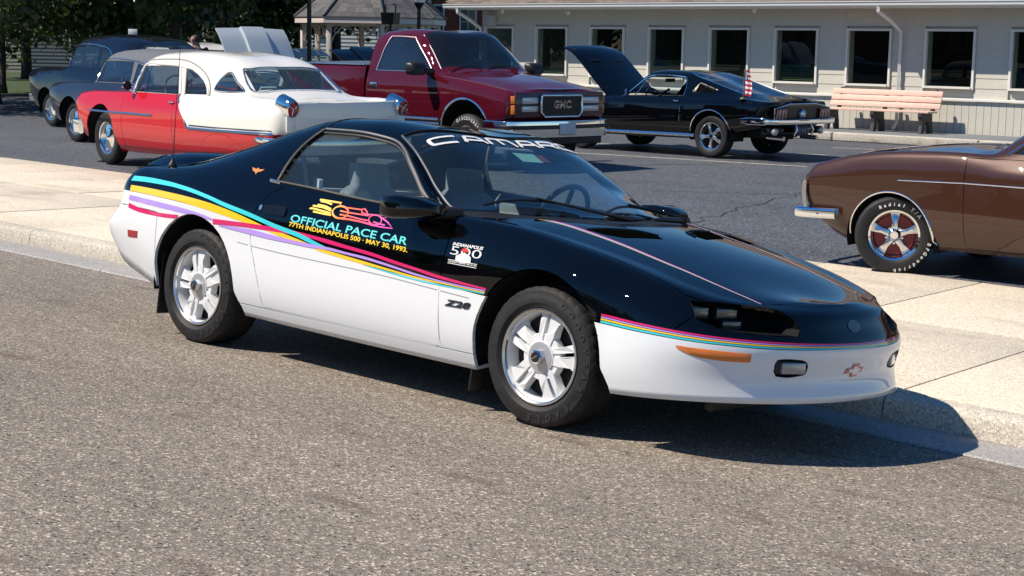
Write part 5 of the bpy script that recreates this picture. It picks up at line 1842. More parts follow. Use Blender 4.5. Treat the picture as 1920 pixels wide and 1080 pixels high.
mus.cut([(.70, .1), (.70, -.62), (.45, -.64), (-.40, -.67), (-.45, -.5), (-.46, .1)], 3, axes='xy', bands=(5, 6))            # hood opening
mus.cut([(-.64, .1), (-.64, 0), (-.68, -.4), (-.80, -.69), (-1.0, -.635), (-1.255, -.555), (-1.24, -.3), (-1.225, 0), (-1.225, .1)], 4, axes='xy', bands=(6,))
mus.cut([(-2.06, .1), (-2.06, -.46), (-2.30, -.53), (-2.9, -.555), (-3.16, -.56), (-3.21, -.3), (-3.22, 0), (-3.22, .1)], 5, axes='xy', bands=(6,))
mus.cut([(-.93, .905), (-1.08, 1.05), (-1.24, 1.19), (-1.32, 1.225), (-1.6, 1.24), (-1.95, 1.228), (-2.06, 1.205), (-2.11, 1.08), (-2.12, .935), (-1.5, .91)], 6, bands=(4, 5))
mus.cut([(-2.28, 1.0), (-2.25, 1.03), (-2.33, 1.165), (-2.72, 1.06), (-2.70, 1.0)], 7, bands=(5,))
for xc in (0, -2.743):
    mus.cut([(xc + .40, .1), (xc + .39, .36)] + arc(xc, .36, .375, 8, 172, 26) + [(xc - .40, .36), (xc - .42, .1)], 8, bands=(0, 1, 2, 3, 4))
mus.mid('body_shell', 1, M_BLACKPAINT)
mus.side('door', 2, M_BLACKPAINT)
mus.mid('windscreen', 4, M_GLASS, gap=0, flange=0, inset=.004)
mus.mid('rear_window', 5, glass_mat('rear_window_glass', (.10, .12, .13), 1.2), gap=0, flange=0, inset=.004)
# louvres in the roof pillar
for s in (1, -1):
    bm = bmesh.new()
    for k in range(11):
        x = -2.32 - k * .037
        zt = 1.155 - (k * .037) * .26
        a, b = mus.sp(x, 1.01, s, -.02), mus.sp(x, zt, s, -.02)
        if a is None or b is None: continue
        p = [a, b, b + Vector((-.028, s * .018, 0)), a + Vector((-.028, s * .018, 0))]
        pyd('louvre', p, [(0, 1, 2, 3)], M_BLACKPAINT, mus.root)
    bm.free()
    V = [mus.sp(x, z, s, -.03) for x, z in ((-2.28, 1.0), (-2.33, 1.165), (-2.72, 1.06), (-2.70, 1.0))]
    if all(v is not None for v in V): pyd('louvre_recess', V, [(0, 1, 2, 3)], M_DARK, mus.root)
# raised hood
hd = bpy.data.objects.new('hood', None); COL.objects.link(hd); hd.parent = mus.root
hd.location = (-.42, 0, .915); hd.rotation_euler = (0, math.radians(-41), 0)
rows = []
for i in range(13):
    x = 1.30 * i / 12
    w = .665 - .03 * i / 12
    z0 = -.02 - .10 * max(0, (i - 9) / 3) ** 2
    rows.append([(x, w * t, z0 + .045 * (1 - abs(t) ** 2.2)) for t in (-1, -.98, -.7, -.45, -.2, -.03, 0, .03, .2, .45, .7, .98, 1)])
patch('hood_panel', rows, M_BLACKPAINT, hd, thick=.02, sharp=30)
box('hood_frame', (.62, 0, -.045), (1.10, 1.05, .03), M_TRIM, hd, bevel=.01)
for s in (1, -1):
    tube('hood_vent', [(.78, s * .18, .028), (.80, s * .34, .020), (.82, s * .44, .012)], [.012, .018, .008], M_TRIM, hd)
box('engine_bay', (.12, 0, .62), (1.05, 1.15, .30), M_DARK, mus.root)
box('radiator_support', (.66, 0, .66), (.06, 1.2, .26), M_TRIM, mus.root)
tube('hood_hinge', [(-.40, .55, .86), (-.30, .55, 1.0), (-.22, .55, 1.06)], .012, M_TRIM, mus.root)
# brightwork
mus.trim('rocker_moulding', [(-.48, .315), (-1.4, .322), (-2.42, .330)], .028, M_CHROME, .0, sm=0)
mus.trim('window_trim', [(-.88, .885), (-1.0, 1.0), (-1.15, 1.13), (-1.27, 1.215), (-1.40, 1.245), (-1.7, 1.250), (-2.0, 1.232), (-2.07, 1.20)], .010, M_CHROME, .002)
mus.trim('window_trim', [(-2.07, 1.20), (-2.12, 1.07), (-2.135, .93)], .010, M_CHROME, .002)
mus.trim('vent_window_bar', [(-1.10, .90), (-1.17, 1.0), (-1.245, 1.19)], .008, M_CHROME, .0, sm=0)
for xc in (0, -2.743):
    mus.trim('arch_moulding', [(x, z) for x, z in arc(xc, .36, .382, 6, 174, 26)], .009, M_CHROME, .001, sm=0)
mus.ttrim('rear_window_trim', [(-2.06, -.46), (-2.30, -.535), (-2.9, -.56), (-3.17, -.565)], .009, M_CHROME, .001)
for s in (1, -1):
    a = mus.sp(-2.07, .86, s, .0)
    tube('door_handle', [a + Vector((.06, s * .012, .005)), a + Vector((0, s * .035, 0)), a + Vector((-.06, s * .03, 0))], .012, M_CHROME, mus.root)
    for zz, hh in ((.73, .10), (.60, .10)):
        p = mus.sp(-2.19, zz, s, .0)
        if p is not None: box('side_scoop', p, (.045, .04, hh), M_BLACKPAINT, mus.root, rot=Matrix.Rotation(s * .3, 3, 'Z'), bevel=.008)
        if p is not None: tube('scoop_trim', [p + Vector((.024, s * .022, -hh / 2)), p + Vector((.024, s * .022, hh / 2))], .005, M_CHROME, mus.root)
p = mus.sp(-1.02, .90, 1, .0)
tube('mirror_stalk', [p, p + Vector((0, .06, .03))], .010, M_CHROME, mus.root)
lathe('door_mirror', [(.001, .03), (.03, .025), (.052, .0), (.05, -.008), (.001, -.008)], M_CHROME, mus.root, n=18, axis='x', loc=p + Vector((0, .08, .07)))
pl = mus.sp(-.56, .37, 1, .003)
if pl is not None: lettering('rocker_lettering', 'MUSTANG', pl, (-1, 0, 0), (0, 0, 1), M_CHROME_SOFT, mus.root, size=.05)
# tail panel
TX = -3.868
def tailp(y, z, off=.0): return Vector((-3.862 - off + .35 * max(0, (.80 - z)) * .42, y, z))
tp = [(-.74, .80), (-.55, .83), (-.35, .865), (.35, .865), (.55, .83), (.74, .80), (.71, .61), (-.71, .61)]
V = [tailp(y, z, .006) for y, z in tp]
pyd('tail_panel', V, [tuple(range(8))], mat('tail_panel_black', (.006, .006, .007), .35, 0, .6), mus.root)
tube('tail_panel_trim', [tailp(y, z, .012) for y, z in tp], .012, M_CHROME, mus.root, closed=True)
for s in (1, -1):
    for k in range(3):
        y = s * (.50 + k * .085)
        bm = bmesh.new()
        add_box(bm, tailp(y, .705, .03), (.05, .055, .15), Matrix.Rotation(math.radians(-9), 3, 'Y'), .012)
        tl_ = bmo('tail_lamp', bm, M_RED_LENS, mus.root, smooth=True, sharp=40)
        tube('lamp_bezel', [tailp(y - .032, .785, .045), tailp(y + .032, .785, .045), tailp(y + .032, .625, .045), tailp(y - .032, .625, .045)], .007, M_CHROME, mus.root, closed=True)
lathe('fuel_cap', [(.001, -.05), (.05, -.045), (.068, -.03), (.072, 0)], M_CHROME_SOFT, mus.root, n=24, axis='x', loc=tailp(0, .71, .01))
bp = [(-3.36, .885, .60), (-3.60, .90, .60), (-3.80, .885, .60), (-3.915, .80, .595), (-3.945, .5, .59), (-3.955, 0, .59), (-3.945, -.5, .59), (-3.915, -.80, .595), (-3.80, -.885, .60), (-3.60, -.90, .60), (-3.36, -.885, .60)]
bmr = [rrect(p, (0, 0, 1), Vector((p[0] + 3.3, p[1], 0)).normalized(), .055 if 1 < i < 9 else .04, .02, .6) for i, p in enumerate(smooth_pts(bp, 4))]
skinned('rear_bumper', bmr, M_CHROME, mus.root, sub=0)
box('licence_plate', (-3.90, .02, .455), (.012, .31, .16), mat('blue_plate', (.012, .02, .06), .4), mus.root, bevel=.004)
lettering('plate_lettering', 'KY YO T', (-3.9085, .02, .425), (0, -1, 0), (0, 0, 1), mat('plate_letters', (.45, .5, .6), .5), mus.root, size=.085)
for s in (1, -1):
    tube('plate_bracket', [(-3.91, .02 + s * .20, .56), (-3.95, .02 + s * .22, .47), (-3.91, .02 + s * .23, .38)], .016, M_CHROME, mus.root)
    lathe('reversing_lamp', [(.001, -.04), (.05, -.03), (.06, 0), (.04, .05)], M_CLEAR_LENS, mus.root, n=18, axis='x', loc=(-3.80, s * .62, .44))
    tube('exhaust_tip', [(-3.86, s * .45, .33), (-3.55, s * .45, .34)], .035, M_CHROME_SOFT, mus.root, n=12)
box('valance', (-3.70, 0, .45), (.12, 1.5, .12), M_BLACKPAINT, mus.root, bevel=.02)
tube('rear_axle', [(-2.743, -.7, .33), (-2.743, .7, .33)], .05, M_DARK, mus.root)
box('fuel_tank', (-3.25, 0, .40), (.55, .9, .16), M_DARK, mus.root, bevel=.03)
box('floor_pan', (-1.35, 0, .33), (1.9, 1.45, .08), M_DARK, mus.root)
wells(mus, (0, -2.743), .36, .40, .86, .50)
wheels(mus, ((0, .735, .33), (-2.743, .735, .33)), lambda r: make_wheel(r, .33, .235, .205, 'five'))
for y in (.35, -.35): bench_seat(mus, -1.75, y, .24, .48, M_INTERIOR_DARK, lean=.16, h=.46)
steering(mus, (-1.20, .37, .86))
box('dashboard', (-.85, 0, .82), (.25, 1.3, .16), M_INTERIOR_DARK, mus.root, bevel=.04)
box('interior_mirror', (-1.22, 0, 1.16), (.03, .24, .06), M_INTERIOR_DARK, mus.root, bevel=.01)
box('rear_shelf', (-2.5, 0, .86), (.9, 1.1, .03), M_INTERIOR_DARK, mus.root)
# small flag on the quarter panel
flag = empty('small_flag', mus.root.matrix_world @ Vector((0, 0, 0)), label='small stars and stripes flag on a stick standing on the black fastback', cat='flag')
bpy.context.view_layer.update()
fb = mus.root.matrix_world @ Vector((-3.31, .80, .93))
flag.location = fb
tube('flag_stick', [(0, 0, 0), (.012, 0, .46)], .004, mat('brass_stick', (.5, .38, .12), .3, .8), flag)
lathe('flag_base', [(.05, 0), (.045, .015), (.012, .02), (.001, .03)], mat('brass_stick', (.5, .38, .12)), flag, n=12)
def cloth(u, v):
    """u 0..1 along the stick-side length, v 0..1 out"""
    x = .012 + .004 + v * .20 * (1 - .35 * u) * (.35 + .65 * min(1, u * 1.2 + .1)) + .02 * u
    yy = .018 * math.sin(v * 7 + u * 3)
    return Vector((x, yy - .03 * v * u, .455 - u * .40 - .02 * v))
rf, wf, bf = mat('flag_red', srgb(185, 25, 45), .8), mat('flag_white', (.75, .75, .75), .8), mat('flag_blue', srgb(35, 45, 110), .8)
for k in range(11):
    u0, u1 = (k / 11, (k + 1) / 11)
    rows = [[cloth(u0 + (u1 - u0) * i / 2, j / 14) for j in range(15)] for i in range(3)]
    if k < 5:
        pass
    patch('flag_stripe', rows, (rf if k % 2 == 0 else wf), flag)
rows = [[cloth(.0 + .40 * i / 6, -.0 + .62 * j / 8) + Vector((0, -.004, 0)) for j in range(9)] for i in range(7)]
patch('flag_canton', rows, bf, flag)
rs = random.Random(2)
for i in range(5):
    for j in range(5):
        c = cloth(.05 + .075 * i, .06 + .11 * j + (.05 if i % 2 else 0)) + Vector((0, -.008, 0))
        pyd('flag_star', [c + Vector((.0075 * math.cos(t) * (1 if q % 2 == 0 else .45), 0, .0075 * math.sin(t) * (1 if q % 2 == 0 else .45))) for q, t in enumerate([PI / 2 + 2 * PI * q / 10 for q in range(10)])], [tuple(range(10))], wf, flag)

# ================================================================== red and white two-door sedan
L_OLD = [
 dict(y=[(-3.9,.66),(.4,.66)], z=[(-3.9,.42),(-3.3,.31),(-.5,.24),(.4,.34)], nose=(.72,.42,4), tail=(-4.30,.46,4), crease=True),
 dict(y=[(-3.9,.86),(-3.3,.88),(-.5,.88),(.4,.87)], z=[(-3.9,.38),(-3.3,.29),(-.55,.205),(.4,.32)], nose=(.80,.40,4), tail=(-4.36,.44,4), crease=True),
 dict(y=[(-3.9,.93),(-3.0,.955),(-.5,.95),(.4,.93)], z=[(-3.9,.50),(-3.0,.44),(-.5,.40),(.4,.46)], nose=(.86,.52,4), tail=(-4.40,.55,4)),
 dict(y=[(-3.9,.935),(-3.0,.965),(-1.2,.965),(.4,.94)], z=[(-3.9,.66),(-3.0,.66),(-.5,.69),(.4,.70)], nose=(.90,.70,5), tail=(-4.43,.68,5)),
 dict(y=[(-3.9,.925),(-3.0,.945),(-1.2,.945),(-.5,.935),(.4,.91)], z=[(-3.9,.86),(-3.0,.84),(-1.2,.83),(.4,.84)], nose=(.93,.84,6), tail=(-4.43,.85,6)),
 dict(y=[(-3.9,.84),(-3.3,.83),(-2.6,.845),(-1.9,.85),(-1.2,.87),(-.6,.885),(.4,.84)], z=[(-3.9,1.005),(-3.3,1.0),(-2.6,1.0),(-1.9,.985),(-1.2,.975),(-.5,.97),(.4,.955)], nose=(.92,.92,6), tail=(-4.42,.99,6)),
 dict(y=[(-3.9,.62),(-3.45,.66),(-3.2,.655),(-2.9,.625),(-2.5,.62),(-1.8,.635),(-1.1,.64),(-.86,.66),(-.80,.73),(-.72,.77),(-.4,.74),(.4,.60)],
      z=[(-3.9,.975),(-3.45,1.03),(-3.2,1.15),(-2.9,1.335),(-2.5,1.42),(-1.8,1.452),(-1.1,1.435),(-.86,1.395),(-.80,1.20),(-.72,1.0),(-.4,.985),(.4,.96)], nose=(.90,.93,6), tail=(-4.40,.90,6)),
 dict(y=[], z=[(-3.9,.985),(-3.5,1.055),(-3.35,1.14),(-3.0,1.37),(-2.5,1.49),(-1.8,1.535),(-1.2,1.515),(-.85,1.455),(-.66,1.2),(-.52,1.06),(-.2,1.05),(.4,1.01)], nose=(.88,.95,6), tail=(-4.38,.905,6)),
]
old = Car('two_door_sedan', (-14.051, 6.921, 174.1, .118), L_OLD, -3.9, .4, [1, 2, 4, 4, 3, 6, 8], 'red and white two-door fifties sedan with chrome oval tail lamps', 'parked cars', nside=100, nnose=9, ntail=12)
M_RED = paint('red_paint', (.48, .012, .022), 0, .3)
M_CREAM = paint('cream_white_paint', (.74, .73, .69), 0, .3)
for f in old.lo.bm.faces: f[old.lo.pan] = 1
# white: roof, rear quarter and deck behind the sweep line
old.cut([(-1.95, 1.02), (-2.02, .93), (-2.365, .597), (-3.2, .602), (-5, .615), (-5, 1.2), (-1.95, 1.2)], 2, bands=(2, 3, 4, 5))
old.cut([(-.74, .995), (-.83, 1.6), (-5, 1.6), (-5, .998), (-2.0, .995)], 2, bands=(5,))
old.cut([(-.84, .1), (-.84, -1), (-5, -1), (-5, .1)], 2, axes='xy', bands=(6,))
old.cut([(-.53, .1), (-.53, 0), (-.58, -.4), (-.73, -.74), (-.80, -.71), (-.853, -.64), (-.845, -.3), (-.84, 0), (-.84, .1)], 4, axes='xy', bands=(6,))
# rear window: wide centre pane and a corner pane behind each pillar
old.cut([(-3.05, .1), (-3.05, -.45), (-3.02, -.55), (-3.36, -.60), (-3.40, -.30), (-3.41, 0), (-3.41, .1)], 5, axes='xy', bands=(6,))
old.cut([(-2.74, 1.075), (-2.76, 1.16), (-2.82, 1.25), (-2.88, 1.285), (-2.95, 1.275), (-3.10, 1.175), (-3.27, 1.085), (-3.24, 1.065), (-2.90, 1.06)], 6, bands=(5,))
dw = [(-.84, 1.0), (-.88, 1.335), (-1.3, 1.345), (-1.79, 1.335), (-1.98, .998)]
old.cut(dw, 7, bands=(5,))
qw = [(-1.93, 1.315), (-2.08, 1.30), (-2.25, 1.25), (-2.42, 1.18), (-2.55, 1.10), (-2.64, 1.015), (-2.08, 1.005)]
old.cut(qw, 7, bands=(5,))
xc = 0
old.cut([(xc + .44, .05), (xc + .43, .40)] + arc(xc, .40, .41, 5, 172, 24) + [(xc - .46, .30), (xc - .54, .05)], 8, bands=(0, 1, 2, 3, 4))
old.cut([(-2.62, .1)] + [(-3.12 + .5 * math.cos(math.radians(a)), .30 + .265 * math.sin(math.radians(a))) for a in range(0, 181, 8)] + [(-3.62, .1)], 9, bands=(1, 2, 3), over=(1,))
old.mid('red_body', 1, M_RED); old.mid('white_body', 2, M_CREAM, gap=.0006)
old.side('fender_skirt', 9, M_RED, gap=.004)
old.mid('windscreen', 4, M_GLASS, gap=0, flange=0, inset=.004)
old.mid('rear_window', 5, M_GLASS, gap=0, flange=0, inset=.004)
old.side('corner_window', 6, M_GLASS, gap=0, flange=0, inset=.004)
old.side('side_window', 7, glass_mat('light_side_glass', (.55, .62, .62), .8), gap=0, flange=0, inset=.008)
# chrome
old.trim('sweep_moulding', [(-1.99, .985), (-2.03, .925), (-2.36, .60)], .017, M_CHROME, .004, sm=0)
old.trim('sweep_moulding', [(-2.36, .60), (-3.0, .600), (-3.6, .606), (-4.05, .612), (-4.22, .614)], .016, M_CHROME, .004, sm=0)
old.trim('sweep_inlay', [(-2.40, .635), (-3.0, .634), (-3.6, .640), (-4.2, .648)], .007, mat('blue_inlay', (.03, .04, .06), .3), .003, sm=0)
old.trim('door_moulding', [(.30, .715), (-.3, .712), (-1.0, .716), (-1.46, .716)], .014, M_CHROME, .004, sm=0)
old.trim('window_trim', [(-2.74, 1.075), (-2.76, 1.16), (-2.82, 1.25), (-2.88, 1.285), (-2.95, 1.275), (-3.10, 1.175), (-3.27, 1.085), (-3.24, 1.065), (-2.90, 1.06), (-2.74, 1.075)], .012, M_CHROME, .002)
old.trim('window_frame', [(-.86, 1.01), (-.88, 1.345), (-1.3, 1.36), (-1.79, 1.35), (-1.95, 1.325)], .016, M_CREAM, .004, sm=3)
old.trim('window_frame', [(-1.79, 1.34), (-1.99, .998)], .020, M_CREAM, .004, sm=0)
old.trim('window_frame', [(-1.93, 1.32), (-2.09, 1.0)], .018, M_CREAM, .004, sm=0)
old.trim('window_frame', [(-1.93, 1.33), (-2.09, 1.315), (-2.26, 1.265), (-2.43, 1.195), (-2.565, 1.11), (-2.66, 1.01)], .016, M_CREAM, .004)
old.trim('drip_rail', [(-.84, 1.40), (-1.3, 1.425), (-1.8, 1.42), (-2.15, 1.36), (-2.45, 1.25), (-2.62, 1.12), (-2.70, 1.0)], .010, mat('shadow_trim', (.30, .29, .26), .5), .004)
old.trim('vent_window_bar', [(-1.12, .995), (-1.06, 1.18), (-1.04, 1.345)], .008, M_CHROME, .0, sm=0)
old.trim('pillar_trim', [(-.775, 1.0), (-.84, 1.2), (-.865, 1.39)], .020, mat('steel_pillar', (.30, .36, .55), .2, .9), .004, sm=0)
old.ttrim('rear_window_trim', [(-3.035, -.001), (-3.035, -.45), (-3.02, -.56), (-3.37, -.62), (-3.41, -.30), (-3.42, -.001)], .012, M_CHROME, .002)
for x0, z0, x1, z1 in ((-.615, .97, -.66, .285), (-1.975, .95, -1.97, .30)):
    old.trim('door_gap', [(x0, z0), ((x0 + x1) / 2, (z0 + z1) / 2), (x1, z1)], .004, mat('red_gap', (.10, .004, .006), .6), -.001, n=4)
old.trim('door_gap', [(-.66, .285), (-1.97, .30)], .004, MATS['red_gap'], -.001, n=4)
p = old.sp(-1.90, .90, 1, .0)
tube('door_handle', [p + Vector((.07, .01, .005)), p + Vector((0, .035, 0)), p + Vector((-.07, .02, 0))], .012, M_CHROME, old.root)
p = old.sp(-.86, .975, 1, .0)
tube('mirror_stalk', [p + Vector((-.05, 0, 0)), p + Vector((.02, .05, .05))], .012, M_CHROME, old.root)
lathe('door_mirror', [(.001, .05), (.04, .04), (.062, .0), (.058, -.008), (.001, -.008)], mat('dark_mirror', (.05, .03, .04), .2, .6), old.root, n=18, axis='x', loc=p + Vector((.02, .09, .10)))
for s in (1, -1):
    # tail lamp pod at the end of each fender
    R = Matrix.Rotation(math.radians(180 - 14), 3, 'Y')
    bm = bmesh.new()
    rings = [[(-.16, .120), (0, .118), (.075, .105), (.088, .094), (.070, .088)]]
    add_lathe(bm, [(r, h) for h, r in rings[0]], 28, 'x')
    bmesh.ops.scale(bm, vec=(1, .80, .98), verts=bm.verts)
    bmesh.ops.rotate(bm, cent=(0, 0, 0), matrix=R, verts=bm.verts)
    bmesh.ops.translate(bm, vec=(-4.37, s * .785, .925), verts=bm.verts)
    bmo('tail_lamp_bezel', bm, M_CHROME, old.root, smooth=True, sharp=35)
    bm = bmesh.new()
    add_lathe(bm, [(.001, .078), (.04, .075), (.09, .06)], 28, 'x')
    bmesh.ops.scale(bm, vec=(1, .80, .98), verts=bm.verts)
    bmesh.ops.rotate(bm, cent=(0, 0, 0), matrix=R, verts=bm.verts)
    bmesh.ops.translate(bm, vec=(-4.37, s * .785, .925), verts=bm.verts)
    bmo('tail_lamp', bm, M_RED_LENS, old.root, smooth=True)
    c = Vector((-4.37, s * .785, .925)) + R @ Vector((.085, 0, 0))
    for a in (90, 210, 330):
        t = math.radians(a)
        tube('lamp_bar', [c, c + R @ Vector((-.012, .064 * math.cos(t), .078 * math.sin(t)))], .006, M_CHROME, old.root)
    box('lamp_pedestal', (-4.392, s * .785, .73), (.04, .13, .20), M_CREAM, old.root, bevel=.02)
    o_ = old.sp(-4.0, .535, s, .0)
    skinned('exhaust_port', [rrect(o_ + Vector((0, s * h_, 0)), (1, 0, 0), (0, 0, 1), .115 - i * .02, .042 - i * .01, .95) for i, h_ in enumerate((0, .03, .045))], M_CHROME, old.root, sub=0)
    old.ttrim('deck_gap', [(-3.50, -.60), (-3.9, -.60), (-4.25, -.58), (-4.36, -.55)], .005, mat('cream_gap', (.25, .25, .23), .6), .0, mirror=False) if s < 0 else None
bp = [(-4.10, .95, .48), (-4.35, .95, .48), (-4.50, .80, .47), (-4.54, .4, .46), (-4.54, -.4, .46), (-4.50, -.80, .47), (-4.35, -.95, .48), (-4.10, -.95, .48)]
skinned('rear_bumper', [rrect(p_, (0, 0, 1), Vector((p_[0] + 4.0, p_[1], 0)).normalized(), .09, .03, .7) for p_ in smooth_pts(bp, 4)], M_CHROME, old.root, sub=0)
bp = [(.55, .95, .48), (.80, .92, .48), (.98, .6, .48), (1.02, 0, .48), (.98, -.6, .48), (.80, -.92, .48), (.55, -.95, .48)]
skinned('front_bumper', [rrect(p_, (0, 0, 1), Vector((p_[0] - .2, p_[1], 0)).normalized(), .10, .03, .7) for p_ in smooth_pts(bp, 4)], M_CHROME, old.root, sub=0)
lathe('trunk_emblem', [(.001, -.02), (.05, -.015), (.06, 0)], mat('grey_emblem', (.2, .21, .25), .3, .8), old.root, n=18, axis='x', loc=(-4.40, .06, .81))
for s in (1, -1):
    lathe('headlamp', [(.001, .05), (.07, .045), (.10, .02), (.105, -.02)], M_CLEAR_LENS, old.root, n=24, axis='x', loc=(.88, s * .68, .80))
box('grille', (.90, 0, .60), (.05, 1.1, .18), M_CHROME_SOFT, old.root, bevel=.03)
tube('hood_ornament', [(.3, .45, 1.02), (-.1, .45, 1.045), (-.35, .45, 1.05)], .014, M_CHROME, old.root)
wells(old, (0, -3.10), .38, .43, .90, .50)
wheels(old, ((0, .77, .35), (-3.10, .77, .35)), lambda r: make_wheel(r, .35, .19, .205, 'disc'))
box('floor_pan', (-1.7, 0, .34), (2.6, 1.6, .08), M_DARK, old.root)
box('tail_pan', (-3.95, 0, .48), (.6, 1.5, .10), M_DARK, old.root)
M_OSEAT = mat('grey_bench_cloth', (.09, .085, .085), .8)
bench_seat(old, -1.70, 0, .62, .52, M_OSEAT, 'front_seat', .48)
bench_seat(old, -2.75, 0, .60, .50, M_OSEAT, 'rear_seat', .48)
steering(old, (-1.15, .38, 1.02), .21, -66, mat('ivory_wheel', (.45, .40, .28), .4))
box('dashboard', (-.72, 0, .92), (.22, 1.4, .18), M_INTERIOR_DARK, old.root, bevel=.05)
box('parcel_shelf', (-3.15, 0, 1.01), (.5, 1.15, .02), M_OSEAT, old.root)
box('show_card', (-3.20, .34, 1.075), (.02, .22, .12), mat('white_card', (.6, .62, .6), .7), old.root, rot=Matrix.Rotation(math.radians(-35), 3, 'Y'))
lettering('show_card_lettering', '27', (-3.215, .34, 1.045), (0, -1, 0), (.5, 0, .8), mat('card_ink', (.06, .10, .08), .7), old.root, size=.10, bold=.004)
box('show_card', (-3.18, .02, 1.05), (.14, .24, .015), mat('white_card', (.6, .62, .6), .7), old.root, rot=Matrix.Rotation(math.radians(-18), 3, 'Y'))

# ================================================================== maroon pickup truck
L_GMC = [
 dict(y=[(-2.05,.70),(.55,.70)], z=[(-2.05,.56),(.55,.58)], nose=(.80,.66,7), tail=(-2.09,.56,16), crease=True),
 dict(y=[(-2.05,.91),(.55,.90)], z=[(-2.05,.52),(-.5,.51),(.55,.56)], nose=(.88,.66,7), tail=(-2.10,.52,16), crease=True),
 dict(y=[(-2.05,.95),(.55,.945)], z=[(-2.05,.64),(.55,.66)], nose=(.90,.70,7), tail=(-2.10,.64,16)),
 dict(y=[(-2.05,.965),(.55,.96)], z=[(-2.05,.88),(.55,.86)], nose=(.93,.84,7), tail=(-2.10,.88,16)),
 dict(y=[(-2.05,.955),(-.6,.955),(0,.965),(.55,.945)], z=[(-2.05,1.13),(-.6,1.12),(.55,1.02)], nose=(.935,.98,7), tail=(-2.10,1.13,16)),
 dict(y=[(-2.05,.91),(-.8,.91),(-.4,.91),(0,.905),(.55,.89)], z=[(-2.05,1.295),(-.8,1.285),(-.5,1.265),(-.2,1.225),(.55,1.115)], nose=(.925,1.05,7), tail=(-2.10,1.295,16)),
 dict(y=[(-2.05,.70),(-1.5,.705),(-1.15,.70),(-.85,.775),(-.60,.845),(-.45,.84),(0,.79),(.55,.75)],
      z=[(-2.05,1.79),(-1.5,1.825),(-1.15,1.80),(-.85,1.56),(-.60,1.325),(-.45,1.28),(0,1.225),(.55,1.145)], nose=(.90,1.08,7), tail=(-2.10,1.76,16)),
 dict(y=[], z=[(-2.05,1.835),(-1.5,1.87),(-1.05,1.85),(-.75,1.60),(-.42,1.335),(-.3,1.30),(0,1.265),(.55,1.185)], nose=(.90,1.105,7), tail=(-2.10,1.80,16)),
]
gmc = Car('pickup_truck', (-10.763, 10.496, -2.75, .116), L_GMC, -2.05, .55, [1, 2, 4, 4, 4, 7, 8], 'maroon pickup truck with chrome bumper and covered bed behind the white sedan', 'parked cars', nside=90, nnose=9, ntail=6)
gmc.root['category'] = 'pickup truck'
M_MAROON = paint('maroon_paint', (.075, .005, .013), .0, .3)
for f in gmc.lo.bm.faces: f[gmc.lo.pan] = 1
gmc.cut([(-.50, .55), (-.50, 1.10), (-.56, 1.27), (-2.0, 1.32), (-2.03, 1.1), (-2.02, .57)], 2, bands=(1, 2, 3, 4))
gmc.cut([(.93, .1), (.92, -.3), (.90, -.74), (.55, -.765), (0, -.80), (-.40, -.85), (-.36, -.4), (-.33, 0), (-.33, .1)], 3, axes='xy', bands=(5, 6))
gmc.cut([(-.44, .1), (-.44, 0), (-.48, -.4), (-.60, -.80), (-.85, -.735), (-1.125, -.665), (-1.07, -.3), (-1.05, 0), (-1.05, .1)], 4, axes='xy', bands=(6,))
gmc.cut([(-1.90, 1.305), (-1.775, 1.74), (-1.70, 1.775), (-1.30, 1.765), (-1.20, 1.73), (-.76, 1.36), (-.74, 1.30)], 5, bands=(5,))
gmc.cut([(.55, .4), (.53, .56)] + arc(.03, .45, .50, 12, 168, 26) + [(-.46, .56), (-.48, .4)], 8, bands=(0, 1, 2, 3, 4))
gmc.mid('cab_body', 1, M_MAROON)
gmc.side('door', 2, M_MAROON)
gmc.mid('hood', 3, M_MAROON)
gmc.mid('windscreen', 4, glass_mat('truck_screen_glass', (.25, .32, .34), 1.0), gap=0, flange=0, inset=.004)
gmc.side('side_window', 5, glass_mat('truck_side_glass', (.22, .30, .33), 1.6), gap=0, flange=0, inset=.006)
R_ = gmc.root
# bed
def bed_side(s):
    prof = [(.90, .54), (.95, .66), (.965, .9), (.955, 1.15), (.93, 1.28), (.915, 1.345), (.90, 1.36), (.86, 1.362), (.855, 1.30)]
    rows = []
    for x in (-2.135, -2.145, -2.6, -3.2, -4.06, -4.075):
        k = .006 if x in (-2.135, -4.075) else 0
        rows.append([(x, s * (y - k), z) for y, z in prof])
    o = patch('bed_side', rows, M_MAROON, R_, sharp=50)
    return o
bed_side(1); bed_side(-1)
box('bed_front', (-2.16, 0, .98), (.04, 1.72, .74), M_MAROON, R_)
box('tailgate', (-4.07, 0, .95), (.06, 1.70, .80), M_MAROON, R_, bevel=.01)
box('bed_floor', (-3.1, 0, .62), (1.9, 1.7, .06), M_DARK, R_)
rows = []
for i in range(7):
    x = -2.15 - 1.94 * i / 6
    rows.append([(x, .905 * t, 1.372 + .045 * (1 - t * t) * math.sin(PI * (i + .6) / 7.2)) for t in (-1, -.97, -.8, -.5, 0, .5, .8, .97, 1)])
patch('bed_cover', rows, mat('slate_vinyl', (.075, .095, .125), .5, noise=(10, .12), bump=(14, .25, .01)), R_, thick=.012)
for s in (1, -1):
    tube('cover_rail', [(-2.16, s * .915, 1.372), (-4.06, s * .915, 1.372)], .012, M_CHROME_SOFT, R_)
    for k in range(7):
        lathe('cover_snap', [(.001, .008), (.008, .007), (.010, 0)], M_CHROME, R_, n=8, loc=(-2.25 - k * .28, s * .912, 1.383))
gmc.trim('window_trim', [(-1.905, 1.30), (-1.785, 1.74), (-1.70, 1.785), (-1.30, 1.775), (-1.19, 1.735), (-.75, 1.36), (-.73, 1.30)], .007, mat('satin_trim', (.55, .55, .56), .45, .5), .001, sm=3)
gmc.trim('window_trim', [(-1.905, 1.297), (-.73, 1.297)], .007, M_CHROME_SOFT, .002, sm=0)
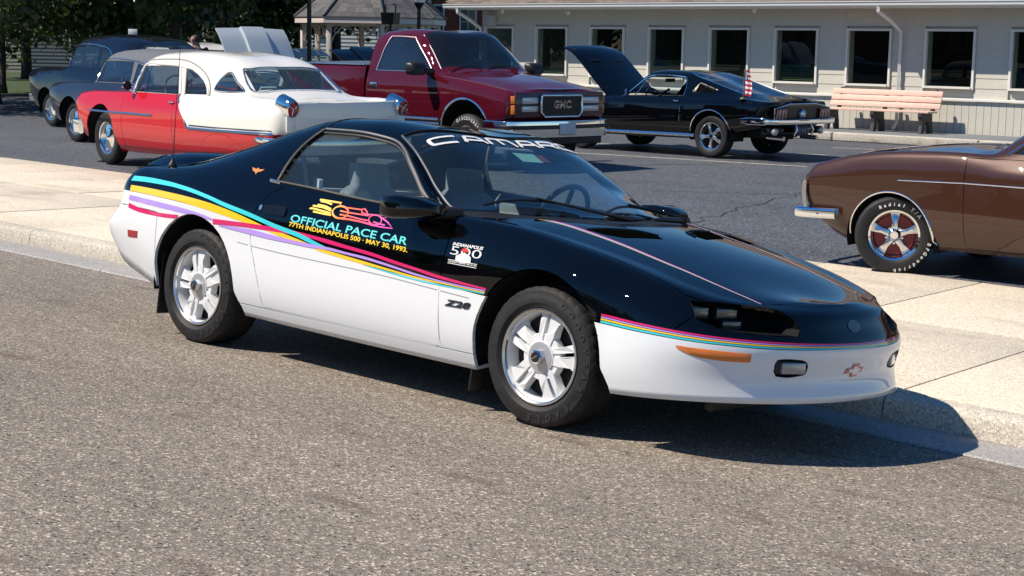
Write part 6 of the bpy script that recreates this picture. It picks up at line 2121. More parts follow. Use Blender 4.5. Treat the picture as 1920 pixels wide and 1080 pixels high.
gmc.ttrim('windscreen_trim', [(-.60, -.815), (-.85, -.75), (-1.13, -.678)], .007, mat('satin_trim', (.55, .55, .56), .45, .5), .002, sm=0)
gmc.trim('arch_moulding', arc(.03, .45, .508, 14, 166, 26), .016, M_CHROME, .002, sm=0)
gmc.trim('rocker_moulding', [(-.50, .655), (-1.2, .655), (-2.03, .655)], .018, M_CHROME, .004, sm=0)
gmc.trim('rocker_moulding', [(-.50, .595), (-1.2, .592), (-2.03, .592)], .014, M_CHROME, .004, sm=0)
gmc.trim('hood_gap', [(-.45, 1.245), (0, 1.20), (.5, 1.135), (.75, 1.09)], .005, mat('maroon_gap', (.03, .002, .005), .6), .0)
for s in (1, -1):
    p = gmc.sp(-1.90, 1.085, s, .0)
    box('door_handle', p, (.15, .03, .085), M_CHROME_SOFT, R_, bevel=.008)
    box('handle_recess', p + Vector((-.005, s * .012, -.005)), (.10, .02, .045), M_DARK, R_, bevel=.004)
    # mirror
    p = gmc.sp(-.73, 1.30, s, .0)
    skinned('mirror_arm', [rrect(p, (1, 0, 0), (0, 0, 1), .07, .05, .5), rrect(p + Vector((0, s * .12, .02)), (1, 0, 0), (0, 0, 1), .05, .03, .5)], M_TRIM, R_, sub=0)
    c = p + Vector((-.02, s * .25, .045))
    skinned('door_mirror', [rrect(c + Vector((-.05, 0, 0)), (0, 1, 0), (0, 0, 1), .15, .085, .5), rrect(c + Vector((.03, 0, 0)), (0, 1, 0), (0, 0, 1), .155, .092, .6), rrect(c + Vector((.10, 0, -.01)), (0, 1, 0), (0, 0, 1), .11, .06, .8)], M_TRIM, R_, sub=0)
    # lamps
    for zz, hh in ((.955, .088), (.845, .078)):
        box('headlamp', (.925, s * .58, zz), (.04, .33, hh), M_CLEAR_LENS, R_, rot=Matrix.Rotation(s * -.06, 3, 'Z'), bevel=.008)
    for zz, hh in ((.965, .105), (.835, .125)):
        box('marker_lamp', (.885, s * .835, zz), (.06, .115, hh), M_AMBER, R_, rot=Matrix.Rotation(s * -.35, 3, 'Z'), bevel=.006)
    box('lamp_divider', (.93, s * .58, .90), (.03, .35, .02), M_TRIM, R_)
# grille
gr = [(-.395, 1.005), (-.375, 1.025), (.375, 1.025), (.395, 1.005), (.395, .80), (.33, .735), (-.33, .735), (-.395, .80)]
prism('grille_recess', gr, .02, (.935, 0, 0), (0, 1, 0), (0, 0, 1), (1, 0, 0), mat('grille_black', (.006, .006, .006), .5), R_)
tube('grille_frame', [(.958, y, z) for y, z in gr], .019, M_CHROME, R_, closed=True)
for k in range(7):
    box('grille_slat', (.958, 0, .765 + k * .038), (.012, .74, .012), mat('grille_black', (.006, .006, .006), .5), R_)
lettering('grille_letters', 'GMC', (.972, 0, .855), (0, 1, 0), (0, 0, 1), M_CHROME_SOFT, R_, size=.135, bold=.0035, sx=1.15)
lettering('grille_letters', 'GMC', (.976, 0, .855), (0, 1, 0), (0, 0, 1), mat('badge_red', (.35, .015, .03), .3), R_, size=.135, bold=-.0015, sx=1.15)
box('front_panel', (.915, 0, .90), (.03, 1.72, .34), mat('dark_maroon', (.06, .006, .012), .35, 0, .6), R_, bevel=.008)
# bumper
bp = [(.48, .985, .655), (.70, .985, .655), (.90, .93, .655), (.985, .70, .655), (1.01, 0, .655), (.985, -.70, .655), (.90, -.93, .655), (.70, -.985, .655), (.48, -.985, .655)]
P_ = smooth_pts(bp, 4)
skinned('front_bumper', [rrect((p[0], p[1], p[2] - .085), (0, 0, 1), Vector((p[0] - .2, p[1], 0)).normalized(), .115, .025, .5) for p in P_], M_CHROME, R_, sub=0)
skinned('bumper_pad', [rrect((p[0] + .018, p[1] * 1.012, p[2] - .055), (0, 0, 1), Vector((p[0] - .2, p[1], 0)).normalized(), .028, .014, .6) for p in P_[5:-5]], M_TRIM, R_, sub=0)
box('bumper_opening', (1.012, 0, .53), (.03, .80, .09), M_TRIM, R_, bevel=.01)
box('licence_plate', (1.04, .04, .565), (.012, .31, .165), M_PLATE, R_, bevel=.006)
box('plate_band', (1.0475, .04, .495), (.002, .29, .012), mat('plate_orange', (.45, .28, .18), .6), R_)
box('valance', (.90, 0, .43), (.10, 1.66, .15), mat('dark_valance', (.02, .018, .02), .6), R_, bevel=.02)
box('frame_rail', (-1.2, .45, .50), (4.2, .09, .14), M_DARK, R_); box('frame_rail', (-1.2, -.45, .50), (4.2, .09, .14), M_DARK, R_)
tube('front_axle', [(0, -.75, .375), (0, .75, .375)], .06, M_DARK, R_)
tube('rear_axle', [(-2.985, -.75, .375), (-2.985, .75, .375)], .06, M_DARK, R_)
box('engine_block', (.2, 0, .80), (.9, .9, .45), M_DARK, R_)
for xc in (.03,):
    for s in (-1, 1):
        pts = arc(xc, .45, .53, -10, 190, 18)
        patch('wheel_liner', [[(x, s * .95, z) for x, z in pts], [(x, s * .55, z) for x, z in pts]], M_LINER, R_)
        prism('wheel_well_wall', pts, .01, (0, s * .55, 0), (1, 0, 0), (0, 0, 1), (0, 1, 0), M_LINER, R_)
wl = wheels(gmc, ((.03, .80, .375), (-2.985, .80, .375)), lambda r: make_wheel(r, .375, .255, .205, 'disc'))
for w in (wl[1],):
    for k, ch in enumerate('DISCOVERER'):
        a = math.radians(120 - k * 9)
        r = .295
        lettering('tyre_letter', ch, Vector((math.cos(a) * r, -.1295, math.sin(a) * r)), Vector((math.sin(a), 0, -math.cos(a))), Vector((math.cos(a), 0, math.sin(a))), M_WHITE_LETTER, w, size=.06, bold=.001)
wl[1].rotation_euler = (0, 0, 0)
# cab
bench_seat(gmc, -1.72, 0, .70, .95, M_INTERIOR_DARK, 'bench', .60)
for y in (.38, -.38): box('head_rest', (-1.86, y, 1.58), (.08, .26, .16), M_INTERIOR_DARK, R_, bevel=.03)
steering(gmc, (-1.05, .40, 1.32), .19, -60)
box('dashboard', (-.68, 0, 1.22), (.30, 1.5, .16), M_INTERIOR_DARK, R_, bevel=.05)
box('back_window', (-2.07, 0, 1.52), (.02, 1.1, .36), M_GLASS_DARK, R_)
for y in (-.45, .25):
    P = [gmc.tp(-.47 - .05 * math.sin(PI * t), y + (t - .5) * .60, .015) for t in [k / 8 for k in range(9)]]
    tube('wiper_blade', P, .008, M_TRIM, R_)
box('interior_mirror', (-1.02, 0, 1.70), (.03, .24, .06), M_INTERIOR_DARK, R_, bevel=.01)

# ================================================================== brown coupe at the right
L_BR = [
 dict(y=[(-3.0,.56),(.42,.56)], z=[(-3.0,.34),(-.4,.24),(.42,.25)], nose=(.55,.36,4), tail=(-3.3,.40,4), crease=True),
 dict(y=[(-3.0,.76),(-.4,.78),(.42,.77)], z=[(-3.0,.32),(-.4,.215),(.42,.235)], nose=(.68,.36,4), tail=(-3.36,.40,4), crease=True),
 dict(y=[(-3.0,.81),(-.4,.83),(.42,.82)], z=[(-3.0,.44),(-.4,.36),(.42,.40)], nose=(.76,.44,10), tail=(-3.40,.46,5)),
 dict(y=[(-3.0,.82),(-.4,.845),(.42,.84)], z=[(-3.0,.60),(-.4,.58),(.42,.58)], nose=(.79,.58,14), tail=(-3.42,.60,5)),
 dict(y=[(-3.0,.82),(-.4,.85),(.42,.845)], z=[(-3.0,.78),(-1.5,.81),(-.2,.795),(.42,.74)], nose=(.79,.70,14), tail=(-3.44,.76,6), crease=True),
 dict(y=[(-3.0,.76),(-.8,.78),(-.4,.80),(.42,.795)], z=[(-3.0,.86),(-1.5,.90),(-.5,.945),(-.2,.935),(.0,.925),(.42,.868)], nose=(.75,.79,10), tail=(-3.43,.82,6)),
 dict(y=[(-3.0,.62),(-2.6,.56),(-2.2,.53),(-1.6,.53),(-1.2,.55),(-.9,.66),(-.72,.70),(-.4,.69),(.42,.66)],
      z=[(-3.0,.88),(-2.6,1.02),(-2.2,1.21),(-1.6,1.25),(-1.2,1.22),(-.9,1.04),(-.72,.955),(-.4,.955),(.42,.882)], nose=(.72,.81,9), tail=(-3.42,.83,6)),
 dict(y=[], z=[(-3.0,.90),(-2.7,1.02),(-2.2,1.26),(-1.6,1.30),(-1.2,1.27),(-.85,1.10),(-.58,.985),(-.35,.985),(.42,.91)], nose=(.74,.83,9), tail=(-3.42,.84,6)),
]
br = Car('vintage_coupe', (-1.49, 5.62, 181, .104), L_BR, -3.0, .42, [1, 2, 4, 4, 3, 6, 7], 'metallic brown sixties coupe with red-centred chrome wheels nosing in from the right edge', 'parked cars', nside=90, nnose=12, ntail=8)
M_BROWN = paint('copper_brown_paint', (.048, .017, .009), .15, .4)
for f in br.lo.bm.faces: f[br.lo.pan] = 1
br.cut([(-.62, .25), (-.60, .55), (-.60, .92), (-1.70, .93), (-1.72, .5), (-1.64, .24)], 2, bands=(1, 2, 3, 4))
br.cut([(.70, .1), (.70, -.70), (.42, -.72), (-.45, -.74), (-.48, -.4), (-.50, .1)], 3, axes='xy', bands=(5, 6))
br.cut([(-.60, .1), (-.60, 0), (-.64, -.4), (-.75, -.66), (-.92, -.63), (-1.18, -.545), (-1.17, -.3), (-1.16, 0), (-1.16, .1)], 4, axes='xy', bands=(6,))
br.cut([(-2.25, .1), (-2.25, -.42), (-2.40, -.47), (-2.75, -.52), (-2.82, -.3), (-2.83, .1)], 5, axes='xy', bands=(6,))
br.cut([(-.92, .965), (-1.05, 1.08), (-1.20, 1.185), (-1.6, 1.205), (-2.0, 1.19), (-2.12, 1.1), (-2.20, .95)], 6, bands=(4, 5))
for xc in (0, -2.50):
    br.cut([(xc + .41, .05), (xc + .395, .26)] + arc(xc, .27, .352, 0, 180, 28) + [(xc - .395, .26), (xc - .41, .05)], 8, bands=(0, 1, 2, 3, 4))
br.mid('body_shell', 1, M_BROWN)
br.side('door', 2, M_BROWN)
br.mid('hood', 3, M_BROWN)
br.mid('windscreen', 4, M_GLASS, gap=0, flange=0, inset=.004)
br.mid('rear_window', 5, M_GLASS, gap=0, flange=0, inset=.004)
br.side('side_window', 6, M_GLASS, gap=0, flange=0, inset=.006)
R_ = br.root
for xc in (0, -2.50):
    br.trim('arch_moulding', [(xc + .385, .25)] + arc(xc, .27, .358, 2, 178, 28) + [(xc - .385, .25)], .0085, M_CHROME, .001, sm=0)
for s in (1, -1):
    # headlamp bezel seen edge-on, with the lamp inside
    rows = []
    for i in range(9):
        t = i / 8
        z = .445 + .225 * t
        x = .755 + .012 * math.sin(PI * t) - .02 * (1 - t)
        rows.append([(x + .022, s * .80, z), (x + .03, s * .845, z), (x + .012, s * .862, z), (x - .022, s * .860, z)])
    patch('headlamp_bezel', rows, M_CHROME, R_, thick=.006)
    lathe('headlamp', [(.001, .04), (.06, .035), (.088, .0), (.088, -.05)], M_CLEAR_LENS, R_, n=24, axis='x', loc=(.775, s * .70, .575))
    box('indicator', (.865, s * .55, .38), (.03, .16, .05), M_AMBER, R_, bevel=.01)
bp = [(.44, .872, .425), (.62, .875, .42), (.76, .86, .415), (.845, .80, .41), (.885, .55, .405), (.90, 0, .405), (.885, -.55, .405), (.845, -.80, .41), (.76, -.86, .415), (.62, -.875, .42), (.44, -.872, .425)]
skinned('front_bumper', [rrect(p, (0, 0, 1), Vector((p[0] - .1, p[1], 0)).normalized(), .043, .026, .95) for p in smooth_pts(bp, 4)], M_CHROME, R_, sub=0)
q = br.sp(.55, .41, 1, .03)
lathe('bumper_bolt', [(.001, .02), (.010, .018), (.014, .0)], M_CHROME, R_, n=12, axis='y', loc=(.60, .888, .415))
box('grille', (.82, 0, .60), (.04, 1.2, .20), M_CHROME_SOFT, R_, bevel=.03)
br.trim('side_moulding', [(-.06, .722), (-.6, .735), (-1.6, .73), (-2.2, .72)], .005, M_CHROME, .002, sm=0)
br.trim('window_trim', [(-.88, .955), (-1.05, 1.095), (-1.20, 1.198), (-1.6, 1.218), (-2.0, 1.20), (-2.13, 1.1), (-2.21, .95)], .008, M_CHROME, .002, sm=3)
wells(br, (0, -2.50), .28, .375, .82, .48)
def brown_wheel(r):
    w = make_wheel(r, .298, .195, .182, 'five', n=56)
    lathe('red_drum', [(.04, -.035), (.155, -.035), (.160, .02)], mat('red_drum', (.20, .012, .015), .4), w, n=32, axis='y')
    for k in range(5):
        a = 2 * PI * k / 5 + PI / 2 + PI / 5
        lathe('lug_nut', [(.001, -.062), (.010, -.06), (.012, -.04)], M_CHROME, w, n=8, axis='y', loc=(math.cos(a) * .062, 0, math.sin(a) * .062))
    return w
wl = wheels(br, ((0, .745, .296), (-2.50, .745, .296)), brown_wheel, steer=26)
w = wl[0]
w.rotation_euler = (0, 0, PI + math.radians(26))
for txt, a0, st, r in (('Radial T/A', 118, -8.6, .228), ('BFGoodrich', -12, -8.2, .258)):
    for k, ch in enumerate(txt):
        if ch == ' ': continue
        a = math.radians(a0 + st * k)
        lettering('tyre_letter', ch, Vector((math.cos(a) * r, -.0995, math.sin(a) * r)), Vector((math.sin(a), 0, -math.cos(a))), Vector((math.cos(a), 0, math.sin(a))), M_WHITE_LETTER, w, size=.036, bold=.0012, shear=.1)
box('floor_pan', (-1.3, 0, .27), (1.9, 1.35, .07), M_DARK, R_)
box('engine_block', (.1, 0, .55), (.9, 1.0, .3), M_DARK, R_)
for y in (.33, -.33): bench_seat(br, -1.65, y, .22, .45, M_INTERIOR_DARK, lean=.14, h=.5)
steering(br, (-1.12, .34, .88), .18)
box('dashboard', (-.85, 0, .85), (.22, 1.2, .14), M_INTERIOR_DARK, R_, bevel=.04)

# ================================================================== cars further back
def simple_car(name, pose, m, label, zs=1.0, top=None, hood_up=None, wheel_r=.33):
    L = []
    for l in L_OLD:
        q = dict(l)
        q['z'] = [(x, .16 + (z - .16) * zs) for x, z in l['z']]
        q['nose'] = (l['nose'][0], .16 + (l['nose'][1] - .16) * zs, l['nose'][2])
        q['tail'] = (l['tail'][0], .16 + (l['tail'][1] - .16) * zs, 4)
        L.append(q)
    Z = lambda z: .16 + (z - .16) * zs
    c = Car(name, pose, L, -3.9, .4, [1, 1, 3, 3, 2, 5, 6], label, 'parked cars', nside=60, nnose=7, ntail=7)
    for f in c.lo.bm.faces: f[c.lo.pan] = 1
    c.cut([(-.84, .1), (-.84, -1), (-3.45, -1), (-3.45, .1)], 2, axes='xy', bands=(6,))
    c.cut([(-.74, Z(.995)), (-.83, 3), (-3.45, 3), (-3.45, Z(.998))], 2, bands=(5,))
    c.cut([(-.53, .1), (-.53, 0), (-.58, -.4), (-.73, -.74), (-.80, -.71), (-.853, -.64), (-.845, -.3), (-.84, 0), (-.84, .1)], 4, axes='xy', bands=(6,))
    c.cut([(-2.95, .1), (-2.95, -.45), (-3.0, -.55), (-3.30, -.56), (-3.36, -.30), (-3.36, .1)], 5, axes='xy', bands=(6,))
    c.cut([(-.84, Z(1.01)), (-.88, Z(1.335)), (-1.3, Z(1.345)), (-1.79, Z(1.335)), (-1.84, Z(1.01))], 6, bands=(5,))
    c.cut([(-1.92, Z(1.01)), (-1.92, Z(1.315)), (-2.25, Z(1.25)), (-2.5, Z(1.13)), (-2.58, Z(1.01))], 6, bands=(5,))
    if hood_up:
        c.cut([(.70, .1), (.70, -.66), (.3, -.70), (-.42, -.74), (-.45, .1)], 7, axes='xy', bands=(5, 6))
    for xc in (0, -3.10):
        c.cut([(xc + .42, .05), (xc + .40, .36)] + arc(xc, .36, .39, 5, 175, 18) + [(xc - .40, .36), (xc - .42, .05)], 8, bands=(0, 1, 2, 3, 4))
    c.mid('body_shell', 1, m); c.mid('roof', 2, top or m)
    c.mid('windscreen', 4, M_GLASS, gap=0, flange=0, inset=.004)
    c.mid('rear_window', 5, M_GLASS, gap=0, flange=0, inset=.004)
    c.side('side_window', 6, M_GLASS_CLEAR, gap=0, flange=0, inset=.004)
    c.trim('window_trim', [(-.86, Z(1.0)), (-.88, Z(1.35)), (-1.8, Z(1.35)), (-2.25, Z(1.265)), (-2.6, Z(1.0))], .012, M_CHROME, .003, sm=3)
    if hood_up:
        h = bpy.data.objects.new('hood', None); COL.objects.link(h); h.parent = c.root
        h.location = (-.42, 0, Z(1.06)); h.rotation_euler = (0, math.radians(-hood_up[0]), 0)
        rows = []
        W, LEN = hood_up[1], hood_up[2]
        for i in range(9):
            x = LEN * i / 8
            rows.append([(x, W * t, .03 * (1 - t * t) + (.05 if abs(t) < .33 else 0) - .05 * max(0, (i - 6) / 2) ** 2) for t in (-1, -.97, -.6, -.345, -.325, 0, .325, .345, .6, .97, 1)])
        patch('hood_panel', rows, hood_up[3], h, thick=.025, sharp=25)
        box('hood_liner', (LEN / 2, 0, -.03), (LEN * .85, W * 1.6, .02), M_DARK, h)
        tube('hood_prop', [(.2, W * .9, -.02), (.35, W * .9, -.35)], .012, M_TRIM, h)
        box('engine_bay', (.15, 0, Z(.6)), (.9, 1.0, .3), M_DARK, c.root)
    for xb, sgn in ((.92, 1), (-4.50, -1)):
        bp = [(xb - sgn * .35, .92, Z(.48)), (xb - sgn * .08, .85, Z(.48)), (xb, .4, Z(.47)), (xb, -.4, Z(.47)), (xb - sgn * .08, -.85, Z(.48)), (xb - sgn * .35, -.92, Z(.48))]
        skinned('bumper', [rrect(p, (0, 0, 1), (sgn, 0, 0), .07, .03, .7) for p in smooth_pts(bp, 3)], M_CHROME, c.root, sub=0)
    for s in (1, -1):
        lathe('headlamp', [(.001, .05), (.07, .045), (.10, .02), (.105, -.02)], M_CLEAR_LENS, c.root, n=18, axis='x', loc=(.86, s * .66, Z(.80)))
        box('tail_lamp', (-4.40, s * .75, Z(.8)), (.06, .12, .14), M_RED_LENS, c.root, bevel=.02)
    wells(c, (0, -3.10), .36, .41, .88, .50)
    wheels(c, ((0, .76, wheel_r), (-3.10, .76, wheel_r)), lambda r: make_wheel(r, wheel_r, .19, .2, 'disc', n=28))
    box('floor_pan', (-1.7, 0, .34), (2.6, 1.5, .08), M_DARK, c.root)
    bench_seat(c, -1.70, 0, .58, .55 * zs, M_INTERIOR_DARK, 'front_seat', .42 * zs)
    bench_seat(c, -2.75, 0, .55, .55 * zs, M_INTERIOR_DARK, 'rear_seat', .40 * zs)
    steering(c, (-1.12, .38, Z(1.0)))
    box('dashboard', (-.72, 0, Z(.90)), (.22, 1.35, .16), M_INTERIOR_DARK, c.root, bevel=.05)
    return c
M_NAVY = paint('navy_black_paint', (.006, .008, .016))
simple_car('dark_saloon', (-22.9, 11.4, 175, .12), M_NAVY, 'tall navy black vintage saloon behind the red and white sedan', 1.17)
simple_car('soft_top_coupe', (-18.6, 9.25, 175, .11), paint('slate_paint', (.02, .026, .045)), 'dark blue coupe with grey cloth roof between saloon and red sedan', 1.0, top=mat('grey_cloth_roof', (.11, .12, .14), .85, noise=(20, .1)))
simple_car('pale_car', (-20.25, 13.45, 176, .12), paint('pale_blue_grey_paint', (.42, .46, .50)), 'pale grey car with raised hood showing above the white roof', .80, hood_up=(58, .78, 1.26, paint('pale_hood_paint', (.50, .55, .58), 0, .35)))
simple_car('black_car', (-19.1, 15.5, 176, .12), M_NAVY, 'black car with raised hood seen over the covered truck bed', .95, hood_up=(30, .74, 1.15, M_BLACKPAINT))
simple_car('white_car', (-27.0, 15.6, 176, .12), paint('white_far_paint', (.65, .65, .63)), 'white rounded car beyond the navy saloon', 1.08)
simple_car('silver_car', (-30.5, 24.0, 100, .12), paint('silver_far_paint', (.30, .32, .34)), 'distant silver car parked left of the gazebo', 1.0)

# ================================================================== people
M_SKIN = mat('skin', (.42, .23, .16), .55, noise=(30, .06))
def person(name, loc, face, H, shirt, trousers, hair, label, pose):
    root = empty(name, loc, face, label, 'person')
    k = H / 1.80
    J = dict(pelvis=(0, 0, .95), belly=(.0, 0, 1.10), chest=(.02, 0, 1.32), neck=(.02, 0, 1.50), headb=(.035, 0, 1.57), headm=(.045, 0, 1.67), headt=(.02, 0, 1.755),
             hipl=(0, .10, .90), kneel=(.02, .11, .50), anklel=(-.02, .12, .09), toel=(.14, .14, .04),
             hipr=(0, -.10, .90), kneer=(.02, -.11, .50), ankler=(-.02, -.12, .09), toer=(.14, -.14, .04),
             shl=(.0, .19, 1.44), ell=(-.02, .26, 1.17), wrl=(.10, .27, .95), hl=(.15, .26, .88),
             shr=(.0, -.19, 1.44), elr=(-.02, -.26, 1.17), wrr=(.10, -.27, .95), hr=(.15, -.26, .88))
    J.update(pose)
    R = dict(pelvis=.145, belly=.135, chest=.155, neck=.06, headb=.075, headm=.095, headt=.06, hip=.09, knee=.062, ankle=.045, toe=.04, sh=.07, el=.05, wr=.034, h=.04)
    E = [('pelvis', 'belly'), ('belly', 'chest'), ('chest', 'neck'), ('neck', 'headb'), ('headb', 'headm'), ('headm', 'headt')]
    for s in 'lr':
        E += [('pelvis', 'hip' + s), ('hip' + s, 'knee' + s), ('knee' + s, 'ankle' + s), ('ankle' + s, 'toe' + s), ('chest', 'sh' + s), ('sh' + s, 'el' + s), ('el' + s, 'wr' + s), ('wr' + s, 'h' + s)]
    names = list(J)
    me = bpy.data.meshes.new('body')
    me.from_pydata([tuple(c * k for c in J[n]) for n in names], [(names.index(a), names.index(b)) for a, b in E], [])
    o = link_mesh('body', me, None, root)
    o.modifiers.new('skin', 'SKIN')
    for i, n in enumerate(names):
        r = R.get(n, R.get(n[:-1], .05)) * k
        me.skin_vertices[0].data[i].radius = (r, r * (1.15 if n in ('chest', 'belly', 'pelvis') else 1))
    me.skin_vertices[0].data[0].use_root = True
    o.modifiers.new('sub', 'SUBSURF').levels = 2
    o.modifiers['sub'].render_levels = 2
    dg = bpy.context.evaluated_depsgraph_get()
    nm = bpy.data.meshes.new_from_object(o.evaluated_get(dg))
    o.modifiers.clear()
    o.data = nm
    nm.shade_smooth()
    for m in (M_SKIN, shirt, trousers, hair, mat('shoe', (.03, .03, .03), .6)): nm.materials.append(m)
    sl = [Vector(J[x]) * k for x in ('shl', 'ell', 'shr', 'elr')]
    for p in nm.polygons:
        c = p.center / k
        i = 0
        near_arm = min((Vector(J['wr' + s]) - c).length for s in 'lr') < .24 or min((Vector(J['h' + s]) - c).length for s in 'lr') < .16
        if c.z < .10: i = 4
        elif c.z < .98 and not near_arm: i = 2
        elif c.z < 1.50 and not near_arm: i = 1
        if c.z > 1.695 or (c.z > 1.60 and c.x < J['headm'][0] - .035): i = 3
        p.material_index = i
    hm = Vector(J['headm']) * k
    lathe('nose', [(.001, .022), (.010, .012), (.014, -.004), (.012, -.012)], M_SKIN, root, n=10, axis='x', loc=hm + Vector((.095 * k, 0, -.015)))
    for s in (1, -1):
        box('eye', hm + Vector((.085 * k, s * .034, .012)), (.012, .024, .012), mat('eye', (.05, .04, .035), .3), root, bevel=.004)
        box('ear', hm + Vector((-.01, s * .092 * k, -.005)), (.04, .02, .06), M_SKIN, root, bevel=.008)
    box('mouth', hm + Vector((.085 * k, 0, -.062)), (.012, .045, .010), mat('lips', (.30, .12, .10), .5), root, bevel=.004)
    # separate fingers
    for s in 'lr':
        h = Vector(J['h' + s]) * k
        d = (h - Vector(J['wr' + s]) * k).normalized()
        a = d.cross(Vector((0, 0, 1)))
        a = a.normalized() if a.length > .1 else Vector((0, 1, 0))
        for f in range(4):
            b = h + a * (-.03 + f * .02)
            ln = (.07, .08, .075, .06)[f]
            tube('finger', [b, b + d * ln * .55, b + d * ln * .9 + Vector((0, 0, -.018))], [.010, .009, .007], M_SKIN, root, n=6)
        tube('thumb', [h - d * .02 + a * .035, h + d * .02 + a * .062, h + d * .05 + a * .060], [.011, .010, .008], M_SKIN, root, n=6)
    return root
person('person', (-21.0, 12.62, .11), math.radians(195), 1.87, mat('olive_shirt', (.035, .035, .022), .85), mat('dark_trousers', (.03, .032, .04), .8), mat('brown_hair', (.06, .038, .025), .7),
       'person in dark olive shirt with short brown hair leaning beside the pale raised hood', dict(neck=(.06, 0, 1.49), headb=(.09, 0, 1.555), headm=(.115, 0, 1.645), headt=(.095, 0, 1.735), chest=(.03, 0, 1.30)))
p2 = person('person', (-22.8, 12.45, .11), math.radians(-50), 1.70, mat('grey_shirt', (.20, .20, .21), .85), mat('blue_jeans', (.03, .045, .09), .8), mat('dark_hair', (.03, .022, .018), .7),
       'person behind the navy saloon holding up a white tablet', dict(ell=(.18, .22, 1.38), wrl=(.32, .12, 1.72), hl=(.35, .09, 1.80), elr=(.18, -.22, 1.38), wrr=(.32, -.12, 1.72), hr=(.35, -.09, 1.80)))
tb = empty('tablet', (-22.8, 12.45, .11), math.radians(-50), 'white tablet held up above the roof of the navy saloon', 'tablet')
box('tablet_case', (.375, 0, 1.83), (.012, .18, .12), mat('white_case', (.7, .72, .74), .4), tb, bevel=.005)
box('tablet_screen', (.367, 0, 1.83), (.002, .15, .09), mat('screen_glass', (.10, .12, .14), .1), tb)

# ================================================================== gazebo
gz = empty('gazebo', (-33.3, 28.1, LOT_Z), 0, 'white gazebo with flared grey shingle roof and scrollwork brackets', 'gazebo')
M_GZW = mat('gazebo_white_paint', (.62, .56, .54), .6, noise=(6, .05))
M_GZS = [mat('slate_shingle_%d' % i, c, .9, noise=(8, .25), bump=(40, .5, .01)) for i, c in enumerate(((.085, .085, .09), (.10, .10, .105), (.07, .07, .077), (.115, .113, .115)))]
RG = 2.35
def octp(r, z, k, n=8, a0=.2): return Vector((r * math.cos(a0 + 2 * PI * k / n), r * math.sin(a0 + 2 * PI * k / n), z))
groof = bpy.data.objects.new('roof', None); COL.objects.link(groof); groof.parent = gz
prof = lambda t: (RG * (1 - t) ** 1.7 * .88 + RG * .12 * (1 - t) + .02, 2.50 + 2.6 * t ** .92)
rs = random.Random(5)
NC = 22
for r in range(NC):
    (r0, z0), (r1, z1) = prof(r / NC), prof((r + 1) / NC)
    V, F, MI = [], [], []
    for k in range(8):
        a, b, c, d = octp(r0 + .012, z0 - .01, k), octp(r0 + .012, z0 - .01, k + 1), octp(r1, z1, k + 1), octp(r1, z1, k)
        nt_ = max(2, int((b - a).length / .26))
        for j in range(nt_):
            u0, u1 = j / nt_, (j + 1) / nt_
            i0 = len(V)
            o_ = rs.uniform(0, .008)
            n_ = Vector((a.x + b.x, a.y + b.y, 0)).normalized() * o_
            V += [a.lerp(b, u0) + n_, a.lerp(b, u1) + n_, d.lerp(c, u1), d.lerp(c, u0)]
            F.append((i0, i0 + 1, i0 + 2, i0 + 3)); MI.append(rs.randrange(4))
    o = pyd('shingle_course', V, F, M_GZS, groof)
    o.data.polygons.foreach_set('material_index', MI)
    o['kind'] = 'stuff'
for k in range(8):
    P = [octp(prof(t)[0] + .02, prof(t)[1] + .015, k) for t in [i / 16 for i in range(17)]]
    tube('hip_cap', P, .05, M_GZS[1], groof, n=6)
    a, b = octp(RG, 0, k), octp(RG, 0, k + 1)
    m_ = (a + b) / 2
    ang = math.atan2(b.y - a.y, b.x - a.x)
    box('fascia', (m_.x, m_.y, 2.40), ((b - a).length, .05, .17), M_GZW, gz, rot=Matrix.Rotation(ang, 3, 'Z'))
    box('drip_edge', (m_.x * 1.012, m_.y * 1.012, 2.495), ((b - a).length + .03, .05, .025), M_GZS[2], gz, rot=Matrix.Rotation(ang, 3, 'Z'))
    pp = octp(RG * .90, 0, k)
    q = octp(RG * .90, 0, k + 1)
    box('post', (pp.x, pp.y, 1.25), (.14, .14, 2.2), M_GZW, gz, rot=Matrix.Rotation(ang, 3, 'Z'), bevel=.012)
    e = (q - pp).normalized()
    L_ = (q - pp).length
    box('frieze_rail', ((pp.x + q.x) / 2, (pp.y + q.y) / 2, 2.28), (L_ - .14, .05, .05), M_GZW, gz, rot=Matrix.Rotation(ang, 3, 'Z'))
    box('hand_rail', ((pp.x + q.x) / 2, (pp.y + q.y) / 2, .95), (L_ - .14, .06, .06), M_GZW, gz, rot=Matrix.Rotation(ang, 3, 'Z'))
    for j in range(7):
        c = pp + e * (L_ * (j + 1) / 8)
        box('baluster', (c.x, c.y, .60), (.035, .035, .66), M_GZW, gz, rot=Matrix.Rotation(ang, 3, 'Z'))
    for base, dr in ((pp + e * .08, e), (q - e * .08, -e)):
        # scroll bracket: two curls
        for (cx, cz, r0, t0, t1) in ((.17, 2.08, .10, 90, 430), (.36, 2.19, .06, 90, 400)):
            P = []
            for i in range(17):
                t = math.radians(t0 + (t1 - t0) * i / 16)
                rr = r0 * (1 - .55 * i / 16)
                P.append(base + dr * (cx + rr * math.cos(t)) + Vector((0, 0, cz + rr * math.sin(t))))
            tube('scroll_bracket', P, .016, M_GZW, gz, n=5)
        tube('scroll_bracket', [base + Vector((0, 0, 1.75)), base + dr * .10 + Vector((0, 0, 1.98)), base + dr * .30 + Vector((0, 0, 2.17)), base + dr * .52 + Vector((0, 0, 2.26))], .018, M_GZW, gz, n=5)
lathe('ceiling', [(RG * .95, 2.46), (.05, 2.52), (.001, 2.52)], M_GZW, gz, n=8)
lathe('floor', [(RG * 1.0, .0), (RG * 1.0, .26), (.001, .26)], mat('deck_boards', (.25, .23, .21), .7), gz, n=8)

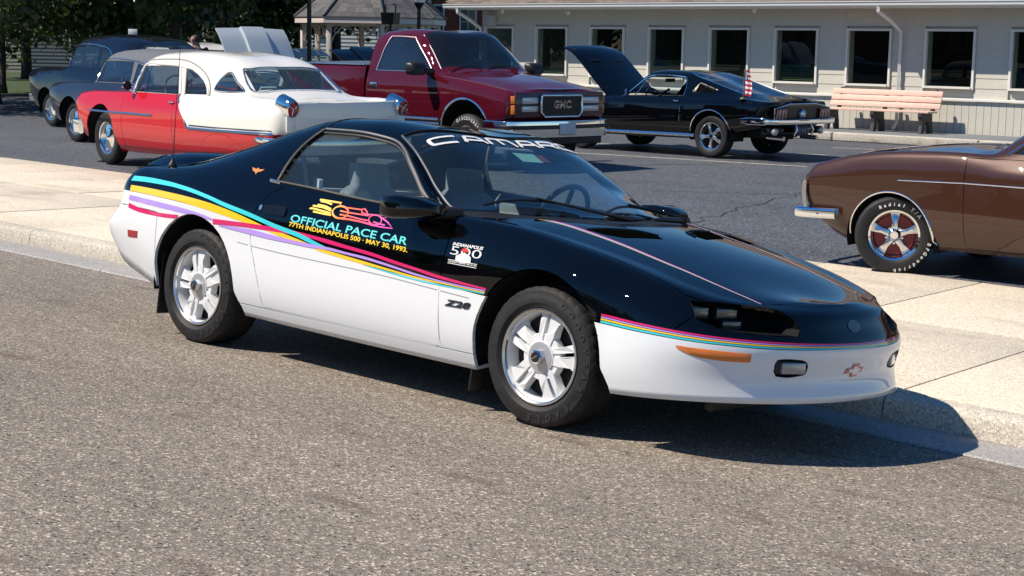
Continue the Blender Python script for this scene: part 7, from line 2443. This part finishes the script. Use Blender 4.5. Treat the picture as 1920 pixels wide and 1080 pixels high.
# ================================================================== lamp posts
M_POST = mat('dark_green_iron', (.010, .012, .012), .4, .3)
def lamp_post(name, loc, H, label, lantern=True):
    r = empty(name, loc, 0, label, 'lamp post', 'lamp posts by the green')
    lathe('base', [(.14, 0), (.14, .10), (.10, .16), (.09, .5), (.065, .60)], M_POST, r, n=12)
    lathe('pole', [(.06, .58), (.048, H)], M_POST, r, n=14)
    if lantern:
        lathe('collar', [(.05, H - .10), (.09, H - .04), (.13, H + .02), (.15, H + .06)], M_POST, r, n=12)
        lathe('globe', [(.14, H + .06), (.21, H + .22), (.22, H + .40), (.16, H + .58), (.05, H + .64)], mat('frosted_globe', (.75, .76, .76), .25), r, n=18)
        lathe('cap', [(.17, H + .58), (.10, H + .70), (.02, H + .78), (.001, H + .80)], M_POST, r, n=12)
    return r
lamp_post('lamp_post', (-31.39, 20.91, LOT_Z), 2.72, 'dark lamp post with pale globe beside the thick tree trunk')
lamp_post('lamp_post', (-25.99, 23.19, LOT_Z), 2.72, 'dark lamp post with white globe in front of the gazebo roof')
lamp_post('lamp_post', (-26.51, 19.94, LOT_Z), 5.2, 'tall plain dark pole left of the gazebo', False)
pb = empty('hooked_box', (-26.6, 22.75, 0), .3, 'dark box of unknown kind with two hooks by the lamp post', 'dark_box')  # dark shape of unknown use, built as a plain box on a pole
prism('box_body', [(-.17, -.30), (.17, -.30), (.20, .0), (-.20, .0)], .34, (0, -.17, 2.62), (1, 0, 0), (0, 0, 1), (0, 1, 0), M_POST, pb)
for s in (-1, 1): tube('hook', [(s * .15, 0, 2.60), (s * .15, 0, 2.80), (s * .11, 0, 2.84), (s * .05, 0, 2.82)], .018, M_POST, pb)
tube('support_pole', [(0, 0, LOT_Z), (0, 0, 2.35)], .035, M_POST, pb)

# ================================================================== houses
def clap(name, root, p0, p1, z0, z1, m, exp=.16):
    """wall of lap boards between two ground points"""
    a, b = Vector((*p0, 0)), Vector((*p1, 0))
    e = (b - a).normalized()
    n = Vector((e.y, -e.x, 0))
    z = z0
    while z < z1 - .01:
        h = min(exp, z1 - z)
        V = [a + n * .02 + Vector((0, 0, z)), b + n * .02 + Vector((0, 0, z)), b + Vector((0, 0, z + h)), a + Vector((0, 0, z + h)), a + Vector((0, 0, z)), b + Vector((0, 0, z))]
        pyd(name, V, [(0, 1, 2, 3), (4, 5, 1, 0)], m, root)
        z += h
def house(loc, rz, W, D, H, wall_m, roof_m, label, wins_, exp=.18, brick=False):
    r = empty('house', (*loc, LOT_Z), rz, label, 'house', 'houses across the green')
    if brick:
        box('wall', (0, D / 2 + .02, H / 2), (W, D, H), wall_m, r)
    else:
        clap('lap_board', r, (-W / 2, 0), (W / 2, 0), 0, H, wall_m, exp)
        box('wall', (0, D / 2 + .03, H / 2), (W - .01, D, H), wall_m, r)
    for x, z, w, h in wins_:
        wp = bpy.data.objects.new('window', None); COL.objects.link(wp); wp.parent = r
        box('frame', (x, -.03, z), (w + .16, .06, h + .16), mat('house_trim', (.70, .70, .68), .6), wp)
        box('pane', (x, -.065, z), (w, .02, h), mat('house_pane', (.05, .07, .075), .08), wp)
        box('muntin', (x, -.08, z), (w, .02, .03), mat('house_trim', (.70, .70, .68), .6), wp)
        box('muntin', (x, -.082, z), (.03, .02, h), mat('house_trim', (.70, .70, .68), .6), wp)
    if roof_m:
        rf = bpy.data.objects.new('roof', None); COL.objects.link(rf); rf.parent = r
        o = .4
        V = [(-W / 2 - o, -o, H - .1), (W / 2 + o, -o, H - .1), (W / 2 + o, D / 2, H + D * .38), (-W / 2 - o, D / 2, H + D * .38), (-W / 2 - o, D + o, H - .1), (W / 2 + o, D + o, H - .1)]
        pyd('roof_slope', V, [(0, 1, 2, 3), (3, 2, 5, 4)], roof_m, rf)
        box('eave_board', (0, -o, H - .13), (W + 2 * o, .04, .16), mat('house_trim', (.70, .70, .68), .6), rf)
    return r
facing = math.atan2(.7305, .6735) - PI / 2 + math.radians(0)
FZ = math.atan2(CAM_R.y, CAM_R.x)
house((-62.0, 42.0), FZ, 16, 9, 5.4, mat('blue_grey_clapboard', (.13, .145, .16), .7), mat('house_roof', (.08, .08, .085), .9), 'blue-grey clapboard house behind the thick tree trunk', [(-5.5, 2.2, .9, 1.5), (.6, 2.2, .9, 1.5), (4.6, 2.2, 1.0, 1.5)])
house((-53.0, 45.0), FZ, 6.5, 7, 5.5, mat('white_clapboard', (.72, .73, .74), .6), mat('house_roof', (.08, .08, .085), .9), 'white clapboard house showing through the gazebo posts', [(-1.6, 2.55, .7, .9), (1.5, 2.55, .7, .9)])
house((-52.6, 50.9), FZ, 7.0, 8, 8.0, mat('red_brick', (.25, .055, .035), .85, noise=(14, .25), bump=(30, .3, .01)), None, 'red brick building between the gazebo and the long building', [(-.9, 2.9, .8, 1.5), (.75, 2.9, .7, 1.5), (2.6, 2.9, .8, 1.5)], brick=True)
house((-74.0, 33.0), FZ, 14, 9, 5.0, mat('tan_clapboard', (.36, .32, .26), .7), mat('house_roof', (.08, .08, .085), .9), 'tan clapboard house far left behind the trees', [(-3, 2.2, .9, 1.4), (2, 2.2, .9, 1.4)])

for x, w, m_, lb in ((-62, 13, MATS['tan_clapboard'], 'unseen tan house added across the street for its reflection in the windows'), (-43, 15, MATS['red_brick'], 'unseen brick house added across the street for its reflection in the car paint'), (-26, 12, MATS['blue_grey_clapboard'], 'unseen grey house added across the street for its reflection in the side glass')):  # unseen houses added to darken the mirrored horizon
    h_ = house((x, -39), PI, w, 8, 5.2, m_, MATS['house_roof'], lb, [(-3, 2.0, 1.0, 1.5), (0, 2.0, 1.0, 1.5), (3, 2.0, 1.0, 1.5)], exp=.6)
    h_.location.z = road_z(x, -9)
    h_['group'] = 'added houses across the street'

# ================================================================== trees
def leaf_mat(name, a, b):
    m = bpy.data.materials.new(name)
    m.use_nodes = True
    nt = m.node_tree
    for n in list(nt.nodes): nt.nodes.remove(n)
    out = nt.nodes.new('ShaderNodeOutputMaterial')
    at = nt.nodes.new('ShaderNodeAttribute'); at.attribute_name = 'tone'
    mx = nt.nodes.new('ShaderNodeMix'); mx.data_type = 'RGBA'
    mx.inputs['A'].default_value = (*a, 1); mx.inputs['B'].default_value = (*b, 1)
    nt.links.new(at.outputs['Fac'], mx.inputs['Factor'])
    d = nt.nodes.new('ShaderNodeBsdfDiffuse'); t = nt.nodes.new('ShaderNodeBsdfTranslucent')
    g = nt.nodes.new('ShaderNodeBsdfGlossy'); g.inputs['Roughness'].default_value = .4
    for n in (d, t): nt.links.new(mx.outputs['Result'], n.inputs['Color'])
    s1 = nt.nodes.new('ShaderNodeMixShader'); s1.inputs[0].default_value = .35
    nt.links.new(d.outputs[0], s1.inputs[1]); nt.links.new(t.outputs[0], s1.inputs[2])
    s2 = nt.nodes.new('ShaderNodeMixShader'); s2.inputs[0].default_value = .05
    nt.links.new(s1.outputs[0], s2.inputs[1]); nt.links.new(g.outputs[0], s2.inputs[2])
    nt.links.new(s2.outputs[0], out.inputs[0])
    return m
M_LEAF = leaf_mat('maple_leaf', (.026, .050, .012), (.095, .140, .032))
M_LEAF2 = leaf_mat('light_leaf', (.06, .10, .02), (.17, .22, .05))
M_BARK = mat('bark', (.055, .043, .034), .9, noise=(12, .4), bump=(20, .8, .03))
def make_crown(name, seed, R, H, z0, nclump, per, leaf, droop=.0):
    rs = np.random.RandomState(seed)
    V, F, T = [], [], []
    cl = []
    while len(cl) < nclump:
        p = rs.uniform(-1, 1, 3)
        d = np.linalg.norm(p)
        if d > 1 or d < .35: continue
        zz = p[2]
        w = 1.0 if zz > -.6 else .9
        cl.append((p[0] * R * w, p[1] * R * w, z0 + H / 2 + zz * H / 2, rs.uniform(.5, 1.05)))
    for (cx, cy, cz, s) in cl:
        tone = rs.uniform(0, .7)
        n = int(per * s)
        P = rs.normal(0, .42 * s, (n, 3)) * np.array((1.15, 1.15, .75))
        for q in P:
            c = np.array((cx, cy, cz)) + q
            a = rs.normal(size=3); a /= np.linalg.norm(a)
            b = np.cross(a, rs.normal(size=3)); b /= np.linalg.norm(b) + 1e-9
            l = leaf * rs.uniform(.6, 1.25)
            i = len(V)
            V += [c - a * l * .5, c + b * l * .32, c + a * l * .5, c - b * l * .32]
            F.append((i, i + 1, i + 2, i + 3))
            T += [min(1, max(0, tone + rs.uniform(-.2, .3)))] * 4
    me = bpy.data.meshes.new(name)
    me.from_pydata([tuple(v) for v in V], [], F)
    at = me.attributes.new('tone', 'FLOAT', 'POINT')
    at.data.foreach_set('value', T)
    return me
def make_trunk(seed, H, r, z0, R):
    rs = random.Random(seed)
    bm = bmesh.new()
    add_tube(bm, [(0, 0, -.1), (.02, .01, .3), (.0, .03, 1.2), (.05, .02, 2.4), (.08, 0, H * .6)], [r * 1.5, r * 1.1, r, r * .92, r * .5], n=12)
    for k in range(8):
        a = 2 * PI * k / 8 + rs.uniform(-.3, .3)
        h0 = rs.uniform(z0 * .85, H * .55)
        ln = R * rs.uniform(.5, .9)
        p0 = Vector((.04, .01, h0))
        d = Vector((math.cos(a), math.sin(a), rs.uniform(.25, .9))).normalized()
        p1 = p0 + d * ln * .5
        p2 = p1 + (d + Vector((rs.uniform(-.3, .3), rs.uniform(-.3, .3), .1))).normalized() * ln * .5
        add_tube(bm, [p0, p1, p2], [r * .42, r * .26, r * .08], n=7)
        p3 = p1 + (d + Vector((rs.uniform(-.8, .8), rs.uniform(-.8, .8), .0))).normalized() * ln * .4
        add_tube(bm, [p1, p3], [r * .2, r * .05], n=6)
    bmesh.ops.recalc_face_normals(bm, faces=bm.faces)
    me = bpy.data.meshes.new('trunk')
    bm.to_mesh(me); bm.free()
    me.shade_smooth()
    return me
crowns = [make_crown('crown', 1, 4.6, 6.4, 2.0, 120, 110, .28), make_crown('crown', 2, 4.0, 5.6, 1.6, 105, 110, .27), make_crown('crown', 3, 5.0, 6.6, 2.2, 125, 110, .29)]
trunks = [make_trunk(1, 7.5, .24, 2.1, 4.0), make_trunk(2, 6.5, .17, 1.9, 3.4), make_trunk(3, 8, .22, 2.4, 4.4)]
for m_ in trunks: m_.materials.append(M_BARK)
for m_ in crowns: m_.materials.append(M_LEAF)
light_crown = make_crown('crown', 9, 1.3, 2.4, .9, 22, 90, .15); light_crown.materials.append(M_LEAF2)
light_trunk = make_trunk(9, 3.0, .06, .9, 1.0); light_trunk.materials.append(M_BARK)
def tree(x, y, kind, s, rz, label, zs=1.0):
    r = empty('tree', (x, y, LOT_Z), rz, label, 'tree', 'trees on the green')
    r.scale = (s, s, s * zs)
    t = link_mesh('trunk', trunks[kind] if kind < 3 else light_trunk, None, r)
    c = link_mesh('crown', crowns[kind] if kind < 3 else light_crown, None, r)
    return r
tree(-42.0, 29.0, 1, .95, 3.9, 'dark tree behind the lamp post with the pale globe')
tree(-30.6, 12.4, 1, .85, 1.1, 'dark low-branched tree close to the street at the left edge')
tree(-45.5, 26.5, 2, 1.0, 2.0, 'dark tree filling the gap behind the young tree')
tree(-29.7, 18.2, 0, .72, 0.4, 'large dark tree with thick trunk above the leaning person', 1.4)
tree(-40.3, 23.6, 1, 1.0, 1.9, 'dark leafy tree above the navy saloon')
tree(-41.2, 33.5, 2, .95, 2.8, 'dark tree with low branches left of the gazebo')
tree(-38.8, 18.2, 1, 1.05, 4.0, 'dark tree at the far left edge')
tree(-33.5, 15.2, 2, .95, 5.0, 'shady tree at the left edge nearest the street')
tree(-49.6, 31.5, 0, 1.0, 5.5, 'tree standing behind the large trunk')
tree(-47.5, 37.0, 2, 1.0, .9, 'tall tree beside the white house')
tree(-57.0, 30.0, 1, 1.2, 3.3, 'leafy tree in front of the tan house')
tree(-39.5, 22.6, 3, 1.15, .2, 'slender young tree with bright green leaves left of the thick trunk')
tree(-42.5, 32.6, 3, 1.0, 1.2, 'small bright green tree left of the gazebo post')
tree(-44.5, 33.0, 3, .8, 2.2, 'low bright green bush between the gazebo and the pale raised hood', .8)
for i, (x, y, k_, sc_, rz) in enumerate(((-72, -28, 0, 1.1, 1), (-64, -31, 1, 1.2, 2), (-56, -28, 2, 1.0, 3), (-48.5, -30, 0, 1.15, 4), (-40, -27, 1, 1.1, 5), (-32, -30, 2, 1.1, 0), (-23, -28, 0, 1.0, 2.5), (-13, -30, 2, 1.1, 4.4))):
    t_ = tree(x, y, k_, sc_, rz, 'tree across the street, seen mirrored in car paint and windows')
    t_.location.z = road_z(x, -9) + .0
    t_['group'] = 'trees across the street'
tree(-44.0, 24.6, 3, 1.5, 2.7, 'wide bush under the trees left of the pale raised hood', .75)
tree(-40.6, 19.6, 3, 1.5, 4.1, 'wide bush at the left edge behind the blue coupe', .75)
tree(-48.0, 29.5, 3, 1.9, 5.1, 'tall bush in front of the blue-grey house', .7)
tree(-52.5, 35.5, 3, 1.8, .3, 'bush in front of the blue-grey house nearer the gazebo', .7)
# grass of the green
gv = [(-110, 15, LOT_Z + .006), (-34, 19.5, LOT_Z + .006), (-24.8, 27.5, LOT_Z + .006), (-30, 70, LOT_Z + .006), (-110, 90, LOT_Z + .006)]
tag(pyd('lawn', gv, [tuple(range(5))], mat('lawn_grass', (.035, .06, .016), .95, noise=(1.5, .3))), kind='structure')
